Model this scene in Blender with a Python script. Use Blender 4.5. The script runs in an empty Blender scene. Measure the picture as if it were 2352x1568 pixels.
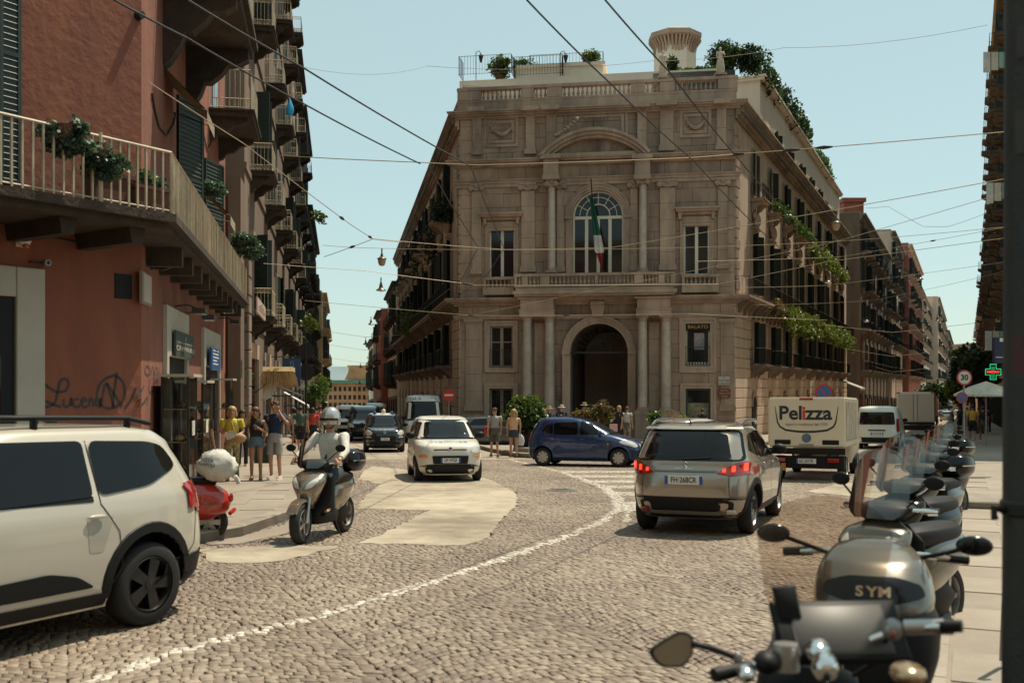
import bpy, bmesh, math, random
import numpy as np
from mathutils import Vector, Matrix
random.seed(11)
SC = bpy.context.scene
COL = SC.collection
PI = math.pi
# picture measures: the photograph is worked in a 2352 x 1568 frame, camera level, lens shifted
F, CX, HY, CZ, GS = 2287.0, 1176.0, 885.0, 1.75, 0.02274
def gz(y): return -GS * y
def GP(px, py):
 y = 4002.0 / (py - 937.0)
 return Vector(((px - CX) * y / F, y, gz(y)))
def PP(px, py, y): return Vector(((px - CX) * y / F, y, CZ + (HY - py) * y / F))
# ---------------------------------------------------------------- camera, sky, sun, exposure
cam = bpy.data.cameras.new('camera'); camo = bpy.data.objects.new('camera', cam); COL.objects.link(camo)
camo.location = (0, 0, CZ); camo.rotation_euler = (PI / 2, 0, 0)
cam.lens = 35; cam.sensor_width = 36; cam.shift_y = 101 / 2352; cam.clip_end = 6000; cam.clip_start = 0.05
cam.dof.use_dof = True; cam.dof.focus_distance = 26; cam.dof.aperture_fstop = 2.6
SC.camera = camo
SUN = Vector((0.300, 0.272, 0.914)).normalized()
w = bpy.data.worlds.new('World'); SC.world = w; w.use_nodes = True
nt = w.node_tree; nt.nodes.clear()
sky = nt.nodes.new('ShaderNodeTexSky'); sky.sky_type = 'NISHITA'; sky.sun_disc = False
sky.sun_elevation = math.asin(SUN.z); sky.sun_rotation = math.atan2(SUN.x, SUN.y)
sky.air_density = 1.0; sky.dust_density = 0.6; sky.ozone_density = 1.6; sky.altitude = 50
hs = nt.nodes.new('ShaderNodeMix'); hs.data_type = 'RGBA'; hs.blend_type = 'MULTIPLY'; hs.inputs[0].default_value = 1
hs.inputs[7].default_value = (1.0, 1.0, 0.9, 1)
bg = nt.nodes.new('ShaderNodeBackground'); bg.inputs[1].default_value = 0.125
wo = nt.nodes.new('ShaderNodeOutputWorld')
hz = nt.nodes.new('ShaderNodeMix'); hz.data_type = 'RGBA'; hz.inputs[0].default_value = 0.62; hz.inputs[7].default_value = (4.35, 5.75, 5.3, 1)
nt.links.new(sky.outputs[0], hs.inputs[6]); nt.links.new(hs.outputs[2], hz.inputs[6]); nt.links.new(hz.outputs[2], bg.inputs[0]); nt.links.new(bg.outputs[0], wo.inputs[0])
sl = bpy.data.lights.new('sun', 'SUN'); so = bpy.data.objects.new('sun', sl); COL.objects.link(so)
sl.energy = 5.0; sl.angle = math.radians(0.5); sl.color = (1.0, 0.885, 0.70)
so.rotation_euler = SUN.to_track_quat('Z', 'Y').to_euler(); so.location = (0, 0, 60)
SC.view_settings.view_transform = 'Standard'; SC.view_settings.look = 'None'
SC.view_settings.exposure = 0.14; SC.view_settings.gamma = 1; SC.view_settings.use_curve_mapping = False
SC.cycles.max_bounces = 6; SC.cycles.diffuse_bounces = 3; SC.cycles.glossy_bounces = 3
SC.cycles.transmission_bounces = 5; SC.cycles.transparent_max_bounces = 6
SC.cycles.caustics_reflective = False; SC.cycles.caustics_refractive = False
# ---------------------------------------------------------------- materials
MATS = {}
def mat(name, col, rough=0.6, metal=0.0, var=0.0, scale=3.0, bump=0.0, bscale=None, spec=0.5, coat=0.0,
  emit=0.0, alpha=1.0, streak=False, col2=None, trans=0.0, sss=0.0):
 if name in MATS: return MATS[name]
 m = bpy.data.materials.new(name); m.use_nodes = True; t = m.node_tree
 b = t.nodes['Principled BSDF']
 b.inputs['Base Color'].default_value = (*col, 1); b.inputs['Roughness'].default_value = rough
 b.inputs['Metallic'].default_value = metal; b.inputs['Specular IOR Level'].default_value = spec
 b.inputs['Coat Weight'].default_value = coat; b.inputs['Coat Roughness'].default_value = 0.04
 b.inputs['Transmission Weight'].default_value = trans; b.inputs['Alpha'].default_value = alpha
 if emit > 0:
  b.inputs['Emission Color'].default_value = (*col, 1); b.inputs['Emission Strength'].default_value = emit
 if var > 0 or bump > 0:
  g = t.nodes.new('ShaderNodeNewGeometry')
  mp = t.nodes.new('ShaderNodeMapping'); mp.inputs['Scale'].default_value = (1, 1, 0.22) if streak else (1, 1, 1)
  t.links.new(g.outputs['Position'], mp.inputs[0])
 if var > 0:
  n = t.nodes.new('ShaderNodeTexNoise'); n.inputs['Scale'].default_value = scale; n.inputs['Detail'].default_value = 7
  n.inputs['Roughness'].default_value = 0.68
  t.links.new(mp.outputs[0], n.inputs['Vector'])
  n2 = t.nodes.new('ShaderNodeTexNoise'); n2.inputs['Scale'].default_value = scale * 0.17; n2.inputs['Detail'].default_value = 3
  t.links.new(mp.outputs[0], n2.inputs['Vector'])
  ad = t.nodes.new('ShaderNodeMath'); ad.operation = 'ADD'
  t.links.new(n.outputs[0], ad.inputs[0]); t.links.new(n2.outputs[0], ad.inputs[1])
  r = t.nodes.new('ShaderNodeMapRange'); r.inputs[1].default_value = 0.72; r.inputs[2].default_value = 1.28
  t.links.new(ad.outputs[0], r.inputs[0])
  mx = t.nodes.new('ShaderNodeMix'); mx.data_type = 'RGBA'
  c2 = col2 or tuple(c * (1 - var) for c in col)
  mx.inputs[6].default_value = (*c2, 1); mx.inputs[7].default_value = (*[min(1, c * (1 + var * 0.45)) for c in col], 1)
  t.links.new(r.outputs[0], mx.inputs[0]); t.links.new(mx.outputs[2], b.inputs['Base Color'])
  if emit > 0: t.links.new(mx.outputs[2], b.inputs['Emission Color'])
 if bump > 0:
  nb = t.nodes.new('ShaderNodeTexNoise'); nb.inputs['Scale'].default_value = bscale or scale * 8; nb.inputs['Detail'].default_value = 5
  t.links.new(g.outputs['Position'], nb.inputs['Vector'])
  bp = t.nodes.new('ShaderNodeBump'); bp.inputs['Strength'].default_value = bump; bp.inputs['Distance'].default_value = 0.02
  t.links.new(nb.outputs[0], bp.inputs['Height']); t.links.new(bp.outputs[0], b.inputs['Normal'])
 MATS[name] = m; return m
def leafmat(name, c1, c2):
 if name in MATS: return MATS[name]
 m = mat(name, c1, 0.45, var=0.01, scale=6, col2=c2); t = m.node_tree
 b = t.nodes['Principled BSDF']
 tr = t.nodes.new('ShaderNodeBsdfTranslucent'); tr.inputs[0].default_value = (c2[0] * 2.4, c2[1] * 2.6, c2[2] * 1.2, 1)
 ms = t.nodes.new('ShaderNodeMixShader'); ms.inputs[0].default_value = 0.35
 t.links.new(b.outputs[0], ms.inputs[1]); t.links.new(tr.outputs[0], ms.inputs[2])
 t.links.new(ms.outputs[0], t.nodes['Material Output'].inputs[0]); return m
stone = mat('stone', (0.375, 0.265, 0.19), 0.85, var=0.6, scale=1.3, bump=0.6, bscale=12, streak=True, col2=(.125, .09, .07))
stone_l = mat('stone_light', (0.455, 0.325, 0.24), 0.8, var=0.5, scale=1.7, bump=0.5, bscale=14, streak=True, col2=(.23, .17, .13))
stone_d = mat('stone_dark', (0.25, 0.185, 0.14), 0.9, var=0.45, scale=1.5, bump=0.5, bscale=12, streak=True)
marble = mat('marble', (0.50, 0.42, 0.34), 0.45, var=0.3, scale=3.5, bump=0.1)
plaster = mat('plaster', (0.62, 0.48, 0.37), 0.9, var=0.28, scale=1.2, bump=0.3, bscale=20, streak=True)
plaster_w = mat('plaster_white', (0.72, 0.64, 0.53), 0.9, var=0.15, scale=0.8, bump=0.2, bscale=20, streak=True)
pink = mat('pink_plaster', (0.23, 0.082, 0.047), 0.92, var=0.5, scale=1.5, bump=0.7, bscale=7, streak=True, col2=(.13, .05, .038))
brown_w = mat('brown_plaster', (0.18, 0.125, 0.088), 0.92, var=0.45, scale=1.1, bump=0.4, bscale=10, streak=True)
ochre = mat('ochre_plaster', (0.55, 0.39, 0.22), 0.9, var=0.3, scale=1.0, bump=0.3, streak=True)
redp = mat('red_plaster', (0.36, 0.12, 0.085), 0.9, var=0.35, scale=1.0, streak=True)
greyp = mat('grey_plaster', (0.27, 0.22, 0.175), 0.9, var=0.4, scale=1.0, bump=0.3, streak=True)
white_st = mat('white_marble', (0.46, 0.43, 0.36), 0.5, var=0.15, scale=2)
shutter = mat('green_shutter', (0.018, 0.032, 0.026), 0.55, var=0.3, scale=3)
iron = mat('iron', (0.018, 0.017, 0.016), 0.55, var=0.3, scale=8)
railp = mat('painted_railing', (0.50, 0.41, 0.28), 0.5, var=0.35, scale=8)
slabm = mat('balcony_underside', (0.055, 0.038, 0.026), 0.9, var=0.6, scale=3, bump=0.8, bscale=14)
dglass = mat('dark_glass', (0.006, 0.007, 0.008), 0.04, spec=0.35)
wglass = mat('window_glass', (0.012, 0.014, 0.015), 0.06, spec=0.4)
wframe = mat('window_frame', (0.70, 0.62, 0.50), 0.5, var=0.1, scale=5)
black = mat('black_plastic', (0.009, 0.009, 0.010), 0.55, spec=.25)
blackg = mat('black_gloss', (0.006, 0.006, 0.007), 0.16, spec=.3, coat=0.25)
rubber = mat('rubber', (0.016, 0.015, 0.014), 0.8, var=0.3, scale=12)
chrome = mat('chrome', (0.75, 0.75, 0.73), 0.15, metal=1)
alloy = mat('alloy', (0.45, 0.44, 0.42), 0.32, metal=0.8)
steel = mat('steel', (0.30, 0.29, 0.27), 0.4, metal=0.7)
wire_m = mat('wire', (0.42, 0.33, 0.21), 0.4, metal=0.3)
white_p = mat('white_paint', (0.68, 0.65, 0.57), 0.3, coat=0.6)
black_p = mat('black_paint', (0.008, 0.011, 0.018), 0.2, coat=1.0)
plate_w = mat('plate_white', (0.72, 0.72, 0.68), 0.4)
plate_b = mat('plate_blue', (0.02, 0.10, 0.32), 0.4)
ink = mat('ink', (0.015, 0.018, 0.03), 0.5)
red_l = mat('red_lens', (0.35, 0.008, 0.006), 0.12, coat=1)
red_on = mat('red_light_on', (1.0, 0.06, 0.02), 0.3, emit=1.3)
amber = mat('amber_lens', (0.75, 0.28, 0.05), 0.15, coat=1)
clearl = mat('clear_lens', (0.62, 0.62, 0.58), 0.08, coat=1, spec=0.8)
leaf_g = leafmat('leaf_green', (0.075, 0.125, 0.022), (0.03, 0.06, 0.012))
leaf_y = leafmat('leaf_yellow', (0.15, 0.17, 0.03), (0.06, 0.08, 0.014))
leaf_d = leafmat('leaf_dark', (0.028, 0.05, 0.018), (0.014, 0.028, 0.012))
leaf_r = leafmat('leaf_red', (0.16, 0.10, 0.045), (0.07, 0.05, 0.02))
leaf_b = leafmat('leaf_bluegreen', (0.10, 0.155, 0.11), (0.04, 0.07, 0.055))
bark = mat('bark', (0.09, 0.065, 0.045), 0.9, var=0.4, scale=10)
straw = mat('straw', (0.55, 0.40, 0.20), 0.8, var=0.3, scale=30)
gold = mat('brass', (0.5, 0.33, 0.1), 0.3, metal=0.9)
# ---------------------------------------------------------------- mesh helper
class MB:
 def __init__(s): s.v = []; s.f = []; s.m = []; s.T = None
 def add(s, vs, fs, mi=0):
  o = len(s.v)
  if s.T is not None: vs = [s.T @ Vector(p) for p in vs]
  s.v.extend([tuple(p) for p in vs]); s.f.extend([tuple(i + o for i in q) for q in fs]); s.m.extend([mi] * len(fs)); return s
 def box(s, x0, x1, y0, y1, z0, z1, mi=0):
  return s.add([(x0, y0, z0), (x1, y0, z0), (x1, y1, z0), (x0, y1, z0), (x0, y0, z1), (x1, y0, z1), (x1, y1, z1), (x0, y1, z1)],
    [(0, 3, 2, 1), (4, 5, 6, 7), (0, 1, 5, 4), (1, 2, 6, 5), (2, 3, 7, 6), (3, 0, 4, 7)], mi)
 def bbox(s, x0, x1, y0, y1, z0, z1, b=0.01, mi=0):   # box with chamfered long outline on its front (min y) face
  return s.add([(x0, y1, z0), (x1, y1, z0), (x1, y1, z1), (x0, y1, z1), (x0, y0 + b, z0), (x1, y0 + b, z0), (x1, y0 + b, z1), (x0, y0 + b, z1),
    (x0 + b, y0, z0 + b), (x1 - b, y0, z0 + b), (x1 - b, y0, z1 - b), (x0 + b, y0, z1 - b)],
    [(3, 2, 1, 0), (0, 1, 5, 4), (1, 2, 6, 5), (2, 3, 7, 6), (3, 0, 4, 7), (4, 5, 9, 8), (5, 6, 10, 9), (6, 7, 11, 10), (7, 4, 8, 11), (8, 9, 10, 11)], mi)
 def tube(s, pts, r, n=8, mi=0, closed=False, caps=True):
  pts = [Vector(p) for p in pts]; k = len(pts)
  rs = r if isinstance(r, (list, tuple)) else [r] * k
  vs = []; up = Vector((0, 0, 1)); prev = None
  for i, p in enumerate(pts):
   if closed: d = (pts[(i + 1) % k] - pts[i - 1])
   else: d = (pts[min(i + 1, k - 1)] - pts[max(i - 1, 0)])
   if d.length < 1e-9: d = Vector((0, 0, 1))
   d.normalize()
   if prev is None:
    a = d.cross(up)
    if a.length < 0.05: a = d.cross(Vector((1, 0, 0)))
   else: a = prev - d * prev.dot(d)
   a.normalize(); prev = a; b = d.cross(a)
   for j in range(n):
    t = 2 * PI * j / n
    vs.append(p + (a * math.cos(t) + b * math.sin(t)) * rs[i])
  fs = []
  for i in range(k if closed else k - 1):
   for j in range(n):
    i2 = (i + 1) % k
    fs.append((i * n + j, i * n + (j + 1) % n, i2 * n + (j + 1) % n, i2 * n + j))
  if caps and not closed: fs.append(tuple(range(n))[::-1]); fs.append(tuple(range((k - 1) * n, k * n)))
  return s.add(vs, fs, mi)
 def lathe(s, prof, n=12, c=(0, 0, 0), mi=0, axis='z', a0=0, a1=2 * PI, cap=True):
  vs = []; full = abs(a1 - a0 - 2 * PI) < 1e-6; m = n if full else n + 1
  for (r, z) in prof:
   for j in range(m):
    t = a0 + (a1 - a0) * j / n; x, y = r * math.cos(t), r * math.sin(t)
    q = (x, y, z) if axis == 'z' else ((x, z, y) if axis == 'y' else (z, x, y))
    vs.append((q[0] + c[0], q[1] + c[1], q[2] + c[2]))
  fs = []
  for i in range(len(prof) - 1):
   for j in range(n if full else n):
    j2 = (j + 1) % m
    if not full and j == n: continue
    q = (i * m + j, i * m + j2, (i + 1) * m + j2, (i + 1) * m + j)
    fs.append(q if axis != 'y' else q[::-1])
  if cap and full:
   if prof[0][0] > 1e-5: fs.append(tuple(range(m))[::-1])
   if prof[-1][0] > 1e-5: fs.append(tuple(range((len(prof) - 1) * m, len(prof) * m)))
  return s.add(vs, fs, mi)
 def ell(s, c, r, n=10, k=7, mi=0, rot=None):
  vs = []
  for i in range(k + 1):
   a = PI * i / k
   for j in range(n):
    t = 2 * PI * j / n
    p = Vector((r[0] * math.sin(a) * math.cos(t), r[1] * math.sin(a) * math.sin(t), r[2] * math.cos(a)))
    if rot is not None: p = rot @ p
    vs.append(Vector(c) + p)
  fs = [(i * n + j, (i + 1) * n + j, (i + 1) * n + (j + 1) % n, i * n + (j + 1) % n) for i in range(k) for j in range(n)]
  return s.add(vs, fs, mi)
 def prism(s, poly, y0, y1, mi=0):      # polygon in x,z extruded along y
  n = len(poly)
  vs = [(p[0], y0, p[1]) for p in poly] + [(p[0], y1, p[1]) for p in poly]
  fs = [tuple(range(n)), tuple(range(n, 2 * n))[::-1]] + [(i, i + n, (i + 1) % n + n, (i + 1) % n) for i in range(n)]
  return s.add(vs, fs, mi)
 def flat(s, poly, z0, z1, mi=0):       # polygon in x,y extruded along z
  n = len(poly)
  vs = [(p[0], p[1], z0) for p in poly] + [(p[0], p[1], z1) for p in poly]
  fs = [tuple(range(n))[::-1], tuple(range(n, 2 * n))] + [(i, (i + 1) % n, (i + 1) % n + n, i + n) for i in range(n)]
  return s.add(vs, fs, mi)
 def arch(s, cx, cz, r0, r1, y0, y1, n=24, a0=0, a1=PI, mi=0):
  vs = []
  for i in range(n + 1):
   a = a0 + (a1 - a0) * i / n; c, q = math.cos(a), math.sin(a)
   vs += [(cx + r0 * c, y0, cz + r0 * q), (cx + r1 * c, y0, cz + r1 * q), (cx + r1 * c, y1, cz + r1 * q), (cx + r0 * c, y1, cz + r0 * q)]
  fs = []
  for i in range(n):
   for j in range(4):
    fs.append((i * 4 + j, i * 4 + (j + 1) % 4, i * 4 + 4 + (j + 1) % 4, i * 4 + 4 + j))
  fs += [(0, 3, 2, 1), (n * 4, n * 4 + 1, n * 4 + 2, n * 4 + 3)]
  return s.add(vs, fs, mi)
 def mesh(s, name, mats, smooth=None):
  me = bpy.data.meshes.new(name); me.from_pydata(s.v, [], s.f)
  for m in (mats if isinstance(mats, (list, tuple)) else [mats]): me.materials.append(m)
  if any(s.m): me.polygons.foreach_set('material_index', s.m)
  if smooth is not None:
   me.polygons.foreach_set('use_smooth', [True] * len(me.polygons)); me.update()
   me.set_sharp_from_angle(angle=math.radians(smooth))
  me.update(); return me
 def build(s, name, mats, parent=None, M=None, smooth=None, **kw):
  return put(name, s.mesh(name, mats, smooth), parent, M, **kw)
WM = {}
TS = bpy.data.scenes.new('workbench')
def evaluate(o):
 """mesh of an object with its modifiers applied, worked out in a scene of its own"""
 with bpy.context.temp_override(scene=TS, view_layer=TS.view_layers[0]):
  dg = bpy.context.evaluated_depsgraph_get()
  return bpy.data.meshes.new_from_object(o.evaluated_get(dg))
def put(name, data, parent=None, M=None, label=None, cat=None, group=None, kind=None):
 """link one object; M is its world matrix (identity or the parent's matrix when left out)"""
 o = bpy.data.objects.new(name, data); COL.objects.link(o)
 if M is None: M = WM[parent.name] if parent is not None else Matrix()
 if parent is not None:
  o.parent = parent; o.matrix_local = WM[parent.name].inverted() @ M
 else: o.matrix_world = M
 WM[o.name] = M.copy()
 if label: o['label'] = label
 if cat: o['category'] = cat
 if group: o['group'] = group
 if kind: o['kind'] = kind
 return o
def thing(name, label, cat, M=None, group=None):
 return put(name, None, None, M or Matrix(), label, cat, group)
def GM(x, y, rz=0.0, dz=0.0, tilt=True):
 R = Matrix.Rotation(-math.atan(GS), 4, 'X') if tilt else Matrix()
 return Matrix.Translation((x, y, gz(y) + dz)) @ R @ Matrix.Rotation(rz, 4, 'Z')
def T(x, y, z): return Matrix.Translation((x, y, z))
def clone(root, M, label=None, group=None):
 kids = [k for k in root.children]
 c = root.copy(); COL.objects.link(c); c.matrix_world = M; WM[c.name] = M.copy()
 if label: c['label'] = label
 if group: c['group'] = group
 for k in kids:
  d = k.copy(); COL.objects.link(d); d.parent = c; WM[d.name] = M @ k.matrix_local
  for g in k.children:
   e = g.copy(); COL.objects.link(e); e.parent = d
 return c
def text(s, size, m, parent, M, name='lettering', ext=0.002, align='CENTER', sx=1.0, bold=0.0, shear=0.0):
 cu = bpy.data.curves.new(name, 'FONT'); cu.body = s; cu.size = size; cu.extrude = ext; cu.align_x = align; cu.align_y = 'CENTER'
 cu.resolution_u = 3; cu.offset = bold; cu.shear = shear
 o = bpy.data.objects.new('tmp', cu); TS.collection.objects.link(o)
 me = evaluate(o)
 bpy.data.objects.remove(o); me.materials.clear(); me.materials.append(m)
 R = Matrix.Rotation(PI / 2, 4, 'X') @ Matrix.Diagonal((sx, 1, 1, 1))
 me.transform(R)      # stands upright, reads from -y
 return put(name, me, parent, M)
class Wall:
 """vertical wall plane: u runs along it, local -y faces out of it"""
 def __init__(s, p, q):
  s.p = Vector((p[0], p[1], 0)); d = Vector((q[0] - p[0], q[1] - p[1], 0)); s.L = d.length; d.normalize(); s.d = d
  s.M = Matrix(((d.x, -d.y, 0, p[0]), (d.y, d.x, 0, p[1]), (0, 0, 1, 0), (0, 0, 0, 1)))
 def u(s, px):
  k = (px - CX) / F
  return (k * s.p.y - s.p.x) / (s.d.x - k * s.d.y)
 def Y(s, px): return s.p.y + s.d.y * s.u(px)
 def z(s, px, py): return CZ + (HY - py) * s.Y(px) / F
 def at(s, u, y=0, z=0): return s.M @ T(u, y, z)
def leaves(mb, c, r, n, size, mi=0, seed=0, shell=0.35, droop=0.0):
 rnd = random.Random(seed); c = Vector(c)
 for i in range(n):
  while True:
   p = Vector((rnd.uniform(-1, 1), rnd.uniform(-1, 1), rnd.uniform(-1, 1)))
   if shell < p.length < 1: break
  q = c + Vector((p.x * r[0], p.y * r[1], p.z * r[2]))
  a = Vector((rnd.gauss(0, 1), rnd.gauss(0, 1), rnd.gauss(0, 0.7) - droop)).normalized()
  b = a.cross(Vector((rnd.gauss(0, 1), rnd.gauss(0, 1), rnd.gauss(0, 1)))).normalized()
  L = size * rnd.uniform(0.6, 1.35); w_ = L * 0.42
  mb.add([q, q + a * L * 0.5 + b * w_, q + a * L, q + a * L * 0.5 - b * w_], [(0, 1, 2, 3)], mi)
def foliage(mb, c, r, clumps, per, size, seed=0, mi=0, lump=0.4, droop=0.0):
 rnd = random.Random(seed)
 for k in range(clumps):
  while True:
   p = Vector((rnd.uniform(-1, 1), rnd.uniform(-1, 1), rnd.uniform(-1, 1)))
   if p.length < 1: break
  q = (c[0] + p.x * r[0] * 0.8, c[1] + p.y * r[1] * 0.8, c[2] + p.z * r[2] * 0.8)
  f = lump * rnd.uniform(0.7, 1.3); m_ = min(r)
  leaves(mb, q, (max(r[0], m_) * f, max(r[1], m_) * f, max(r[2], m_) * f), per, size, mi, seed * 97 + k, 0.2, droop)
# ================================================================= GROUND
def inpoly(x, y, poly):
 x = np.asarray(x); y = np.asarray(y); r = np.zeros(x.shape, bool); n = len(poly); j = n - 1
 for i in range(n):
  xi, yi = poly[i][0], poly[i][1]; xj, yj = poly[j][0], poly[j][1]
  with np.errstate(divide='ignore', invalid='ignore'):
   c = ((yi > y) != (yj > y)) & (x < (xj - xi) * (y - yi) / ((yj - yi) if yj != yi else 1e-9) + xi)
  r ^= c; j = i
 return r
def polydist(x, y, pl):
 d = np.full(np.shape(x), 1e9)
 for i in range(len(pl) - 1):
  ax, ay, bx, by = pl[i][0], pl[i][1], pl[i + 1][0], pl[i + 1][1]; L = (bx - ax) ** 2 + (by - ay) ** 2 + 1e-9
  t = np.clip(((x - ax) * (bx - ax) + (y - ay) * (by - ay)) / L, 0, 1)
  d = np.minimum(d, np.hypot(x - ax - t * (bx - ax), y - ay - t * (by - ay)))
 return d
bed = mat('road_bed', (0.075, 0.058, 0.042), 0.95, var=0.55, scale=4, bump=0.6, bscale=60)
farcob = mat('far_cobbles', (0.36, 0.30, 0.235), 0.85, var=0.45, scale=5, bump=0.6, bscale=9)
asph = mat('worn_asphalt', (0.42, 0.365, 0.28), 0.9, var=0.42, scale=2.2, bump=0.4, bscale=55, col2=(.22, .18, .13))
pavm = mat('pavement', (0.29, 0.245, 0.195), 0.85, var=0.25, scale=1.3, bump=0.25, bscale=40)
pavm2 = mat('pavement_slab', (0.31, 0.265, 0.21), 0.8, var=0.28, scale=1.7, bump=0.25, bscale=45)
kerbm = mat('kerb_stone', (0.30, 0.255, 0.205), 0.8, var=0.35, scale=3, bump=0.4, bscale=30)
paintm = mat('road_paint', (0.60, 0.57, 0.50), 0.8, var=0.5, scale=9, col2=(0.36, 0.31, 0.25))
mb = MB()
ys = [-40, 0, 33.9, 3000]
for i, (a, b) in enumerate(zip(ys[:-1], ys[1:])):
 mb.add([(-1500, a, gz(a) - .03), (1500, a, gz(a) - .03), (1500, b, gz(b) - .03), (-1500, b, gz(b) - .03)], [(0, 1, 2, 3)], 0)
mb.build('ground', [bed], kind='structure')
KL = [GP(*p) for p in [(-900, 1262), (300, 1262), (455, 1250), (560, 1230), (660, 1194), (722, 1152), (750, 1085), (765, 1020), (774, 985), (781, 965)]]
KR0 = GP(2090, 1568); KRd = Vector((0.4153, 0.9097, 0))
def KR(y): return (KR0.x + (y - KR0.y) * 0.4565, y)
ROAD = [(p.x, p.y) for p in KL] + [(18, 160), (60, 160), KR(140), KR(5.0), (-6, 5.0), (-9, 8)]
P1 = [GP(*p) for p in [(900, 1216), (985, 1172), (820, 1168), (838, 1140), (875, 1112), (822, 1100), (838, 1078), (857, 1070), (1123, 1100), (1160, 1118), (1186, 1132), (1187, 1160), (1150, 1195), (1118, 1235), (1075, 1251), (1030, 1254), (950, 1250), (825, 1248)]]
P2 = [GP(*p) for p in [(455, 1262), (560, 1256), (680, 1252), (780, 1256), (700, 1276), (640, 1289), (560, 1294), (480, 1290)]]
P3 = [GP(*p) for p in [(1935, 1108), (2090, 1112), (2120, 1135), (2080, 1150), (1850, 1130)]]
P4 = [GP(*p) for p in [(470, 1246), (560, 1232), (655, 1204), (720, 1162), (748, 1172), (700, 1204), (640, 1232), (560, 1248), (480, 1252)]]
PATCH = [P1, P2, P3, P4]
LINE = [GP(*p) for p in [(120, 1600), (380, 1502), (545, 1458), (700, 1424), (830, 1386), (1000, 1332), (1150, 1284), (1290, 1236), (1385, 1196), (1420, 1168), (1412, 1142), (1376, 1114), (1300, 1086), (1205, 1063), (1160, 1052)]]
LINE2 = [GP(*p) for p in [(1440, 1196), (1440, 1170), (1428, 1146), (1392, 1118), (1320, 1092)]]
PAL_A = (-2.96, 55.9); PAL_B = (12.02, 53.5)
PSW = [GP(*p) for p in [(1000, 1003), (1050, 1016), (1120, 1036), (1185, 1050), (1250, 1053), (1330, 1053), (1500, 1046), (1700, 1031), (1752, 1024), (1775, 1018)]]
PSWp = [(p.x, p.y) for p in PSW] + [(PSW[-1].x + 45, PSW[-1].y + 98.6), (30, 150), (-6, 150), (PSW[0].x - .169 * 80, PSW[0].y + 80)]
road = mb = MB()
ring = [(-60, -20), (60, -20), (60, 160), (-60, 160)]
# the worked surface below the stones and the flat far carriageway
mb.add([(-60, 33.9, gz(33.9) - .006), (120, 33.9, gz(33.9) - .006), (160, 260, gz(260) - .006), (-120, 260, gz(260) - .006)], [(0, 1, 2, 3)], 0)
road = mb.build('road', [farcob], kind='structure')
def sheet(name, poly, h, m, parent=None, th=0.03, kind=None):
 b = MB(); n = len(poly)
 b.add([(p[0], p[1], gz(p[1]) + h) for p in poly] + [(p[0], p[1], gz(p[1]) + h - th) for p in poly],
   [tuple(range(n))] + [(i, i + n, (i + 1) % n + n, (i + 1) % n) for i in range(n)])
 me = b.mesh(name, m)
 bm = bmesh.new(); bm.from_mesh(me); bmesh.ops.recalc_face_normals(bm, faces=bm.faces)
 bmesh.ops.triangulate(bm, faces=[f for f in bm.faces if len(f.verts) > 4]); bm.to_mesh(me); bm.free()
 return put(name, me, parent, None, kind=kind)
for i, pp in enumerate(PATCH):
 # wobbly outline of the tar patches
 q = []; n = len(pp)
 for k in range(n):
  a, b = pp[k], pp[(k + 1) % n]; m_ = max(2, int((b - a).length / 0.14))
  for t in range(m_):
   s_ = a.lerp(b, t / m_); q.append((s_.x + random.uniform(-.035, .035), s_.y + random.uniform(-.05, .05)))
 sheet('asphalt_patch', q, 0.008, asph if i != 3 else pavm, road)
# ---- stone setts: arcs of small blocks, each with its own top, tilt and joints
def setts(y0, y1):
 W_, pitch = 1.9, 0.088
 rnd = np.random.RandomState(5)
 out = []
 ca, sa = math.cos(0.42), math.sin(0.42)      # fans lie a little askew of the street
 for ci in range(-22, 26):
  for rj in range(-85, 630):
   v0 = rj * pitch
   # quick reject of whole rows by their middle
   uc = (ci + .5) * W_
   xm, ym = uc * ca - v0 * sa, uc * sa + v0 * ca
   if ym < y0 - 1.2 or ym > y1 + 1.2 or xm < -9 or xm > 20 or xm < -.56 * ym - 1.4 or xm > .56 * ym + 1.4: continue
   t = 0.0
   while t < W_:
    wd = rnd.uniform(.055, .105)
    t1 = t + wd
    if W_ - t1 < .06: t1 = W_
    if True: out.append((ci * W_ + t, ci * W_ + t1, v0, rnd.uniform(0, 1, 9)))
    t = t1
 U0 = np.array([o[0] for o in out]); U1 = np.array([o[1] for o in out]); V0 = np.array([o[2] for o in out]); R = np.array([o[3] for o in out])
 g = 0.0028 + 0.010 * R[:, 0] ** 4
 def bulge(u): return 0.38 * np.abs(np.cos(PI * (u / W_ - .5)))
 pts = []
 for (uu, dv, k) in ((U0 + g, 0, 1), (U1 - g * .6, 0, 2), (U1 - g * .6, 1, 3), (U0 + g, 1, 4)):
  jit = (R[:, k] - .5) * .017
  v = V0 + bulge(uu) + (dv * pitch - (g * .8 if dv else -g * .8)) + jit
  u = uu + (R[:, k + 4] - .5) * .022
  pts.append((u * ca - v * sa, u * sa + v * ca))
 px = np.stack([p[0] for p in pts], 1); py = np.stack([p[1] for p in pts], 1)
 cx, cy = px.mean(1), py.mean(1)
 ok = (cy > y0) & (cy < y1) & inpoly(cx, cy, ROAD) & ~inpoly(cx, cy, PSWp)
 for pp in PATCH: ok &= ~inpoly(cx, cy, [(p.x, p.y) for p in pp])
 ok &= (cx > -.53 * cy - .3) & (cx < .53 * cy + .3)
 return px[ok], py[ok], R[ok]
sx_, sy_, sr_ = setts(6.1, 34.0)
cx_, cy_ = sx_.mean(1), sy_.mean(1)
dl = np.minimum(polydist(cx_, cy_, LINE) + 0.0, polydist(cx_, cy_, LINE2) + .02)
paint = np.where(dl < .045 + .05 * sr_[:, 2], 1.0, 0.0) * (sr_[:, 3] > .08)
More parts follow.
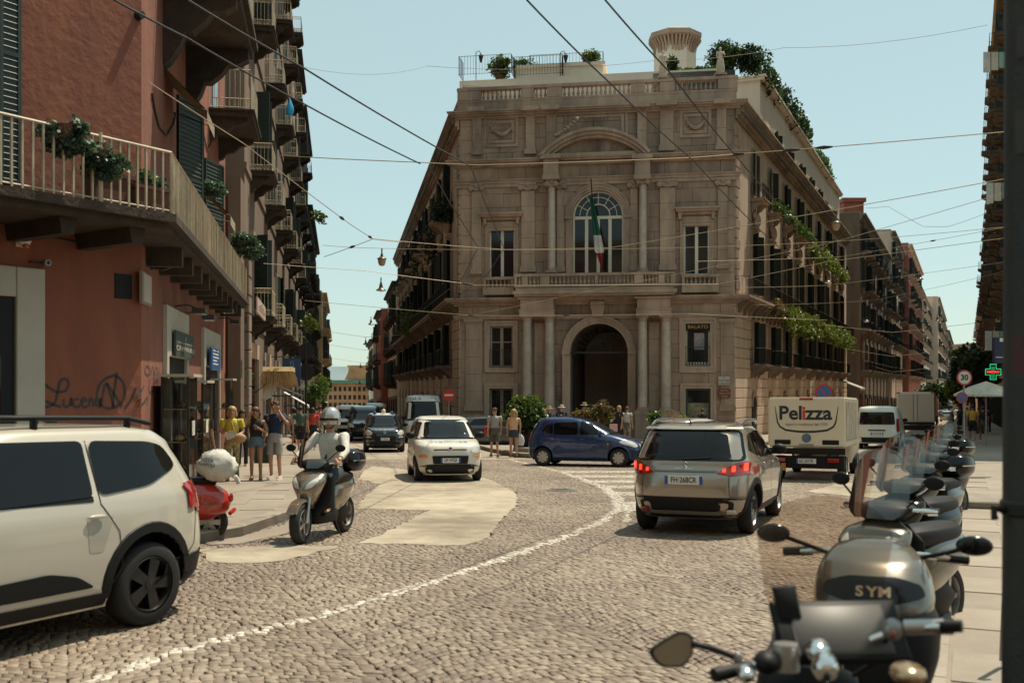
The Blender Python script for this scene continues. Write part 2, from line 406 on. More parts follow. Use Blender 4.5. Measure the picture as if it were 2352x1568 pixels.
# zebra bars
def zebra():
 z = []
 for (a, b, xa, xb) in ((1081, 1085, 1290, 1460), (1091, 1096, 1300, 1460), (1103, 1108, 1330, 1460), (1115, 1121, 1365, 1462), (1129, 1137, 1395, 1465), (1152, 1172, 1432, 1475)):
  z.append([GP(xa, a), GP(xb, a), GP(xb, b), GP(xa + 15, b)])
 return z
for q in zebra():
 ins = inpoly(cx_, cy_, [(p.x, p.y) for p in q]); paint = np.where(ins & (sr_[:, 4] > .1), 0.9, paint)
def wear(x, y): return 0.5 + .5 * np.sin(x * 1.7 + 1.3 * np.sin(y * .9)) * np.cos(y * 1.1 + x * .6)
tone = np.clip(.22 + .5 * sr_[:, 5] + .3 * wear(cx_, cy_) - .12, 0, 1)
def settmat():
 m = bpy.data.materials.new('setts'); m.use_nodes = True; t = m.node_tree; b = t.nodes['Principled BSDF']
 at = t.nodes.new('ShaderNodeAttribute'); at.attribute_name = 'tone'
 cr = t.nodes.new('ShaderNodeValToRGB'); e = cr.color_ramp.elements
 e[0].position = 0; e[0].color = (.115, .084, .064, 1); e[1].position = 1; e[1].color = (.39, .32, .235, 1)
 e2 = e.new(.5); e2.color = (.235, .182, .138, 1)
 t.links.new(at.outputs['Fac'], cr.inputs[0])
 g = t.nodes.new('ShaderNodeNewGeometry')
 n = t.nodes.new('ShaderNodeTexNoise'); n.inputs['Scale'].default_value = 38; n.inputs['Detail'].default_value = 6
 t.links.new(g.outputs['Position'], n.inputs['Vector'])
 mr = t.nodes.new('ShaderNodeMapRange'); mr.inputs[1].default_value = .3; mr.inputs[2].default_value = .7; mr.inputs[3].default_value = .72; mr.inputs[4].default_value = 1.2
 t.links.new(n.outputs[0], mr.inputs[0])
 mu = t.nodes.new('ShaderNodeMix'); mu.data_type = 'RGBA'; mu.blend_type = 'MULTIPLY'; mu.inputs[0].default_value = 1
 t.links.new(cr.outputs[0], mu.inputs[6]); t.links.new(mr.outputs[0], mu.inputs[7])
 ap = t.nodes.new('ShaderNodeAttribute'); ap.attribute_name = 'paint'
 n3 = t.nodes.new('ShaderNodeTexNoise'); n3.inputs['Scale'].default_value = 22; n3.inputs['Detail'].default_value = 5
 t.links.new(g.outputs['Position'], n3.inputs['Vector'])
 mr3 = t.nodes.new('ShaderNodeMapRange'); mr3.inputs[1].default_value = .38; mr3.inputs[2].default_value = .56
 t.links.new(n3.outputs[0], mr3.inputs[0])
 mm = t.nodes.new('ShaderNodeMath'); mm.operation = 'MULTIPLY'; t.links.new(ap.outputs['Fac'], mm.inputs[0]); t.links.new(mr3.outputs[0], mm.inputs[1])
 mx = t.nodes.new('ShaderNodeMix'); mx.data_type = 'RGBA'; t.links.new(mm.outputs[0], mx.inputs[0]); t.links.new(mu.outputs[2], mx.inputs[6]); mx.inputs[7].default_value = (.62, .58, .50, 1)
 t.links.new(mx.outputs[2], b.inputs['Base Color']); b.inputs['Roughness'].default_value = .62
 bp = t.nodes.new('ShaderNodeBump'); bp.inputs['Strength'].default_value = .3; bp.inputs['Distance'].default_value = .006
 t.links.new(n.outputs[0], bp.inputs['Height']); t.links.new(bp.outputs[0], b.inputs['Normal'])
 return m
settm = settmat()
def settmesh(name, idx):
 n = len(idx); X, Y, R = sx_[idx], sy_[idx], sr_[idx]
 cx, cy = X.mean(1, keepdims=True), Y.mean(1, keepdims=True)
 top = .004 + (R[:, 6:7] - .5) * .005 + (R[:, 7:8] - .5) * .03 * (X - cx) + (R[:, 8:9] - .5) * .03 * (Y - cy)
 ix, iy = cx + (X - cx) * .95, cy + (Y - cy) * .95
 V3 = np.zeros((n, 12, 3))
 V3[:, 0:4, 0] = X; V3[:, 0:4, 1] = Y; V3[:, 0:4, 2] = -.035
 V3[:, 4:8, 0] = X; V3[:, 4:8, 1] = Y; V3[:, 4:8, 2] = top - .0035
 V3[:, 8:12, 0] = ix; V3[:, 8:12, 1] = iy; V3[:, 8:12, 2] = top
 V3[:, :, 2] += -GS * V3[:, :, 1]
 base = [[8, 9, 10, 11]] + [[i + 4, (i + 1) % 4 + 4, (i + 1) % 4 + 8, i + 8] for i in range(4)] + [[i, (i + 1) % 4, (i + 1) % 4 + 4, i + 4] for i in range(4)]
 Fs = (np.array(base)[None] + (np.arange(n) * 12)[:, None, None]).reshape(-1, 4)
 me = bpy.data.meshes.new(name); me.vertices.add(n * 12); me.vertices.foreach_set('co', V3.reshape(-1))
 me.loops.add(Fs.size); me.loops.foreach_set('vertex_index', Fs.reshape(-1).astype(np.int32))
 me.polygons.add(len(Fs)); me.polygons.foreach_set('loop_start', (np.arange(len(Fs)) * 4).astype(np.int32))
 me.update(calc_edges=True); me.materials.append(settm)
 for nm, arr in (('tone', tone), ('paint', paint)):
  a = me.attributes.new(nm, 'FLOAT', 'FACE'); a.data.foreach_set('value', np.repeat(arr[idx], 9).astype(np.float32))
 return me
order = np.argsort(cy_ + np.abs(cx_) * .12)
for i in order[:300]: put('cobblestone', settmesh('cobblestone', np.array([i])), road)
put('cobblestones', settmesh('cobblestones', order[300:]), road, kind='stuff')
print('setts', len(order))
for q in zebra(): pass
# far road markings as thin sheets
# ---- pavements
def pavement(name, poly, h, m, parent_kind='structure'):
 return sheet(name, poly, h, m, None, th=.3, kind='structure')
LPW = [(p.x, p.y) for p in KL] + [(KL[-1].x - .1732 * 60, KL[-1].y + 60), (-60, 180), (-60, 10)]
LPW = LPW[::-1]
lpv = pavement('left_pavement', LPW, .13, pavm)
RPW = [KR(4.5), (40, 4.5), (100, 200), KR(200)]
rpv = pavement('right_pavement', RPW, .13, pavm)
ppv = pavement('palace_pavement', PSWp, .14, pavm)
def tiles(parent, poly, org, ang, nu, nv, su, sv, h, m, name='paving_slab', joint=.008, stagger=True, seed=1, shapes=8):
 rnd = random.Random(seed); c, s_ = math.cos(ang), math.sin(ang)
 me = []
 for k in range(shapes):
  b = MB(); b.box(joint / 2, su - joint / 2, joint / 2, sv - joint / 2, -.02, rnd.uniform(.004, .008)); me.append(b.mesh(name, m))
 cnt = 0
 for j in range(nv):
  for i in range(nu):
   u = i * su + (su * .5 if (stagger and j % 2) else 0) ; v = j * sv
   cs = [(org[0] + (u + a) * c - (v + b_) * s_, org[1] + (u + a) * s_ + (v + b_) * c) for a, b_ in ((0, 0), (su, 0), (su, sv), (0, sv))]
   xs = np.array([q[0] for q in cs]); yy = np.array([q[1] for q in cs])
   if not inpoly(xs, yy, poly).all() or (np.abs(xs) > .53 * yy + .3).all(): continue
   M = Matrix.Translation((cs[0][0], cs[0][1], gz(cs[0][1]) + h)) @ Matrix.Rotation(-math.atan(GS), 4, 'X') @ Matrix.Rotation(ang, 4, 'Z')
   put(name, me[rnd.randrange(shapes)], parent, M); cnt += 1
 return cnt
angR = -math.atan(0.4565)
print('tiles', tiles(rpv, RPW, (KR(6)[0] + .22, 6.0 - .1), angR, 7, 26, .95, .8, .132, pavm2),
  tiles(lpv, LPW, (-9.5, 12.0), .17, 9, 18, 1.15, .95, .132, pavm2, seed=4))
def kerb(pts, name, parent, h=.15, wd=.22, seg=.9, inward=1):
 # stones laid along the pavement edge
 P_ = [Vector((p[0], p[1], 0)) for p in pts]; out = []
 for a, b in zip(P_[:-1], P_[1:]):
  d = b - a; L = d.length; n = max(1, round(L / seg)); d.normalize(); nrm = Vector((-d.y, d.x, 0)) * inward
  for k in range(n):
   s_ = a + d * (L * k / n + .004); e = a + d * (L * (k + 1) / n - .004)
   b_ = MB(); q = [s_, e, e + nrm * wd, s_ + nrm * wd]
   z = h + random.uniform(-.004, .004)
   qi = [s_ + nrm * .02, e + nrm * .02, e + nrm * wd, s_ + nrm * wd]
   vs = [(p.x, p.y, gz(p.y) - .05) for p in q] + [(p.x, p.y, gz(p.y) + z - .02) for p in q] + [(p.x, p.y, gz(p.y) + z) for p in qi]
   fs = [(i, (i + 1) % 4, (i + 1) % 4 + 4, i + 4) for i in range(4)] + [(i + 4, (i + 1) % 4 + 4, (i + 1) % 4 + 8, i + 8) for i in range(4)] + [(8, 9, 10, 11)]
   if inward < 0: fs = [f[::-1] for f in fs]
   b_.add(vs, fs); b_.build('kerb_stone', kerbm, parent)
kerb([(p.x, p.y) for p in KL[1:]], 'kerb', lpv, inward=1)
kerb([KR(5.2), KR(30)], 'kerb', rpv, inward=-1)
kerb([(p.x, p.y) for p in PSW], 'kerb', ppv, h=.16, inward=1)
# small island step at the left end of the palace pavement, seen in front of the planters
st = [GP(*p) for p in [(1178, 1046), (1240, 1049), (1300, 1049), (1300, 1040), (1192, 1040)]]
sheet('step', [(p.x, p.y) for p in st], .30, kerbm, ppv, th=.2)
# drain covers
b = MB(); b.lathe([(0, .010), (.30, .010), (.32, .004)], 20);
for k in range(-3, 4): b.box(-.2, .2, k * .07 - .01, k * .07 + .01, .010, .014)
md = b.mesh('drain_cover', steel)
for px, py in ((1290, 1126),):
 g = GP(px, py); put('drain_cover', md, road if px < 2000 else rpv, GM(g.x, g.y, .3, .01 if px < 2000 else .142))
# far hills behind both streets
def hill(name, x0, x1, y, prof, m):
 b = MB(); n = len(prof)
 vs = []
 for k, h in enumerate(prof):
  x = x0 + (x1 - x0) * k / (n - 1)
  vs += [(x, y - 150, gz(y) - 10), (x, y, h), (x, y + 400, h * .6), (x, y + 500, gz(y) - 30)]
 fs = []
 for k in range(n - 1):
  for j in range(3): fs.append((k * 4 + j, k * 4 + 4 + j, k * 4 + 5 + j, k * 4 + 1 + j))
 b.add(vs, fs); return b.build(name, m, kind='structure', smooth=60)
hillm = mat('hill', (0.20, 0.26, 0.27), 1.0, var=0.3, scale=0.01)
hill('hills', -1400, 700, 2300, [20, 40, 55, 62, 50, 47, 45, 42, 38, 30, 24, 20, 10], hillm)
hill('hills', 300, 1900, 1900, [10, 24, 40, 44, 40, 44, 40, 30, 20], hillm)
# ================================================================= THE PALACE
W = Wall(PAL_A, PAL_B)
def RC(a, b, c, d):
 """picture rectangle lying on the front wall -> u0,u1,z0,z1"""
 m_ = (a + c) / 2; return W.u(a), W.u(c), W.z(m_, d), W.z(m_, b)
ZG = gz(54.5) - .1
pal = thing('palace', 'large stone palace with columned front, arched doorway and balustrade facing the square', 'palace', Matrix.Translation((*W.at(W.L / 2).translation.xy, gz(54.5))))
PM = W.M
def pb(mb, name, m, parent=None, smooth=None, **kw): return mb.build(name, m, parent or pal, PM, smooth, **kw)
# openings of the front: (u0,u1,z0,z1,arch?)
DOOR = RC(1310, 743, 1442, 1012); DR = (DOOR[1] - DOOR[0]) / 2; DC = (DOOR[0] + DOOR[1]) / 2; DS = W.z(1376, 809)
CWN = RC(1315.5, 440, 1432.5, 629.5); CR = (CWN[1] - CWN[0]) / 2; CC = (CWN[0] + CWN[1]) / 2; CS = W.z(1374, 496)
OP = [(DOOR[0], DOOR[1], ZG - .5, DS + DR, DS, DR), (CWN[0], CWN[1], CWN[2], CS + CR, CS, CR)]
WINR = dict(ul=RC(1123.5, 525.7, 1182.4, 638.6), ur=RC(1570.5, 515.3, 1629.8, 631.5), ml=RC(1125.6, 748.8, 1177.8, 842.5), mr=RC(1575, 743, 1631, 841),
   gl=RC(1125, 891.8, 1178, 975), gr=RC(1575, 892, 1632, 1006))
for r in WINR.values(): OP.append((r[0], r[1], r[2], r[3], None, None))
def ashlar(u0, u1, z0, z1, hc, lb, th, m, ops, y=0.0, cap=300, bev=.012, j=.012, rnd=random.Random(3)):
 n = max(1, round((z1 - z0) / hc)); hc = (z1 - z0) / n; cnt = 0
 for k in range(n):
  a, b = z0 + k * hc, z0 + (k + 1) * hc; segs = [(u0, u1)]
  for (p, q, c, d, zs, r) in ops:
   if b <= c + .02 or a >= d - .02: continue
   if zs is not None and a > zs:
    hw = math.sqrt(max(0, r * r - (a - zs) ** 2)); p, q = (p + q) / 2 - hw, (p + q) / 2 + hw
   ns = []
   for s_ in segs:
    if q <= s_[0] or p >= s_[1]: ns.append(s_); continue
    if p > s_[0]: ns.append((s_[0], p))
    if q < s_[1]: ns.append((q, s_[1]))
   segs = ns
  for s_ in segs:
   L = s_[1] - s_[0]
   if L < .05: continue
   nb = max(1, round(L / lb)); o = 0.0
   cuts = [s_[0]] + [s_[0] + L * (i + (0.5 if (k % 2 and nb > 1) else 0)) / nb + rnd.uniform(-.06, .06) for i in range(1 if not (k % 2 and nb > 1) else 0, nb)] + [s_[1]]
   for x0, x1 in zip(cuts[:-1], cuts[1:]):
    b_ = MB(); b_.bbox(x0 + j / 2, x1 - j / 2, y - rnd.uniform(0, .006), y + th, a + j / 2, b - j / 2, bev)
    pb(b_, 'stone_block', m); cnt += 1
 return cnt
ztop = W.z(1370, 247)
nblk = ashlar(.05, W.L - .05, ZG, ztop, .78, 1.55, .34, stone, OP)
print('blocks', nblk)
# core of the building behind the facing
def loc2(v): return (W.d.x * v[0] + W.d.y * v[1], -W.d.y * v[0] + W.d.x * v[1])
dR, dL = loc2((.4153, .9097)), loc2((-.1664, .986))
LR, LL = 54.6, 66.0
e = .32
cr = lambda s, t=0.0: (W.L + dR[0] * s - t, dR[1] * s)
cl = lambda s, t=0.0: (dL[0] * s + t, dL[1] * s)
b = MB()
yb = 10.0
sR, sL = yb / dR[1], yb / dL[1]
b.flat([(e, e + .03), (DOOR[0] - .3, e + .03), (DOOR[0] - .3, yb), cl(sL, e)], ZG - 1, ztop)
b.flat([(DOOR[1] + .3, e + .03), (W.L - e, e + .03), cr(sR, e), (DOOR[1] + .3, yb)], ZG - 1, ztop)
b.flat([(DOOR[0] - .3, e + .36), (DOOR[1] + .3, e + .36), (DOOR[1] + .3, yb), (DOOR[0] - .3, yb)], DS + DR + .3, ztop)
b.flat([cl(sL + .01, e), cr(sR + .01, e), cr(LR, e), cl(LL, e)], ZG - 3, ztop)
pb(b, 'wall', stone_d)
# vaulted passage: jambs, barrel and rear court wall
b = MB()
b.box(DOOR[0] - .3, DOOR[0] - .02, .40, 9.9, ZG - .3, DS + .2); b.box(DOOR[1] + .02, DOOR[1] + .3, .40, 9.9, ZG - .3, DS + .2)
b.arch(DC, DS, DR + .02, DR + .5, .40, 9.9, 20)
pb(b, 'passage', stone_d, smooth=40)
b = MB(); b.box(DOOR[0], DOOR[1], 9.2, 9.3, ZG, DS + DR)
for k in range(9): b.box(DC + .25, DOOR[1] - .1, 9.05, 9.2, ZG + .3 + k * .62, ZG + .88 + k * .62)
b.box(DC + .1, DOOR[1], 9.0, 9.2, DS - 1.35, DS - 1.15); b.box(DC + .1, DOOR[1], 9.0, 9.2, DS - .2, DS)
pb(b, 'court_wall', plaster)
# iron gate: fan grille in the arch, leaves folded back
b = MB()
for k in range(1, 12):
 a = PI * k / 12; b.tube([(DC + .25 * math.cos(a), .75, DS + .15 + .25 * math.sin(a)), (DC + (DR - .05) * math.cos(a), .75, DS + .1 + (DR - .1) * math.sin(a))], .018, 5)
 am = a + PI / 24
 c0 = (DC + DR * .72 * math.cos(am), DS + .1 + DR * .72 * math.sin(am))
 b.tube([(c0[0] + .17 * math.cos(t * .8) * (1 - t * .09), .75, c0[1] + .17 * math.sin(t * .8) * (1 - t * .09)) for t in range(9)], .014, 4)
b.box(DOOR[0], DOOR[1], .70, .80, DS - .05, DS + .08)
for s_ in (-1, 1):
 for k in range(8): b.tube([(DC + s_ * (DR - .06), .8 + k * .2, ZG), (DC + s_ * (DR - .06), .8 + k * .2, DS - .1)], .015, 5)
b.arch(DC, DS, DR * .42, DR * .45, .73, .78, 16)
pb(b, 'gate', iron)
# doorway archivolt, in three steps, with jambs and keystone
b = MB()
for r0, r1, y in ((DR, DR + .17, -.10), (DR + .17, DR + .32, -.16), (DR + .32, DR + .42, -.23)):
 b.arch(DC, DS, r0, r1, y, .05, 32)
 b.box(DC - r1, DC - r0, y, .05, ZG, DS); b.box(DC + r0, DC + r1, y, .05, ZG, DS)
b.box(DC - DR - .46, DC - DR, -.26, .05, DS - .1, DS + .08); b.box(DC + DR, DC + DR + .46, -.26, .05, DS - .1, DS + .08)
pb(b, 'archivolt', stone_l, smooth=30)
k0 = RC(1358.5, 692, 1389, 728)
b = MB(); b.prism([(k0[0] - .08, k0[3] + .05), (k0[1] + .08, k0[3] + .05), (k0[1] - .1, k0[2]), (k0[0] + .1, k0[2])], -.38, 0)
b.lathe([(0, k0[0] - .02), (.14, k0[0] - .02), (.14, k0[1] + .02), (0, k0[1] + .02)], 12, (0, -.38, k0[3] - .1), axis='x')
b.box(k0[0] - .15, k0[1] + .15, -.5, 0, k0[3] + .05, k0[3] + .22)
pb(b, 'keystone', stone_l)
# ---------- window kinds on the front
def win_front(name, r, parent, m_fr=wframe, mull=1, frame=.09, y=.14, bars=()):
 u0, u1, z0, z1 = r; b = MB()
 b.box(u0, u0 + frame, y, y + .08, z0, z1); b.box(u1 - frame, u1, y, y + .08, z0, z1); b.box(u0 + frame, u1 - frame, y, y + .08, z1 - frame, z1)
 b.box(u0 + frame, u1 - frame, y, y + .08, z0, z0 + frame)
 for k in range(mull):
  c = u0 + (u1 - u0) * (k + 1) / (mull + 1); b.box(c - .085, c + .085, y - .01, y + .07, z0 + frame, z1 - frame)
 for zz in bars: b.box(u0 + frame, u1 - frame, y + .004, y + .074, zz - .03, zz + .03)
 o = pb(b, name, m_fr)
 n = mull + 1
 for k in range(n):
  b = MB(); a = u0 + (u1 - u0) * k / n + .03; c = u0 + (u1 - u0) * (k + 1) / n - .03
  b.box(a, c, y + .045, y + .055, z0 + .05, z1 - .05); b.build('pane', wglass, o, PM)
 return o
def surround(r, t=.26, y=-.10, hood=False, sill=True, m=stone_l):
 u0, u1, z0, z1 = r; b = MB()
 for q, yy in ((t, y * .55), (t * .45, y)):
  b.box(u0 - t, u0 - t + q if q == t else u0 - t + q, yy, .02, z0 - (t if sill else 0), z1 + t) if q != t else b.box(u0 - t, u0, yy, .02, z0 - (t if sill else 0), z1 + t)
  (b.box(u1, u1 + t, yy, .02, z0 - (t if sill else 0), z1 + t) if q == t else b.box(u1 + t - q, u1 + t, yy, .02, z0 - (t if sill else 0), z1 + t))
  b.box(u0, u1, yy, .02, z1 if q == t else z1 + t - q, z1 + t) if q == t else b.box(u0 - t + q, u1 + t - q, yy, .02, z1 + t - q, z1 + t)
  if sill: b.box(u0, u1, yy, .02, z0 - t, z0) if q == t else b.box(u0 - t + q, u1 + t - q, yy, .02, z0 - t, z0 - t + q)
 return pb(b, 'window_surround', m)
def hood(r, z, m=stone_l):
 b = MB(); u0, u1 = r[0] - .42, r[1] + .42
 b.box(u0 + .1, u1 - .1, -.16, 0, z - .36, z - .2); b.box(u0, u1, -.36, 0, z - .2, z - .08); b.box(u0 - .07, u1 + .07, -.44, 0, z - .08, z + .02)
 for s_ in (u0 + .12, u1 - .34):
  b.prism([(s_, z - .2), (s_ + .2, z - .2), (s_ + .16, z - .62), (s_ + .04, z - .62)], -.24, 0)
 b.box(u0 + .3, u1 - .3, -.06, 0, z - .95, z - .45)
 return pb(b, 'window_hood', m)
for key, zpy in (('ul', 491), ('ur', 478)):
 r = WINR[key]; win_front('window', r, pal); surround(r, .2, sill=False); hood(r, W.z(1150 if key == 'ul' else 1600, zpy))
r = WINR['ml']; win_front('window', r, pal, mat('old_frame', (.33, .27, .2), .6, var=.2), bars=((r[2] + r[3]) / 2 + .25,)); surround(r, .30)
r = WINR['gl']; win_front('window', r, pal, mat('old_frame', (.33, .27, .2))); surround(r, .30, sill=False)
def grille(r, n, z0, z1, y=-.05, hbars=(), name='window_grille', rr=.012):
 b = MB()
 for k in range(n + 1): x = r[0] + (r[1] - r[0]) * k / n; b.tube([(x, y, z0), (x, y, z1)], rr, 5)
 for z in (z0, z1, *hbars): b.box(r[0] - .04, r[1] + .04, y - .015, y + .015, z - .015, z + .015)
 return pb(b, name, iron)
grille(WINR['gl'], 10, WINR['gl'][2], WINR['gl'][3] - .05, hbars=[WINR['gl'][2] + k * .42 for k in range(1, 5)])
zz = W.z(1150, 804); grille(WINR['ml'], 9, WINR['ml'][2], zz, y=-.14, name='window_railing')
# shop windows to the right of the door
r = WINR['mr']; win_front('window', r, pal, white_st, mull=0); surround(r, .34)
b = MB(); b.box(r[0], r[1], .0, .13, r[3] - .36, r[3]); o = pb(b, 'shop_sign', black)
text('BALATO', .26, gold, o, PM @ T((r[0] + r[1]) / 2, -.006, r[3] - .18), sx=1.1)
grille(r, 8, r[2] + .1, W.z(1603, 797), y=-.06, name='window_railing')
b = MB()
for k in range(9): b.box(r[0] + .1 + k * .145, r[0] + .19 + k * .145, -.03, .02, r[2] + .03, r[2] + .22)
pb(b, 'window_ledge', white_st)
poster = mat('poster', (0.30, .22, .2), .5, var=.6, scale=5, col2=(.05, .12, .15))
b = MB(); b.box(r[0] + .45, r[1] - .3, .17, .18, r[2] + .9, r[3] - .5); pb(b, 'poster', poster)
r = WINR['gr']; win_front('shop_window', r, pal, mat('dark_frame', (.02, .045, .045), .4), mull=0, frame=.1); surround(r, .30, sill=False)
shopi = mat('shop_display', (.25, .22, .12), .5, var=.9, scale=7, col2=(.01, .02, .02))
b = MB(); b.box(r[0] + .1, r[1] - .1, .183, .186, r[2] + .1, r[2] + 1.9); pb(b, 'shop_display', shopi)
# great arched window
fw = .10; b = MB(); y = .14
zt = CS - .02
b.arch(CC, CS, CR - fw, CR, y, y + .09, 32)
for x in (CWN[0] + fw / 2, CWN[1] - fw / 2): b.box(x - fw / 2, x + fw / 2, y, y + .09, CWN[2], zt)
b.box(CWN[0] + fw, CWN[1] - fw, y - .03, y + .1, zt - .13, zt + .03)
for fx in (.27, .5, .73): x = CWN[0] + (CWN[1] - CWN[0]) * fx; b.box(x - .09, x + .09, y, y + .08, CWN[2], zt - .13)
b.arch(CC, CS + .03, CR * .44, CR * .44 + .05, y + .01, y + .07, 20); b.arch(CC, CS + .03, CR * .72, CR * .72 + .03, y + .01, y + .07, 24)
for k in range(1, 6):
 a = PI * k / 6; b.tube([(CC + CR * .46 * math.cos(a), y + .04, CS + CR * .46 * math.sin(a)), (CC + (CR - .08) * math.cos(a), y + .04, CS + (CR - .08) * math.sin(a))], .022, 5)
cw = pb(b, 'arched_window', wframe, smooth=30)
b = MB(); n = 20; vs = [(CWN[0] + .02, y + .05, CWN[2]), (CWN[1] - .02, y + .05, CWN[2])] + [(CC + (CR - .02) * math.cos(PI * k / n), y + .05, CS + (CR - .02) * math.sin(PI * k / n)) for k in range(n + 1)]
b.add(vs, [tuple(range(len(vs)))]); b.build('pane', wglass, cw, PM)
b = MB()
for r0, r1, yy in ((CR, CR + .14, -.06), (CR + .14, CR + .30, -.12), (CR + .30, CR + .38, -.18)):
 b.arch(CC, CS, r0, r1, yy, .03, 32)
b.box(CC - CR - .36, CC - CR, -.1, .03, CWN[2], CS - .14); b.box(CC + CR, CC + CR + .36, -.1, .03, CWN[2], CS - .14)
b.box(CC - CR - .44, CC - CR, -.2, .03, CS - .14, CS); b.box(CC + CR, CC + CR + .44, -.2, .03, CS - .14, CS)
pb(b, 'archivolt', stone_l, smooth=30)
# ---------- horizontal bands
def band(name, z0, steps, u0=-.12, u1=None, m=stone_l, depth=.02, ex=True):
 """steps: (height, projection) from bottom up"""
 u1 = W.L + .12 if u1 is None else u1; b = MB(); z = z0
 for h, p in steps: b.box(u0 - (p if ex else 0), u1 + (p if ex else 0), -p, depth, z, z + h); z += h
 return pb(b, name, m)
zc = W.z(1376, 694)
band('cornice', zc - .12, [(.12, .16), (.10, .30), (.10, .52), (.08, .60)])
band('frieze_band', W.z(1376, 732), [(.08, .10), (.10, .16), (.06, .2)])
z2 = W.z(1376, 414); band('architrave', z2 - .22, [(.2, .08), (.16, .13), (.06, .2)])
z3 = W.z(1376, 368); band('cornice', z3 - .22, [(.1, .18), (.1, .3), (.1, .5), (.07, .58)])
z4 = W.z(1376, 256); band('top_cornice', z4 - .16, [(.12, .14), (.1, .28), (.1, .42), (.07, .5)])
band('plinth', ZG, [(1.05, .16), (.1, .22)], u1=DOOR[0] - .5); band('plinth', ZG, [(1.05, .16), (.1, .22)], u0=DOOR[1] + .5, ex=False)
# ---------- pilasters built of stacked blocks, columns
def pilaster(px0, px1, pyt, pyb, proj=.13, cap=True, m=stone_l, fluted=False, ncap='capital'):
 mid = (px0 + px1) / 2; u0, u1 = W.u(px0), W.u(px1); z0, z1 = W.z(mid, pyb), W.z(mid, pyt)
 root = None; n = max(2, round((z1 - z0) / .95)); h = (z1 - z0) / n
 b = MB(); b.box(u0 + .01, u1 - .01, -proj + .03, 0.01, z0, z1); root = pb(b, 'pilaster', m)
 for k in range(n):
  b = MB(); b.bbox(u0, u1, -proj - random.uniform(0, .006), 0, z0 + k * h + .006, z0 + (k + 1) * h - .006, .01); b.build('stone_block', m, root, PM)
 b = MB(); b.box(u0 - .07, u1 + .07, -proj - .07, 0, z0 - .12, z0 + .1); b.box(u0 - .04, u1 + .04, -proj - .04, 0, z0 + .1, z0 + .2); b.build('base', m, root, PM)
 if cap: ionic(u0, u1, z1, proj, root, m)
 return root
def ionic(u0, u1, z1, proj, root, m, h=.42):
 b = MB(); c = (u0 + u1) / 2; w_ = (u1 - u0) / 2
 b.box(u0 - .1, u1 + .1, -proj - .1, 0, z1 + h - .1, z1 + h)
 b.box(u0 - .02, u1 + .02, -proj - .05, 0, z1 + .05, z1 + h - .1)
 for s_ in (-1, 1):
  b.lathe([(0, -proj - .12), (.13, -proj - .12), (.15, -proj - .09), (.15, 0)], 12, (c + s_ * (w_ + .03), 0, z1 + .16), axis='y')
  b.lathe([(0, -proj - .15), (.06, -proj - .15), (.06, -proj - .1)], 8, (c + s_ * (w_ + .03), 0, z1 + .16), axis='y')
 b.tube([(c - w_ * .8, -proj - .1, z1 + .1), (c - w_ * .3, -proj - .13, z1 + .02), (c + w_ * .3, -proj - .13, z1 + .02), (c + w_ * .8, -proj - .1, z1 + .1)], .035, 6)
 b.ell((c, -proj - .1, z1 + .28), (.09, .07, .09), 8, 5)
 b.build('capital', m, root, PM, smooth=40)
def column(px0, px1, pyt, pyb, m=marble, doric=False, out=.42, plinth_to=None):
 mid = (px0 + px1) / 2; c = W.u(mid); r = (W.u(px1) - W.u(px0)) / 2; z0, z1 = W.z(mid, pyb), W.z(mid, pyt)
 b = MB(); n = 12
 b.lathe([(r * (1 - .13 * (k / n) ** 1.8), z0 + (z1 - z0) * k / n) for k in range(n + 1)], 28, (c, -out, 0))
 col = pb(b, 'column', m, smooth=40)
 b = MB(); b.box(c - r * 1.4, c + r * 1.4, -out - r * 1.4, -out + r * 1.4, z0 - .22, z0 - .12)
 b.lathe([(r * 1.32, z0 - .12), (r * 1.38, z0 - .08), (r * 1.32, z0 - .04), (r * 1.12, z0 - .02), (r * 1.16, z0 + .03), (r * 1.05, z0 + .06)], 24, (c, -out, 0)); b.build('base', stone_l, col, PM, smooth=40)
 if doric:
  b = MB(); b.lathe([(r * .9, z1), (r * .98, z1 + .03), (r * .9, z1 + .08), (r * .95, z1 + .14), (r * 1.2, z1 + .26)], 24, (c, -out, 0)); b.box(c - r * 1.3, c + r * 1.3, -out - r * 1.3, -out + r * 1.3, z1 + .26, z1 + .36)
  b.build('capital', stone_l, col, PM, smooth=40)
 else: ionic(c - r, c + r, z1, out + r - .05, col, stone_l)
 if plinth_to is not None:
  b = MB(); b.bbox(c - r * 1.5, c + r * 1.5, -out - r * 1.5, 0, plinth_to, z0 - .22, .02); b.box(c - r * 1.62, c + r * 1.62, -out - r * 1.62, 0, z0 - .34, z0 - .22); b.build('pedestal', stone_l, col, PM)
 return col
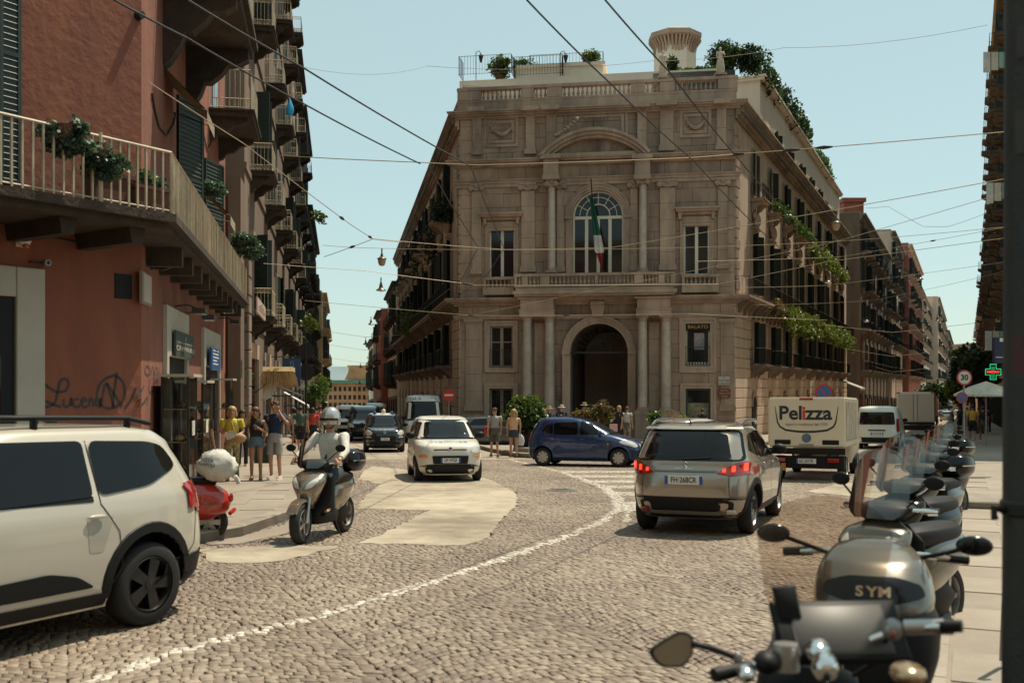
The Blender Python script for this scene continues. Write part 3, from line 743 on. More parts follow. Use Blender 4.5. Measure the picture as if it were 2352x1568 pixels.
# ground order
for a, c in ((1203, 1225), (1253, 1276.5), (1465.5, 1487.4), (1518, 1541.6)): column(a, c, 741, 936, doric=True, out=.62, plinth_to=ZG)
for a, c in ((1198, 1200), ): pass
for a, c, t in ((1070, 1108, 741), (1228, 1250, 741), (1490, 1515, 739), (1655, 1687, 732)): pilaster(a, c, t, 938, .1, cap=False)
for a, c in ((1070, 1108), (1655, 1687)):
 b = MB(); u0, u1 = W.u(a), W.u(c); zz = W.z((a + c) / 2, 737); b.box(u0 - .08, u1 + .08, -.2, 0, zz - .05, zz + .12); b.box(u0 - .03, u1 + .03, -.15, 0, zz - .14, zz - .05); pb(b, 'pilaster_cap', stone_l)
for a, c, t, bt in ((1199, 1277.5, 686, 729.5), (1462.5, 1542.5, 684, 727)):
 u0, u1, z0, z1 = RC(a, t, c, bt); b = MB(); b.box(u0, u1, -1.0, 0, z0, z0 + .3); b.box(u0 - .03, u1 + .03, -1.03, 0, z0 + .3, z0 + .37); b.box(u0 + .05, u1 - .05, -.95, 0, z0 + .37, z1 - .1)
 b.box(u0 - .08, u1 + .08, -1.1, 0, z1 - .1, z1)
 pb(b, 'entablature', stone_l)
# balcony over the columns
bu0, bu1 = W.u(1189), W.u(1551); zb = W.z(1370, 683)
b = MB(); b.box(bu0, bu1, -1.25, 0, zb, zb + .12); b.box(bu0 - .08, bu1 + .08, -1.38, 0, zb + .12, zb + .3); b.box(bu0 + .06, bu1 - .06, -1.18, .0, zb + .3, W.z(1370, 664))
balc = pb(b, 'balcony', stone_l)
def baluster_mesh(h, r=.085, n=10):
 b = MB(); p = [(.9, 0), (.9, .06), (.55, .09), (.62, .12), (1.0, .26), (.98, .34), (.55, .55), (.42, .70), (.45, .76), (.62, .80), (.45, .84), (.8, .92), (.85, 1.0)]
 b.lathe([(r * a, h * c) for a, c in p], n); return b.mesh('baluster', stone_l, smooth=50)
def balustrade(parent, u0, u1, y, z0, z1, piers, rail=.14, foot=.12, nper=.22, pier_w=None, thick=.13):
 """piers: list of (u0,u1); balusters fill the spaces between"""
 b = MB(); b.box(u0, u1, y - thick, y + thick, z0, z0 + foot); b.box(u0 - .03, u1 + .03, y - thick - .05, y + thick + .05, z1 - rail, z1 - .05); b.box(u0, u1, y - thick - .02, y + thick + .02, z1 - .05, z1)
 o = pb(b, 'balustrade', stone_l, parent)
 hb = z1 - rail - z0 - foot; me = baluster_mesh(hb)
 for p in piers: b = MB(); b.bbox(p[0], p[1], y - thick - .03, y + thick + .03, z0 + foot, z1 - rail, .02); b.build('pier', stone_l, o, PM)
 edges = [u0] + [q for p in piers for q in p] + [u1]
 for a, c in zip(edges[::2], edges[1::2]):
  L = c - a
  if L < .15: continue
  n = max(1, round(L / nper))
  for k in range(n): put('baluster', me, o, PM @ T(a + L * (k + .5) / n, y, z0 + foot))
 return o
zb0, zb1 = W.z(1370, 662), W.z(1370, 629.5) - .05
def up(px): return W.u(px)
balustrade(balc, bu0, bu1, -1.05, zb0, zb1, [(up(1189), up(1194)), (up(1206), up(1219)), (up(1247), up(1268)), (up(1370), up(1377)) , (up(1458), up(1480)), (up(1513), up(1527)), (up(1541), up(1551))])
for a, c in ((1113, 1183), (1566, 1650)):
 m_ = (a + c) / 2; z0, z1 = W.z(m_, 666 if a < 1300 else 660), W.z(m_, 638.6 if a < 1300 else 632)
 b = MB(); b.box(up(a), up(c), -.5, 0, z0 - .3, z0); bb = pb(b, 'balcony', stone_l)
 balustrade(bb, up(a), up(c), -.36, z0, z1, [(up(a), up(a + 7)), (up(c - 7), up(c))])
# upper order
for a, c in ((1260.5, 1278), (1468, 1486.7)): column(a, c, 434 if a < 1300 else 428, 620, doric=False, out=.45)
for a, c, t, q in ((1084, 1106, 440, 625), (1198, 1229, 438.5, 620), (1279.5, 1296, 436, 620), (1448, 1465, 433, 618), (1516, 1551, 431, 616), (1648.5, 1671, 428, 612)):
 pilaster(a, c, t, q, .14)
for a, c, t, q in ((1086, 1106, 268, 352), (1208, 1229, 266, 350), (1255, 1278, 264, 348), (1464, 1485, 258, 344), (1516, 1547, 254, 342), (1646, 1668, 250, 340)):
 pilaster(a, c, t, q, .13)
 b = MB(); u0, u1 = up(a), up(c); zz = W.z((a + c) / 2, t - 10); b.box(u0 - .2, u1 + .2, -.66, 0, zz - .1, zz + .14); pb(b, 'cornice_block', stone_l)
# columns carry broken entablature pieces below the pediment
for a, c in ((1250, 1288), (1457, 1496)):
 m_ = (a + c) / 2; b = MB(); b.box(up(a), up(c), -.85, 0, W.z(m_, 418), W.z(m_, 408)); b.box(up(a) + .05, up(c) - .05, -.78, 0, W.z(m_, 408), W.z(m_, 372)); b.box(up(a) - .1, up(c) + .1, -.98, 0, W.z(m_, 372), W.z(m_, 362)); pb(b, 'entablature', stone_l)
# segmental pediment
pu0, pu1 = up(1243), up(1496); zp = W.z(1370, 360); hp = W.z(1370, 302) - zp; cc = (pu0 + pu1) / 2; hw = (pu1 - pu0) / 2
Rr = (hw * hw + hp * hp) / (2 * hp); zc0 = zp + hp - Rr; a0 = math.asin(hw / Rr)
b = MB()
for r0, r1, yy in ((Rr - .16, Rr, -.98), (Rr - .34, Rr - .16, -.86), (Rr - .5, Rr - .34, -.7)): b.arch(cc, zc0, r0, r1, yy, 0, 36, PI / 2 - a0, PI / 2 + a0)
b.box(pu0, pu1, -.60, 0, zp - .05, zp + .12)
pb(b, 'pediment', stone_l, smooth=30)
b = MB(); n = 24; vs = [(cc - (hw - .3) + 2 * (hw - .3) * k / n, -.3, zc0 + math.sqrt((Rr - .4) ** 2 - (-(hw - .3) + 2 * (hw - .3) * k / n) ** 2)) for k in range(n + 1)]
b.add([(cc - hw + .3, -.3, zp), (cc + hw - .3, -.3, zp)] + vs[::-1], [tuple(range(len(vs) + 2))]); pb(b, 'tympanum', stone)
# reliefs
def panel(px0, py0, px1, py1, t=.16):
 u0, u1, z0, z1 = RC(px0, py0, px1, py1); b = MB()
 for (q, yy) in ((0, -.07), (.22, -.045)):
  b.box(u0 + q, u0 + q + t, yy, 0, z0 + q, z1 - q); b.box(u1 - q - t, u1 - q, yy, 0, z0 + q, z1 - q)
  b.box(u0 + q + t, u1 - q - t, yy, 0, z1 - q - t, z1 - q); b.box(u0 + q + t, u1 - q - t, yy, 0, z0 + q, z0 + q + t)
 return pb(b, 'panel', stone_l)
panel(1112, 268, 1191, 338); panel(1561, 252, 1634, 316); panel(1297, 254, 1443, 322)
def swag(px0, px1, py, drop):
 u0, u1 = up(px0), up(px1); z = W.z((px0 + px1) / 2, py); b = MB(); n = 16; pts = []
 for k in range(n + 1):
  t = k / n; pts.append((u0 + (u1 - u0) * t, -.1, z - drop * (1 - (2 * t - 1) ** 2)))
 for k, p in enumerate(pts): b.ell(p, (.075 + .045 * math.sin(PI * k / n),) * 3, 7, 5)
 for x in (u0, u1): b.tube([(x, -.1, z), (x + .03, -.1, z - .3)], .05, 6); b.lathe([(.07, -.12), (.1, -.09), (.07, 0)], 10, (x, 0, z + .08), axis='y')
 pb(b, 'garland', stone_l, smooth=60)
swag(1129, 1178, 292, .42); swag(1577, 1619, 277, .42)
b = MB(); p0, p1 = (up(1280), W.z(1280, 318)), (up(1329), W.z(1329, 282))   # fragment of a carved figure on the pediment
for k in range(8):
 t = k / 7; b.ell((p0[0] + (p1[0] - p0[0]) * t, -.75, p0[1] + (p1[1] - p0[1]) * (t ** 1.4)), (.14, .12, .10 + .03 * math.sin(k * 2)), 7, 5)
pb(b, 'carved_relief', stone_l, smooth=60)
# roof balustrade (the parapet wall and the rail)
zp0 = W.z(1376, 244); zr1 = W.z(1376, 188) ; zr0 = W.z(1376, 223)
b = MB(); b.box(-.1, W.L + .05, -.02, .4, z4 + .2, zr0); pb(b, 'parapet', stone_l)
balustrade(pal, -.1, W.L + .1, .12, zr0, zr1, [(-.1, up(1105)), (up(1197), up(1227)), (up(1257), up(1291)), (up(1449), up(1482)), (up(1516), up(1550)), (up(1649), W.L + .1)], rail=.18, nper=.26, thick=.16)
# ---------- the two long side fronts
sh_me = {}
def shutter_mesh(w_, h):
 k = (round(w_, 2), round(h, 2))
 if k not in sh_me:
  b = MB(); b.box(0, .05, 0, .04, 0, h); b.box(w_ - .05, w_, 0, .04, 0, h)
  for z in (0, h * .5 - .03, h - .06): b.box(.05, w_ - .05, 0, .04, z, z + .06)
  n = int(h / .09)
  for i in range(n): z = .07 + (h - .14) * i / n; b.add([(.05, .0, z), (w_ - .05, .0, z), (w_ - .05, .04, z + .06), (.05, .04, z + .06)], [(0, 1, 2, 3)])
  b.box(.05, w_ - .05, .018, .022, .06, h - .06)
  sh_me[k] = b.mesh('shutter', shutter)
 return sh_me[k]
side_me = {}
def side_window(WL, u, z0, z1, w_, parent, frame=stone_l, open_a=None, pediment=False, shut=True, base=0.0):
 key = (round(w_, 2), round(z1 - z0, 2), frame.name, pediment); h = z1 - z0
 if key not in side_me:
  b = MB(); t = .17
  b.box(-w_ / 2 - t, -w_ / 2, -.1, .02, 0, h + t); b.box(w_ / 2, w_ / 2 + t, -.1, .02, 0, h + t); b.box(-w_ / 2, w_ / 2, -.1, .02, h, h + t)
  b.box(-w_ / 2 - t - .05, w_ / 2 + t + .05, -.16, .02, -.08, 0)
  if pediment: b.box(-w_ / 2 - .3, w_ / 2 + .3, -.3, 0, h + .32, h + .42); b.box(-w_ / 2 - .2, w_ / 2 + .2, -.18, 0, h + t, h + .32)
  g = MB(); g.box(-w_ / 2, w_ / 2, -.03, .0, 0, h)
  f = MB(); f.box(-.03, .03, -.05, -.031, 0, h); f.box(-w_ / 2, w_ / 2, -.05, -.031, h * .7, h * .7 + .05)
  side_me[key] = (b.mesh('window', frame), g.mesh('pane', wglass), f.mesh('sash', wframe))
 a, g, f = side_me[key]; M = WL.at(u, base, z0)
 o = put('window', a, parent, M); put('pane', g, o, M)
 if w_ > .8: put('sash', f, o, M)
 if shut:
  me = shutter_mesh(w_ / 2, h)
  oa = open_a if open_a is not None else random.uniform(135, 168)
  put('shutter', me, o, M @ T(-w_ / 2, -.11, 0) @ Matrix.Rotation(-math.radians(oa), 4, 'Z'))
  put('shutter', me, o, M @ T(w_ / 2, -.11, 0) @ Matrix.Rotation(math.radians(oa + random.uniform(-20, 20)), 4, 'Z') @ Matrix.Scale(-1, 4, (1, 0, 0)))
 return o
rail_me = {}
def railing_mesh(L, d, h=1.0, step=.13, m=iron, fancy=False, r=.009, name='railing'):
 k = (round(L, 2), round(d, 2), h, m.name, fancy)
 if k in rail_me: return rail_me[k]
 b = MB()
 path = [(-L / 2, 0), (-L / 2, -d), (L / 2, -d), (L / 2, 0)]
 for (x0, y0), (x1, y1) in zip(path[:-1], path[1:]):
  n = max(1, round(math.hypot(x1 - x0, y1 - y0) / step))
  for z in (.06, h) + ((.22, h - .16) if fancy else ()): b.tube([(x0, y0, z), (x1, y1, z)], r * (1.7 if z == h else 1.2), 4)
  for i in range(n + 1):
   t = i / n; x, y = x0 + (x1 - x0) * t, y0 + (y1 - y0) * t
   b.tube([(x, y, 0), (x, y, h)], r * (1.8 if i in (0, n) else 1), 4, caps=False)
   if fancy and i < n:
    t2 = (i + 1) / n; x2, y2 = x0 + (x1 - x0) * t2, y0 + (y1 - y0) * t2
    b.tube([(x, y, .06), (x2, y2, .22)], r * .7, 3, caps=False); b.tube([(x, y, .22), (x2, y2, .06)], r * .7, 3, caps=False)
    b.tube([(x, y, h - .16), (x2, y2, h)], r * .7, 3, caps=False); b.tube([(x, y, h), (x2, y2, h - .16)], r * .7, 3, caps=False)
 rail_me[k] = b.mesh(name, m); return rail_me[k]
slab_me = {}
def balcony(WL, u, z, L, d, parent, m=slabm, rm=iron, fancy=False, h=1.0, brackets=2, step=.13, base=0, lip=None):
 key = (round(L, 2), round(d, 2), m.name, brackets)
 if key not in slab_me:
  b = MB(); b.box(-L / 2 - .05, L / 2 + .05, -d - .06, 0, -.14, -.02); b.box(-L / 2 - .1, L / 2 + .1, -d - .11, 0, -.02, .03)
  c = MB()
  c.prism([(0, 0), (.0, 0)], 0, 0) if False else None
  prof = [(0, 0), (-d * .92, 0), (-d * .92, -.10), (-d * .75, -.17), (-d * .6, -.2), (-d * .42, -.36), (-d * .2, -.42), (-d * .12, -.56), (0, -.6)]
  n = len(prof); vs = [(-.09, p[0], p[1] - .14) for p in prof] + [(.09, p[0], p[1] - .14) for p in prof]
  c.add(vs, [tuple(range(n)), tuple(range(n, 2 * n))[::-1]] + [(i, i + n, (i + 1) % n + n, (i + 1) % n) for i in range(n)])
  slab_me[key] = (b.mesh('balcony', m), c.mesh('bracket', m))
 a, c = slab_me[key]; M = WL.at(u, base, z); o = put('balcony', a, parent, M)
 for k in range(brackets): put('bracket', c, o, M @ T(-L / 2 + .2 + (L - .4) * (k / (brackets - 1) if brackets > 1 else .5), 0, 0))
 put('railing', railing_mesh(L, d, h, step, rm, fancy), o, M @ T(0, 0, .03))
 return o
zA, zB_, zC, zD = 6.62, 2.76, ztop - .9, ztop
def flank(WL, us, ulo, uhi, near_end, zt_=21.6, a0_=11.0):
 """side front: rusticated foot, balcony lines, windows, cornice, attic"""
 b = MB(); b.box(0, WL.L, .06, .5, ZG - 2.5, zC + .6); o = b.build('side_wall', plaster, pal, WL.M)
 # rustication courses between bays
 edges = [0.0] + [v for u in sorted(us) for v in (u - .8, u + .8)] + [WL.L]
 hc = .55; blk = {}
 z = ZG - .35
 while z < zA - .6:
  for a, c in zip(edges[::2], edges[1::2]):
   k = (round(c - a, 2));
   if k not in blk: q = MB(); q.bbox(.01, c - a - .01, -.0, .07, .018, hc - .018, .02); blk[k] = q.mesh('stone_block', plaster)
   put('stone_block', blk[k], o, WL.at(a, 0, z))
  z += hc
 # quoins above
 k = 0; z = zA + .3; q1 = MB(); q1.bbox(0, .95, -.05, .06, .02, hc - .02, .02); q1 = q1.mesh('quoin', stone_l)
 q2 = MB(); q2.bbox(0, .62, -.05, .06, .02, hc - .02, .02); q2 = q2.mesh('quoin', stone_l)
 while z < zC - .5:
  w_ = (.95, .62)[k % 2]; put('quoin', (q1, q2)[k % 2], o, WL.at(0 if near_end == 0 else WL.L - w_, 0, z)); z += hc; k += 1
 for u in us:
  far = abs(u - (0 if near_end == 0 else WL.L))
  if u < ulo or u > uhi: continue
  # arched street opening
  q = MB(); q.box(-.62, .62, -.01, .04, ZG - 2, .55); n = 14
  q.add([(.62 * math.cos(PI * i / n), -.01, .55 + .62 * math.sin(PI * i / n)) for i in range(n + 1)], [tuple(range(n + 1))[::-1]])
  if 'door' not in side_me: side_me['door'] = q.mesh('street_door', black)
  put('street_door', side_me['door'], pal, WL.at(u, 0, 0))
  if 'darch' not in side_me: q = MB(); q.arch(0, .55, .62, .82, -.06, .05, 14); side_me['darch'] = q.mesh('door_arch', stone_l)
  put('door_arch', side_me['darch'], pal, WL.at(u, 0, 0))
  side_window(WL, u, 3.0, 5.4, 1.0, pal, base=.0)
  balcony(WL, u, zB_ + .15, 2.5, .75, pal, stone_d, iron, h=.95, brackets=3)
  side_window(WL, u, 7.05, 10.5, 1.1, pal, pediment=True, base=.06)
  side_window(WL, u, 12.75, 15.3, .95, pal, base=.06)
  balcony(WL, u, 12.5, 1.9, .65, pal, stone_l, iron, h=.85)
  q = MB()
  if 'orn' not in side_me:
   q.ell((0, -.15, 0), (.5, .22, .45), 10, 6); q.ell((-.45, -.1, .25), (.25, .14, .22), 8, 5); q.ell((.45, -.1, .25), (.25, .14, .22), 8, 5); side_me['orn'] = q.mesh('carved_ornament', stone_l, smooth=60)
  put('carved_ornament', side_me['orn'], pal, WL.at(u, 0, 11.35))
 # continuous balcony on brackets
 q = MB(); q.box(0, WL.L, -.68, 0, zA - .24, zA - .12); q.box(0, WL.L, -.76, 0, zA - .12, zA)
 bo = q.build('balcony', stone, pal, WL.M); n = int(WL.L / 1.35)
 q = MB(); d = .62; prof = [(0, 0), (-d, 0), (-d, -.14), (-d * .7, -.25), (-d * .35, -.5), (-d * .2, -.75), (0, -.8)]; m_ = len(prof)
 q.add([(-.1, p[0], p[1]) for p in prof] + [(.1, p[0], p[1]) for p in prof], [tuple(range(m_)), tuple(range(m_, 2 * m_))[::-1]] + [(i, i + m_, (i + 1) % m_ + m_, (i + 1) % m_) for i in range(m_)])
 q = q.mesh('bracket', stone_d)
 for i in range(n): put('bracket', q, bo, WL.at((i + .5) * WL.L / n, 0, zA - .24))
 put('railing', railing_mesh(WL.L, .70, 1.0, .16), bo, WL.at(WL.L / 2, 0, zA))
 # main cornice with dentils
 q = MB(); zz = zC
 for h, p in ((.18, .12), (.16, .25), (.3, .22), (.14, .42), (.12, .50), (.1, .56)): q.box(-.05 if near_end == 0 else 0, WL.L, -p, 0, zz, zz + h); zz += h
 co = q.build('cornice', stone, pal, WL.M)
 q = MB(); n = int(WL.L / .42)
 for i in range(n): u = (i + .5) * WL.L / n; q.box(u - .12, u + .12, -.40, -.21, zC + .36, zC + .62)
 q.build('dentil', stone_d, co, WL.M, kind='stuff')
 # attic, set back
 za = zz
 q = MB(); q.box(a0_ if near_end == 0 else 0, WL.L - (0 if near_end == 0 else 1.2), .75, 2.4, ztop - .2, zt_ - .3); ao = q.build('attic', plaster_w, pal, WL.M)
 q = MB(); q.box(a0_ - .2 if near_end == 0 else 0, WL.L - (0 if near_end == 0 else 1.0), .45, 2.5, zt_ - .3, zt_ - .12); q.box(a0_ - .3 if near_end == 0 else 0, WL.L - (0 if near_end == 0 else .9), .35, 2.6, zt_ - .12, zt_); q.build('attic_cornice', plaster_w, ao, WL.M)
 for u in us:
  if u < ulo or u > uhi or (near_end == 0 and u < a0_): continue
  side_window(WL, u, za + .15, min(za + 1.9, zt_ - .5), .9, pal, frame=plaster_w, base=.75)
  put('railing', railing_mesh(1.5, .5, .8, .13), pal, WL.at(u, .75, za + .3))
WR = Wall(PAL_B, (PAL_B[0] + .4153 * LR, PAL_B[1] + .9097 * LR))
WLf = Wall((PAL_A[0] - .1664 * LL, PAL_A[1] + .986 * LL), PAL_A)
usR = [5.2 + 5.45 * k for k in range(9)]; usL = [LL - (5.0 + 5.45 * k) for k in range(11)]
flank(WR, usR, 0, 60, 0); flank(WLf, usL, 0, 70, 1, 18.9)
# roofs so that nothing is open from above
b = MB(); b.flat([(1, 1), (W.L - 1, 1), cr(LR, 1), cl(LL, 1)], ztop, ztop + .25); pb(b, 'roof', greyp)
# ---------- terrace pavilion, railing and lamps at the left of the roof
W2 = Wall((PAL_A[0] + .5, PAL_A[1] + 3.2), (PAL_B[0] + .5, PAL_B[1] + 3.2))
def R2(a, b_, c, d): m_ = (a + c) / 2; return W2.u(a), W2.u(c), W2.z(m_, d), W2.z(m_, b_)
u0, u1, z0, z1 = R2(1058, 186, 1300, 200); b = MB(); b.box(u0, u1 + 9, -.3, 6, ztop, z1 + .05); b.build('terrace', plaster_w, pal, W2.M)
u0, u1, z0, z1 = R2(1181, 147, 1384, 190); b = MB(); b.box(u0, u1, .3, 5, ztop, z1 - .1); b.box(u0 - .15, u1 + .15, .15, 5.1, z1 - .1, z1 + .08); b.build('roof_pavilion', plaster_w, pal, W2.M)
zt0 = W2.z(1120, 186) + .05
rl = railing_mesh(W2.u(1181) - W2.u(1063), 1.2, 1.1, .17, iron); put('terrace_railing', rl, pal, W2.at((W2.u(1181) + W2.u(1063)) / 2, .1, zt0))
rl = railing_mesh(W2.u(1293) - W2.u(1183), .6, 1.1, .17, iron); put('terrace_railing', rl, pal, W2.at((W2.u(1293) + W2.u(1183)) / 2, .1, zt0))
rl = railing_mesh(W2.u(1384) - W2.u(1215), .3, .6, .2, iron); put('terrace_railing', rl, pal, W2.at((W2.u(1384) + W2.u(1215)) / 2, .6, z1 + .08))
def roof_lamp(px, pyt, zb, lab):
 u = W2.u(px); h = W2.z(px, pyt) - zb; t = thing('terrace_lamp', lab, 'lamp', W2.at(u, -.1, zb), 'lanterns on the roof terrace')
 b = MB(); b.tube([(0, 0, 0), (0, 0, h), (.18, 0, h + .08), (.3, 0, h - .1)], .025, 6); b.build('post', iron, t)
 b = MB(); b.lathe([(.05, h - .62), (.14, h - .25), (.17, h - .22), (.05, h - .1)], 6, (.3, 0, 0)); b.build('lantern', iron, t)
roof_lamp(1094, 122, zt0, 'black lantern on a post at the left corner of the roof terrace')
roof_lamp(1288, 122, zt0, 'black lantern on a post beside the white roof pavilion')
# turret
t = thing('turret', 'pale octagonal roof turret with deep brackets under its top', 'tower', Matrix.Translation(PP(1550, 190, 72)))
Yt = 72; sc = Yt / F; zz = lambda py: (190 - py) * sc
R0 = 49 * sc
b = MB(); b.lathe([(R0, -3), (R0, zz(118))], 8, a0=PI / 8, a1=2 * PI + PI / 8); b.build('drum', plaster_w, t)
b = MB(); b.lathe([(R0 * 1.2, zz(97)), (R0 * 1.26, zz(94)), (R0 * 1.26, zz(84)), (R0 * .9, zz(76)), (.1, zz(71))], 8, a0=PI / 8, a1=2 * PI + PI / 8); b.lathe([(R0, zz(118)), (R0, zz(95))], 8, a0=PI / 8, a1=2 * PI + PI / 8); b.build('crown', stone_l, t)
for i in range(40):
 a = 2 * PI * i / 40 + .05
 M = WM[t.name] @ Matrix.Rotation(a, 4, 'Z') @ T(R0 * .95, 0, 0)
 if i == 0:
  q = MB(); pr = [(-.05, zz(132)), (.04, zz(128)), (.12, zz(112)), (R0 * .28, zz(98)), (-.05, zz(98))]; m_ = 5
  q.add([(p[0], -.07, p[1]) for p in pr] + [(p[0], .07, p[1]) for p in pr], [tuple(range(m_))[::-1], tuple(range(m_, 2 * m_))] + [(i_, (i_ + 1) % m_, (i_ + 1) % m_ + m_, i_ + m_) for i_ in range(m_)]); qm = q.mesh('bracket', stone_l)
 put('bracket', qm, t, M)
# ================================================================= OTHER BUILDINGS
def line_wall(px, Y, vp, len_, ret=False):
 """street wall starting where picture column px meets depth Y, running away towards vanishing column vp"""
 x = (px - CX) * Y / F; k = (vp - CX) / F; n = math.hypot(k, 1); d = (k / n, 1 / n)
 a = (x, Y); b_ = (x + d[0] * len_, Y + d[1] * len_)
 return Wall(b_, a) if ret else Wall(a, b_)
# ---- pink corner building
CK = Vector((-5.77, 15.5, 0)); DF = Vector((.555, .83, 0)).normalized(); DS2 = Vector((-.187, .982, 0)).normalized()
WF = Wall(CK - DF * 9, CK); WS = Wall(CK, CK + DS2 * 13.6)
ZP = gz(15) - .2
pk = thing('corner_building', 'rust pink corner building with shops and a long balcony above the pavement', 'building', T(CK.x - 3, CK.y + 3, gz(15)))
b = MB(); p = [CK - DF * 9, CK, CK + DS2 * 13.6]; q = [(v.x, v.y) for v in p] + [(p[2].x - 12, p[2].y + 1), (p[0].x - 10, p[0].y + 6)]
b.flat(q, ZP - .5, 13.5); b.build('wall', pink, pk, Matrix())
def wb(WL, name, m, parent, b, smooth=None): return b.build(name, m, parent, WL.M, smooth)
# marble door frame at the left with its dark door
u1 = WF.u(98); zt_ = WF.z(60, 615); b = MB()
b.bbox(u1 - .42, u1, -.07, .02, ZP - .2, zt_, .012); b.bbox(u1 - 2.2, u1 - .424, -.07, .02, zt_ - .42, zt_, .012)
dfm = wb(WF, 'door_frame', white_st, pk, b)
b = MB(); b.box(u1 - 2.2, u1 - .43, -.02, .01, ZP - .2, zt_ - .43); do = wb(WF, 'shop_door', black, pk, b)
b = MB(); b.box(u1 - 1.9, u1 - .62, -.03, -.022, ZP + 1.9, ZP + 2.7); b.box(u1 - .7, u1 - .62, -.035, -.022, ZP + .2, ZP + 2.7); b.build('door_panel', dglass, do, WF.M)
def rectW(WL, a, b_, c, d): m_ = (a + c) / 2; return WL.u(a), WL.u(c), WL.z(m_, d), WL.z(m_, b_)
r = rectW(WF, 263, 629, 302, 686); b = MB(); b.box(r[0], r[1], -.012, .02, r[2], r[3])
for k in range(8): z = r[2] + (r[3] - r[2]) * (k + .5) / 8; b.box(r[0] + .01, r[1] - .01, -.022, -.01, z - .008, z + .008)
wb(WF, 'wall_vent', black, pk, b)
# alarm siren and little camera, each on the wall
t = thing('alarm_siren', 'cream alarm siren box on the pink wall above the marble door frame', 'alarm', WF.at(WF.u(48), 0, WF.z(48, 545)))
b = MB(); b.ell((0, -.09, 0), (.10, .08, .15), 12, 8); b.box(-.09, .09, -.04, 0, -.14, .13); b.build('housing', wframe, t, smooth=60)
b = MB(); b.ell((0, -.11, -.12), (.05, .05, .035), 8, 5); b.build('lamp', red_l, t, smooth=60)
t = thing('security_camera', 'small round security camera above the marble door frame', 'camera', WF.at(WF.u(97), 0, WF.z(97, 605)))
b = MB(); b.tube([(-.2, 0, .0), (-.2, -.06, 0), (0, -.08, 0)], .012, 6); b.build('arm', iron, t)
b = MB(); b.lathe([(.045, -.15), (.05, -.14), (.05, -.05), (.03, -.04)], 12, (0, 0, 0), axis='y'); b.build('body', steel, t, smooth=40); b = MB(); b.lathe([(.0, -.155), (.03, -.152)], 12, axis='y'); b.build('lens', dglass, t)
# shutters at the far upper left, above the balcony
r = rectW(WF, -60, -40, 44, 420)
for a0_, a1_ in ((r[0], (r[0] + r[1]) / 2 - .01), ((r[0] + r[1]) / 2 + .01, r[1])):
 o = put('shutter', shutter_mesh(a1_ - a0_, 3.6), pk, WF.at(a0_, -.06, r[2]))
# graffiti on the front wall
gm = mat('graffiti', (.02, .02, .022), .7, var=.5, scale=9, col2=(.08, .05, .045))
def scrawl(WL, name, strokes, parent, w_=.022):
 b = MB()
 for st_ in strokes:
  pts = []
  P_ = [(WL.u(x), WL.z(x, y)) for x, y in st_]
  # smooth the hand drawn line
  for i in range(len(P_) - 1):
   p0 = P_[max(i - 1, 0)]; p1 = P_[i]; p2 = P_[i + 1]; p3 = P_[min(i + 2, len(P_) - 1)]
   for k in range(5):
    t_ = k / 5; f = lambda a, b__, c, d: .5 * (2 * b__ + (c - a) * t_ + (2 * a - 5 * b__ + 4 * c - d) * t_ ** 2 + (3 * b__ - a - 3 * c + d) * t_ ** 3)
    pts.append((f(p0[0], p1[0], p2[0], p3[0]), f(p0[1], p1[1], p2[1], p3[1])))
  pts.append(P_[-1]); vs = []
  for i, p_ in enumerate(pts):
   a = pts[max(i - 1, 0)]; c = pts[min(i + 1, len(pts) - 1)]; dx, dz = c[0] - a[0], c[1] - a[1]; L = math.hypot(dx, dz) or 1
   nx, nz = -dz / L * w_ / 2, dx / L * w_ / 2; vs += [(p_[0] + nx, -.003, p_[1] + nz), (p_[0] - nx, -.003, p_[1] - nz)]
  b.add(vs, [(2 * i, 2 * i + 1, 2 * i + 3, 2 * i + 2) for i in range(len(pts) - 1)])
 return b.build(name, gm, parent, WL.M)
scrawl(WF, 'graffiti', [[(98, 878), (115, 892), (135, 900), (152, 895), (157, 880), (150, 870), (138, 875), (132, 900), (125, 925), (108, 934), (96, 930), (104, 922), (125, 930), (140, 934)],
 [(146, 916), (146, 930), (153, 934), (160, 928), (163, 914), (164, 933)], [(180, 916), (170, 918), (168, 930), (176, 935), (184, 930)], [(187, 924), (198, 918), (190, 914), (186, 926), (192, 935), (200, 932)],
 [(204, 934), (205, 918), (210, 916), (214, 934)], [(218, 916), (220, 930), (228, 928), (232, 914), (228, 938)],
 [(262, 862), (238, 872), (224, 895), (224, 920), (240, 936), (262, 936), (282, 920), (286, 895), (278, 872), (262, 862)], [(232, 934), (243, 880), (262, 936)], [(268, 855), (262, 900), (258, 936)], [(245, 880), (262, 905), (280, 934)],
 [(286, 938), (300, 918), (312, 890)]], pk, .042)
scrawl(WS, 'graffiti', [[(335, 842), (332, 855), (340, 862), (344, 848), (336, 840)], [(346, 860), (350, 842), (354, 860), (358, 842), (362, 860)], [(364, 842), (366, 860)], [(318, 890), (318, 905), (324, 900), (330, 885)], [(316, 915), (324, 912), (322, 930), (330, 925), (338, 912), (336, 930)], [(344, 870), (342, 900), (350, 895), (354, 870), (350, 905)], [(356, 880), (362, 872), (360, 900), (366, 895)]], pk, .042)
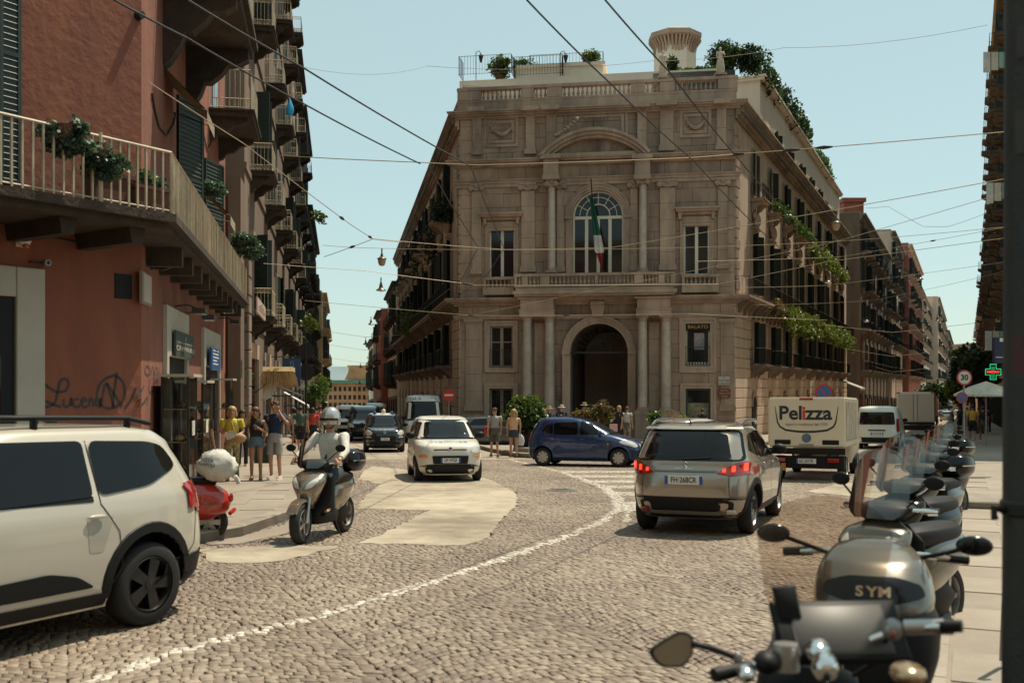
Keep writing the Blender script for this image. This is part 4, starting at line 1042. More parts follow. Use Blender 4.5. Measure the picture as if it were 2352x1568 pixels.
# street side: marble door frames, shop signs, wall lamps and plates
def sframe(px0, px1, pyt, w_=.22):
 u0, u1 = WS.u(px0), WS.u(px1); z = WS.z((px0 + px1) / 2, pyt); b = MB()
 b.bbox(u0, u0 + w_, -.08, .02, ZP, z, .01); b.bbox(u1 - w_, u1, -.08, .02, ZP, z, .01); b.bbox(u0 + w_, u1 - w_, -.08, .02, z - .9, z, .01)
 o = wb(WS, 'door_frame', white_st, pk, b)
 b = MB(); b.box(u0 + w_, u1 - w_, -.01, .01, ZP, z - .9); wb(WS, 'doorway', black, pk, b); return o
sframe(374, 425, 712); sframe(462, 500, 760)
def plateW(WL, name, px0, py0, px1, py1, m, parent, y=-.12, th=.05, lab=None, cat=None):
 r = rectW(WL, px0, py0, px1, py1); M = WL.at((r[0] + r[1]) / 2, y, (r[2] + r[3]) / 2); w_, h = (r[1] - r[0]) / 2, (r[3] - r[2]) / 2
 b = MB(); b.bbox(-w_, w_, 0, th, -h, h, .01)
 if lab: t = thing(name, lab, cat, M); b.build('board', m, t); return t, w_, h
 return b.build(name, m, parent, M), w_, h
sgn = mat('sign_green', (.045, .065, .06), .5)
t, w_, h = plateW(WS, 'shop_sign', 384, 765, 427, 822, sgn, None, y=-.16, lab='dark green shop sign with pale capital letters over the first doorway of the pink wall', cat='sign')
lm = mat('sign_letters', (.55, .5, .42), .4)
text('CAMPANILE', h * .55, lm, t, WM[t.name] @ T(0, -.006, -h * .35), sx=.42 * 2 * w_ / (h * 1.2))
text('©', h * .5, lm, t, WM[t.name] @ T(0, -.006, h * .5)); b = MB(); b.box(-w_ * .85, w_ * .85, -.004, 0, h * .12, h * .15); b.build('line', lm, t)
t, w_, h = plateW(WS, 'shop_sign', 466, 800, 487, 850, mat('sign_blue', (.02, .09, .25), .4), None, y=-.2, lab='small blue and white shop sign beside the second doorway of the pink wall', cat='sign')
b = MB()
for k in range(5): b.box(-w_ * .7, w_ * random.uniform(.2, .8), -.004, 0, h * (.7 - k * .3), h * (.82 - k * .3))
b.build('print', plate_w, t)
t, w_, h = plateW(WS, 'wall_plaque', 320, 627, 341, 700, greyp, None, y=-.05, lab='framed grey stone plaque on the corner of the pink wall under the balcony', cat='plaque')
b = MB(); b.bbox(-w_ * .8, w_ * .8, -.012, .0, -h * .85, h * .88, .006)
for k in range(5): b.box(-w_ * .6, w_ * .6, -.016, -.01, h * (.3 - k * .22), h * (.36 - k * .22))
b.build('inscription', white_st, t)
t, w_, h = plateW(WS, 'law_office_plate', 519, 692, 546, 726, mat('pale_pink_sign', (.55, .40, .34), .5), None, y=-.9, lab='pale pink sign board with dark lettering where the pink wall ends', cat='sign')
text('AVVOCATI', h * .34, ink, t, WM[t.name] @ T(0, -.006, h * .55), sx=.9)
for k, wd in enumerate((.5, .8, .7)):
 b = MB(); b.box(-w_ * wd, w_ * wd, -.005, 0, h * (.15 - k * .35), h * (.25 - k * .35)); b.build('print', ink, t)
def walllamp(px, py, i):
 t = thing('floodlight', ['dark floodlight on the pink wall at the top left of the first marble door frame', 'dark floodlight on the pink wall right of the first marble door frame', 'dark floodlight over the second marble door frame, nearer one', 'dark floodlight over the second marble door frame, farther one'][i], 'lamp', WS.at(WS.u(px), 0, WS.z(px, py)), 'floodlights on the pink wall')
 b = MB(); b.tube([(0, 0, .08), (0, -.25, .1), (0, -.4, .04)], .015, 6); b.build('arm', iron, t)
 b = MB(); b.prism([(-.28, .03), (.28, .03), (.24, -.07), (-.24, -.07)], -.58, -.34); b.build('housing', iron, t)
 b = MB(); b.box(-.2, .2, -.56, -.36, -.078, -.071); b.build('glass', clearl, t)
for i, (x, y) in enumerate(((402, 712), (428, 727), (480, 712), (500, 738))): walllamp(x, y, i)
for i, (x, y) in enumerate(((345, 610), (450, 672))):
 t = thing('wall_bracket', ['curled iron bracket under the balcony corner on the pink wall', 'curled iron bracket under the balcony farther along the pink wall'][i], 'bracket', WS.at(WS.u(x), 0, WS.z(x, y)))
 b = MB(); b.tube([(0, 0, .5), (.05, -.3, .42), (.05, -.42, .2), (0, -.35, 0), (0, -.2, -.06), (0, -.02, -.02)], .025, 7); b.build('scroll', iron, t, smooth=60)
 b = MB(); b.lathe([(.07, -.06), (.07, 0)], 10, axis='y'); b.ell((0, -.05, .12), (.05, .05, .08), 8, 5); b.build('mount', iron, t, smooth=60)
# street-side openings of the upper floor, above the balcony
ZB = 4.16
def upper_door(px0, px1, z0, z1, WL=WS, oa=100):
 u0, u1 = WL.u(px0), WL.u(px1); b = MB(); b.box(u0, u1, -.02, .02, z0, z1); o = wb(WL, 'balcony_door', wglass, pk, b)
 w2 = (u1 - u0) / 2; me = shutter_mesh(w2, z1 - z0)
 put('shutter', me, pk, WL.at(u0, -.05, z0) @ Matrix.Rotation(-math.radians(oa), 4, 'Z')); put('shutter', me, pk, WL.at(u1, -.05, z0) @ Matrix.Rotation(math.radians(oa), 4, 'Z') @ Matrix.Scale(-1, 4, (1, 0, 0)))
upper_door(405, 432, ZB + .1, ZB + 3.2, oa=25); upper_door(468, 488, ZB + .1, ZB + 3.0, oa=20)
# the long balcony: slab, dark beams, painted bars
def off(a, b_): return CK + a * Vector((DF.y, -DF.x, 0)) + b_ * Vector((DS2.y, -DS2.x, 0))
n1 = Vector((DF.y, -DF.x, 0)); n2 = Vector((DS2.y, -DS2.x, 0))
def corner(d1, d2):
 det = n1.x * n2.y - n1.y * n2.x; return CK + Vector(((d1 * n2.y - d2 * n1.y) / det, (n1.x * d2 - n2.x * d1) / det, 0))
OC = corner(1.5, .65); OCb = corner(1.58, .73)
far = CK + DS2 * 13.3; nearp = CK - DF * 8
poly = [CK - DF * 8, CK, far, far + n2 * .7, OCb, CK - DF * 8 + n1 * 1.58]
bal = None
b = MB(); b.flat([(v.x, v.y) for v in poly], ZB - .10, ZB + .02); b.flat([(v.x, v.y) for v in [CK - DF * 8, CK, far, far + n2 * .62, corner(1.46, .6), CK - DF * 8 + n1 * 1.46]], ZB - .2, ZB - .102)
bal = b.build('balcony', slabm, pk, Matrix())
for k in range(9):
 s_ = 1.0 + k * 1.05; o = CK - DF * s_; M = Matrix(((DF.x, -DF.y, 0, o.x), (DF.y, DF.x, 0, o.y), (0, 0, 1, 0), (0, 0, 0, 1)))
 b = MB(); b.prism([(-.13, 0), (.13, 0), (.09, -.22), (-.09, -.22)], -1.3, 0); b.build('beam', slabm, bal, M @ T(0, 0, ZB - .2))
for k in range(10):
 o = CK + DS2 * (.5 + k * 1.3); M = Matrix(((DS2.x, -DS2.y, 0, o.x), (DS2.y, DS2.x, 0, o.y), (0, 0, 1, 0), (0, 0, 0, 1)))
 b = MB(); b.prism([(-.13, 0), (.13, 0), (.09, -.3), (-.09, -.3)], -.55, 0); b.build('beam', slabm, bal, M @ T(0, 0, ZB - .2))
bars = MB(); bars.box(-.014, .014, -.014, .014, 0, .86); bars = bars.mesh('bar', railp)
path = [CK - DF * 8 + n1 * 1.5, OC, far + n2 * .62]
nb = 0
for a, c in zip(path[:-1], path[1:]):
 L = (c - a).length; n = int(L / .135); ang = math.atan2(c.y - a.y, c.x - a.x)
 for k in range(n + (1 if a == path[0] else 0)):
  p_ = a.lerp(c, k / n)
  if p_.y < 9.5: continue
  put('bar', bars, bal, T(p_.x, p_.y, ZB + .03) @ Matrix.Rotation(ang + random.uniform(-.1, .1), 4, 'Z')); nb += 1
 for z, r_ in ((ZB + .90, .022), (ZB + .07, .014)):
  b = MB(); b.tube([(a.x, a.y, z), (c.x, c.y, z)], r_, 6); b.build('rail', railp, bal, Matrix())
po = path[0].lerp(path[1], .0)
ps = CK - DF * 8 + n1 * 1.5;
def on_front(px):
 a, c = path[0], path[1]; k = (px - CX) / F; d = c - a; t_ = (k * a.y - a.x) / (d.x - k * d.y); return a + d * t_
p_ = on_front(230); b = MB(); b.tube([(p_.x, p_.y, ZB), (p_.x, p_.y, ZB + .95)], .03, 8); b.build('post', railp, bal, Matrix())
# clutter on the balcony: two brown boxes and the plants
def planter_box(name, p_, ang, w_, d, h, lab, m=pink):
 t = thing(name, lab, 'planter', T(p_.x, p_.y, ZB + .02) @ Matrix.Rotation(ang, 4, 'Z'))
 b = MB(); b.box(-w_ / 2, w_ / 2, -d / 2, d / 2, 0, h - .05); b.box(-w_ / 2 - .02, w_ / 2 + .02, -d / 2 - .02, d / 2 + .02, h - .05, h); b.build('trough', m, t); return t
angF = math.atan2(DF.y, DF.x)
terr = mat('terracotta', (.16, .065, .045), .85, var=.3, scale=5)
q_ = on_front(295) - n1 * .45; planter_box('planter_trough', q_, angF, .6, .3, .5, 'brown trough standing behind the railing of the pink building balcony', terr)
q_ = on_front(372) - n1 * .35; t = planter_box('planter_trough', q_, angF, .55, .28, .4, 'brown trough with blue green plant near the balcony corner', terr)
b = MB(); foliage(b, (0, 0, .5), (.28, .16, .16), 14, 26, .07, 5); b.build('leaves', leaf_b, t)
def hang_plant(px, py, Y, r, seed, lab, m=leaf_b, n=26, per=85, size=.062, droop=1.2):
 p_ = PP(px, py, Y); t = thing('hanging_plant', lab, 'plant', T(*p_))
 b = MB(); foliage(b, (0, 0, -r[2] * .5), r, n, per, size, seed, lump=.42, droop=droop); b.build('leaves', m, t)
 b = MB(); b.lathe([(.1, -.22), (.15, 0)], 10, (0, 0, -.02)); b.build('pot', terr, t); return t
Yf = on_front(155).y
hang_plant(150, 285, on_front(150).y, (.36, .2, .26), 1, 'large trailing blue green plant draped over the balcony rail of the pink building', n=30)
hang_plant(232, 345, on_front(232).y, (.42, .18, .26), 2, 'smaller trailing plant on the balcony rail right of the large one', n=18)
for i, (x, y, Y, s_) in enumerate(((478, 425, 20.5, .33), (555, 540, 27.0, .42), (572, 562, 28.2, .42))):
 hang_plant(x, y, Y, (s_, s_ * .7, s_ * .6), 5 + i, ['trailing plant on the street side of the pink building balcony, nearest', 'trailing grey green plant near the far end of the long balcony', 'pale trailing plant at the very end of the long balcony'][i])
# loops of cable on the pink walls
cab = mat('cable', (.03, .022, .018), .6)
def cable_on(WL, pts, name='wall_cable', r=.012, lab='thin dark cable hanging in a loop on the pink wall', off_=.02):
 P_ = [WL.at(WL.u(x), -off_, WL.z(x, y)).translation for x, y in pts]; t = MB(); t.tube(P_, r, 5, caps=False)
 return t.build(name, cab, pk, Matrix())
cable_on(WF, [(118, 545), (170, 557), (230, 562), (290, 562), (318, 558)])
cable_on(WS, [(346, 215), (352, 250), (362, 290), (380, 312), (395, 290), (402, 260)], r=.018)
cable_on(WS, [(455, 240), (460, 280), (468, 320), (474, 345), (482, 330), (486, 310)], r=.014)
t = thing('wall_fitting', 'small dark round fitting high on the pink front wall', 'fitting', WF.at(WF.u(316), 0, WF.z(316, 38))); b = MB(); b.lathe([(.0, -.12), (.06, -.12), (.07, 0)], 10, axis='y'); b.build('cap', iron, t, smooth=40)
# big ornate balconies overhead on the street side
def bigbalc(px, z, Y_, L, d):
 u = WS.u(px); return balcony(WS, u, z, L, d, pk, slabm, railp, h=1.0, brackets=2)
ub = (19.2 - 15.5) / .982
b = MB(); b.box(ub - 2.0, ub + 2.0, -1.3, 0, 8.75, 8.95); b.box(ub - 2.1, ub + 2.1, -1.4, 0, 8.95, 9.05); o = wb(WS, 'upper_balcony', slabm, pk, b)
pr = [(0, 0), (-1.25, 0), (-1.25, -.2), (-1.05, -.32), (-.85, -.34), (-.72, -.52), (-.5, -.72), (-.38, -.72), (-.3, -.95), (-.12, -1.25), (0, -1.35)]
for uo in (-1.5, 1.5):
 b = MB(); m_ = len(pr)
 b.add([(ub + uo - .16, p_[0], p_[1] + 8.75) for p_ in pr] + [(ub + uo + .16, p_[0], p_[1] + 8.75) for p_ in pr], [tuple(range(m_)), tuple(range(m_, 2 * m_))[::-1]] + [(i_, i_ + m_, (i_ + 1) % m_ + m_, (i_ + 1) % m_) for i_ in range(m_)]); b.build('bracket', slabm, o, WS.M)
put('railing', railing_mesh(4.0, 1.3, 1.05, .13, railp), o, WS.at(ub, 0, 9.05))
u2 = (26 - 15.5) / .982
balcony(WS, u2, 8.6, 2.6, 1.0, pk, slabm, railp, h=1.0)
b = MB(); b.box(u2 - .6, u2 + .6, -.02, .02, 8.7, 11.5); wb(WS, 'balcony_door', wglass, pk, b)
# striped awnings under it
awn = mat('awning', (.33, .27, .17), .8, var=.3, scale=20)
for u_, z_ in ((ub - 1.0, 7.4), (ub + 3.6, 6.3)):
 t = thing('awning', 'folded beige awning tilted over the upper door of the pink building' if u_ < ub else 'second folded beige awning farther along the pink building', 'awning', WS.at(u_, 0, z_))
 b = MB(); b.add([(-.6, 0, 0), (.6, 0, 0), (.6, -.75, -.75), (-.6, -.75, -.75), (.6, -.75, -.95), (-.6, -.75, -.95)], [(0, 3, 2, 1), (3, 5, 4, 2)])
 b.add([(-.6, .0, -.02), (.6, 0, -.02), (.6, -.74, -.77), (-.6, -.74, -.77)], [(0, 1, 2, 3)]); b.build('canvas', awn, t)
 for x in (-.6, .6): b = MB(); b.tube([(x, 0, -.5), (x, -.75, -.75)], .012, 5); b.build('arm', iron, t)
# ---- generic street house
def house(name, label, WL, z0, z1, m, floors, bay, depth=12, d_bal=.6, rm=railp, roofm=greyp, fancy=False, ground=3.4, cont=(), stone_foot=False, u_start=1.6, shut_p=.8, far=False, bslab=slabm, corn=.55, seed=1, win_w=1.1, boxroof=True):
 rnd = random.Random(seed)
 t = thing(name, label, 'building', WL.at(WL.L / 2, depth / 2, gz(WL.p.y)))
 b = MB(); b.box(0, WL.L, 0, depth, z0, z1); b.build('wall', m, t, WL.M)
 b = MB(); zz = z1 - .9
 for h, p_ in ((.25, .12), (.3, .25), (.12, corn), (.12, corn + .1)): b.box(-.05, WL.L + .05, -p_, 0, zz, zz + h); zz += h
 b.box(-.05, WL.L + .05, 0, depth, z1, z1 + .12)
 b.build('cornice', bslab if m is not ochre else m, t, WL.M)
 n = max(1, int((WL.L - u_start) / bay));
 for fi, zf in enumerate(floors):
  top = floors[fi + 1] if fi + 1 < len(floors) else z1 - .9; hh = min(3.0, top - zf - .75)
  b = MB(); b.box(0, WL.L, -.07, 0, zf - .35, zf - .12); b.build('string_course', m, t, WL.M)
  if fi in cont:
   balcony(WL, WL.L / 2, zf, WL.L - .3, d_bal, t, bslab, rm, fancy=fancy, brackets=n + 1)
  for k in range(n):
   u = u_start + (WL.L - 2 * u_start) * (k / (n - 1) if n > 1 else .5)
   side_window(WL, u, zf + .05, zf + hh, win_w, t, frame=stone_l if stone_foot else m, shut=rnd.random() < shut_p, open_a=rnd.choice((12, 30, 95, 100, 120)))
   if fi not in cont and rnd.random() < .92: balcony(WL, u, zf, 2.1, d_bal, t, bslab, rm, fancy=fancy)
 # shop fronts
 for k in range(n):
  u = u_start + (WL.L - 2 * u_start) * (k / (n - 1) if n > 1 else .5); g = gz(WL.at(u).translation.y)
  b = MB(); b.box(u - bay * .32, u + bay * .32, -.02, .03, g, g + ground * .85); o = b.build('shop_front', dglass, t, WL.M)
  b = MB(); b.box(u - bay * .34, u - bay * .32, -.1, .03, g, g + ground * .9); b.box(u + bay * .32, u + bay * .34, -.1, .03, g, g + ground * .9); b.box(u - bay * .34, u + bay * .34, -.1, .03, g + ground * .85, g + ground * .98); b.build('shop_frame', stone_l if stone_foot else iron, o, WL.M)
 return t
lx = lambda Y: -9.01 - .6 - .1732 * (Y - 37)
def LWall(Y0, Y1, dx=0): return Wall((lx(Y0) + dx, Y0), (lx(Y1) + dx, Y1))
fl = [4.2, 9.4, 14.6, 19.8]
A1 = LWall(33.5, 67)
hA = house('apartment_building', 'tall grey brown apartment building with many railed balconies next to the pink corner', A1, -3, 28.0, brown_w, fl + [24.0], 5.6, d_bal=.75, fancy=True, ground=4.2, cont=(), stone_foot=True, seed=3, u_start=3.2)
# banded stone pier at its near corner
b = MB()
for k in range(12):
 z = gz(34) + k * .62; b.bbox(-.5, .5, -.16, .3, z + .015, z + .60, .03)
b.build('stone_pier', stone_d, hA, A1.at(.5, -.0, 0))
for k in range(12):
 pass
b = MB(); b.box(-1.3, 0, 0, .4, gz(33.5), 8.5); b.build('end_wall', brown_w, hA, A1.at(0, -.05, 0) @ Matrix.Rotation(PI / 2 + .1, 4, 'Z') if False else A1.at(0, 0, 0))
hB = house('apartment_building', 'second grey brown apartment building down the left street with white railed balconies', LWall(67.3, 77), -3, 24.6, greyp, fl, 4.6, d_bal=.7, fancy=False, seed=5)
hC = house('apartment_building', 'brown apartment building down the left street beyond the grey ones', LWall(77.3, 94), -4, 23.6, brown_w, fl, 4.2, d_bal=.75, rm=iron, seed=6)
hD = house('apartment_building', 'narrow dark building before the ochre block down the left street', LWall(94.3, 129), -4, 19.0, greyp, [3.6, 8, 12.4], 4.2, d_bal=.8, rm=iron, seed=7)
hE = house('apartment_building', 'ochre block with rounded balconies near the end of the left street', Wall((lx(130) + .9, 130), (lx(165) + 1.0, 165)), -5, 14.0, ochre, [1.2, 5.2, 9.2], 4.4, d_bal=.9, rm=iron, seed=8, bslab=ochre)
# palace side of the left street
kL = -.1688
def PLW(Y0, Y1, dx=0): x = lambda Y: PAL_A[0] + kL * (Y - PAL_A[1]) + dx; return Wall((x(Y1), Y1), (x(Y0), Y0))
Yp = PAL_A[1] + .986 * LL
house('apartment_building', 'cream and brown house with green roof trellis behind the palace on the left street', PLW(Yp + .3, Yp + 26), -5, 14.6, plaster, [2.0, 6.2, 10.2], 4.2, d_bal=.7, rm=iron, seed=9)
house('apartment_building', 'red plastered house farther down the left street on its right side', PLW(Yp + 26.3, Yp + 44, -1.0), -5, 13.0, redp, [1.8, 5.5, 9.2], 4.2, d_bal=.9, rm=iron, seed=10)
house('apartment_building', 'pale house near the bottom of the left street on its right side', PLW(Yp + 44.3, Yp + 75, -1.6), -6, 9.6, plaster_w, [1.5, 5.0], 4.5, d_bal=.6, rm=iron, seed=12)
# brick building closing the left street
brick = mat('brick', (.42, .25, .14), .9, var=.35, scale=1.4, bump=.3); tilem = mat('roof_tile', (.52, .29, .15), .85, var=.35, scale=3)
Yb = 215
t = thing('brick_building', 'long low brick building with rows of small windows closing the left street', 'building', T(*PP(820, 937, Yb)))
WB = Wall((PP(735, 900, Yb).x, Yb), (PP(905, 900, Yb).x, Yb)); sc = Yb / F
zt_ = WB.z(820, 880)
b = MB(); b.box(0, WB.L, 0, 14, -8, zt_); b.build('wall', brick, t, WB.M)
b = MB(); b.box(-.2, WB.L + .2, -.5, .3, zt_, zt_ + .7); b.build('gutter', mat('green_gutter', (.10, .23, .17), .6), t, WB.M)
b = MB(); b.prism([(WB.u(790), zt_ + .8), (WB.L, zt_ + .8), (WB.L, zt_ + 3.8), (WB.u(804), zt_ + 3.8)], 1.0, 13); b.build('roof', tilem, t, WB.M)
wme = MB(); wme.box(-.3, .3, -.05, .02, 0, .95); wme = wme.mesh('window', wglass)
for py in (893, 912, 930):
 for k in range(14): put('window', wme, t, WB.at(1.2 + k * (WB.L - 2.4) / 13, 0, WB.z(820, py + 5)))
def block(name, lab, px0, px1, pyt, Y, m, depth=12, rows=(), cols=4, pyb=950):
 WX = Wall((PP(px0, 0, Y).x, Y), (PP(px1, 0, Y).x, Y)); t = thing(name, lab, 'building', T(*PP((px0 + px1) / 2, 937, Y)))
 zt_ = WX.z((px0 + px1) / 2, pyt); b = MB(); b.box(0, WX.L, 0, depth, -12, zt_); b.build('wall', m, t, WX.M)
 b = MB(); b.box(-.2, WX.L + .2, -.25, depth + .2, zt_ - .1, zt_ + .35); b.build('roof_edge', m, t, WX.M)
 s_ = Y / F; q = MB(); h = 5 * s_; q.box(-h * .3, h * .3, -.05, .02, 0, h); q = q.mesh('window', wglass)
 for py in rows:
  for k in range(cols): put('window', q, t, WX.at(WX.L * (k + .5) / cols, 0, WX.z((px0 + px1) / 2, py)))
 return t
block('apartment_building', 'small ochre block rising over the brick building roof', 800, 860, 842, 235, ochre, rows=(852,), cols=5)
block('apartment_building', 'pale ochre block with a red hipped top above the brick building', 845, 905, 822, 250, ochre, rows=(835, 850), cols=4)
block('apartment_building', 'white walled block behind the left end of the brick building', 745, 792, 876, 240, plaster_w, rows=(), cols=4)
# ---- palace-side row of the right street
kx, ky = .4153, .9097
def RW(t0, t1, dx=0): o = lambda t_: (PAL_B[0] + kx * t_ + dx * ky, PAL_B[1] + ky * t_ - dx * kx); return Wall(o(t0), o(t1))
house('apartment_building', 'brown corner building with stacked balconies just beyond the palace on the right street', RW(62, 105, .6), -6, 20.8, brown_w, [3.4, 8, 12.6, 16.6], 4.8, d_bal=.9, rm=iron, seed=20, bslab=greyp)
house('apartment_building', 'ornate cream building farther along the right street, beyond the brown corner one', RW(105.4, 136, 1.0), -6, 25.0, plaster, [3.4, 8, 12.6, 17, 21], 4.8, d_bal=.9, rm=iron, seed=21, bslab=greyp)
house('apartment_building', 'tall reddish building with small balconies in the middle of the right street row', RW(136.4, 190, 1.9), -7, 27.0, redp, [3.4, 8, 12.6, 17, 21.5], 5.2, d_bal=.9, rm=iron, seed=22, bslab=plaster)
house('apartment_building', 'cream building with curved balconies beyond the middle of the right street row', RW(190.4, 290, .6), -9, 26.5, plaster_w, [3.4, 8, 12.6, 17, 21.5], 7, d_bal=1.1, rm=iron, seed=23, bslab=plaster)
house('apartment_building', 'cream apartment tower at the far end of the right street row', RW(290.4, 420, 3.0), -10, 30, plaster, [4, 9, 14, 19, 24], 9, d_bal=1.2, rm=iron, seed=24, bslab=plaster)
house('apartment_building', 'farthest grey apartment block closing the right street row', RW(420.4, 640, 4.0), -16, 26, greyp, [4, 9, 14, 19], 14, d_bal=1.4, rm=iron, seed=25, bslab=greyp)
block('water_tower_block', 'white round topped tower block behind the right street row', 2122, 2154, 722, 420, plaster_w)
# small red roof house behind palace end
block('roof_house', 'small red house on the roof line at the end of the palace', 1938, 1984, 462, 112, redp, depth=5)
# ---- right side of the right street (faces left)
def EW(Y0, Y1, dx=0): x = lambda Y: 26.1 + 1.3 + .4565 * (Y - 53.5) + dx; return Wall((x(Y1), Y1), (x(Y0), Y0))
house('apartment_building', 'tall tan building with projecting balconies at the right edge of the photo', EW(42, 78), -4, 33, ochre, [3.6, 8.4, 13.2, 18, 22.8, 27.6], 5.0, d_bal=1.1, rm=iron, seed=30, bslab=brown_w)
house('apartment_building', 'ochre brown building with balconies on the right side of the right street', EW(78.3, 112), -5, 33.5, ochre, [3.6, 8.4, 13.2, 18, 22.8, 27.6], 5.0, d_bal=1.1, rm=iron, seed=31, bslab=brown_w)
house('apartment_building', 'dark building with stacked balconies on the right side of the right street', EW(112.3, 160), -6, 22, brown_w, [3.6, 8.4, 13.2, 17.6], 5.5, d_bal=1.2, rm=iron, seed=32, bslab=brown_w)
house('apartment_building', 'low pale building behind the street tree on the right side', EW(160.3, 250), -8, 18, plaster, [3.6, 8.4, 13.2], 7, d_bal=1.2, rm=iron, seed=33, bslab=plaster)
block('apartment_building', 'cream building end wall showing above the trees on the right', 2236, 2262, 790, 255, plaster, rows=(800, 815, 830), cols=2)
# the far side of the square, behind the camera: seen only in glass and paint
house('apartment_building', 'cream palazzo on the near side of the square behind the viewer', Wall((34, -20), (-2, -24)), -1, 23, plaster, [4.2, 9.2, 14.2], 6, d_bal=.8, rm=iron, seed=40, bslab=plaster)
house('apartment_building', 'ochre palazzo behind the viewer on the left of the square', Wall((-3, -24), (-34, -16)), -1, 21, ochre, [4.2, 9.2, 14.2], 6, d_bal=.8, rm=iron, seed=41, bslab=plaster)
# ================================================================= VEHICLES
def catm(L, sub=4):
 out = []
 for i in range(len(L) - 1):
  p0, p1, p2, p3 = L[max(i - 1, 0)], L[i], L[i + 1], L[min(i + 2, len(L) - 1)]
  for k in range(sub):
   t = k / sub
   lin = [a + (b_ - a) * t for a, b_ in zip(p1, p2)]
   c = [.5 * (2 * b_ + (c_ - a) * t + (2 * a - 5 * b_ + 4 * c_ - d) * t * t + (3 * b_ - a - 3 * c_ + d) * t ** 3) for a, b_, c_, d in zip(p0, p1, p2, p3)]
   q = [.45 * u + .55 * v for u, v in zip(lin, c)]; q[0] = lin[0]; out.append(q)
 out.append(list(L[-1])); return out
class Shell:
 def __init__(s, levels, n=4.6):
  s.L = catm(levels); s.n = n
 def lv(s, z):
  L = s.L
  if z <= L[0][0]: return L[0][1:]
  for a, b_ in zip(L[:-1], L[1:]):
   if a[0] <= z <= b_[0]:
    t = (z - a[0]) / max(1e-9, b_[0] - a[0]); return [p + (q - p) * t for p, q in zip(a[1:], b_[1:])]
  return L[-1][1:]
 def side(s, x, z, sg=1, off=0):
  xf, xr, w_ = s.lv(z); c, h = (xf + xr) / 2, (xf - xr) / 2; x = c + max(-.985, min(.985, (x - c) / h)) * h; k = abs((x - c) / h); y = w_ * (1 - k ** s.n) ** (1 / s.n)
  return (x, sg * (y + off), z)
 def end(s, y, z, sg=1, off=0):
  xf, xr, w_ = s.lv(z); c, h = (xf + xr) / 2, (xf - xr) / 2; y = max(-.985 * w_, min(.985 * w_, y)); k = abs(y) / w_; x = h * (1 - k ** s.n) ** (1 / s.n)
  return (c + sg * (x + off), y + math.copysign(off * 1.6 * k ** 3, y), z)
 def mesh_into(s, b, N=76):
  ring = []
  for k in range(N):
   a = 2 * PI * k / N; c, q = math.cos(a), math.sin(a)
   ring.append((math.copysign(abs(c) ** (2 / s.n), c), math.copysign(abs(q) ** (2 / s.n), q)))
  vs = []
  for z, xf, xr, w_ in s.L:
   c, h = (xf + xr) / 2, (xf - xr) / 2
   for p, q in ring: vs.append((c + h * p, w_ * q, z))
  m_ = len(s.L); fs = [(i * N + j, i * N + (j + 1) % N, (i + 1) * N + (j + 1) % N, (i + 1) * N + j) for i in range(m_ - 1) for j in range(N)]
  fs.append(tuple(range(N))[::-1]); fs.append(tuple(range((m_ - 1) * N, m_ * N))); b.add(vs, fs)
def dens(poly, step=.05):
 out = []
 for i in range(len(poly)):
  a, c = poly[i], poly[(i + 1) % len(poly)]; L = math.hypot(c[0] - a[0], c[1] - a[1]); n = max(1, int(L / step))
  for k in range(n): t = k / n; out.append((a[0] + (c[0] - a[0]) * t, a[1] + (c[1] - a[1]) * t))
 return out
def rnd_poly(poly, r=.03, n=3):
 out = []; m_ = len(poly)
 for i in range(m_):
  p, a, c = Vector(poly[i]), Vector(poly[i - 1]), Vector(poly[(i + 1) % m_])
  d1, d2 = (a - p), (c - p); r1 = min(r, d1.length * .45); r2 = min(r, d2.length * .45); s_, e_ = p + d1.normalized() * r1, p + d2.normalized() * r2
  for k in range(n + 1):
   t = k / n; out.append(tuple((s_ * (1 - t) ** 2 + p * 2 * t * (1 - t) + e_ * t * t)))
 return out
def patch(b, poly, f, mi=0, r=.03, flip=False, rings=(1, .75, .5, .25)):
 P_ = dens(rnd_poly(poly, r)) if r else dens(poly); cx = sum(p[0] for p in P_) / len(P_); cz = sum(p[1] for p in P_) / len(P_); n = len(P_); vs = []
 for s_ in rings:
  for p in P_: vs.append(f(cx + (p[0] - cx) * s_, cz + (p[1] - cz) * s_))
 vs.append(f(cx, cz)); fs = []
 for i in range(len(rings) - 1):
  for j in range(n): fs.append((i * n + j, i * n + (j + 1) % n, (i + 1) * n + (j + 1) % n, (i + 1) * n + j))
 o = (len(rings) - 1) * n
 for j in range(n): fs.append((o + j, o + (j + 1) % n, len(vs) - 1))
 if flip: fs = [q[::-1] for q in fs]
 b.add(vs, fs, mi)
def strip(b, pts, f, w_=.008, mi=0):
 vs = []; P_ = []
 for a, c in zip(pts[:-1], pts[1:]):
  n = max(1, int(math.hypot(c[0] - a[0], c[1] - a[1]) / .06))
  P_ += [(a[0] + (c[0] - a[0]) * k / n, a[1] + (c[1] - a[1]) * k / n) for k in range(n)]
 P_.append(pts[-1])
 for i, p in enumerate(P_):
  a = P_[max(i - 1, 0)]; c = P_[min(i + 1, len(P_) - 1)]; dx, dz = c[0] - a[0], c[1] - a[1]; L = math.hypot(dx, dz) or 1; nx, nz = -dz / L * w_ / 2, dx / L * w_ / 2
  vs += [f(p[0] + nx, p[1] + nz), f(p[0] - nx, p[1] - nz)]
 b.add(vs, [(2 * i, 2 * i + 1, 2 * i + 3, 2 * i + 2) for i in range(len(P_) - 1)], mi)
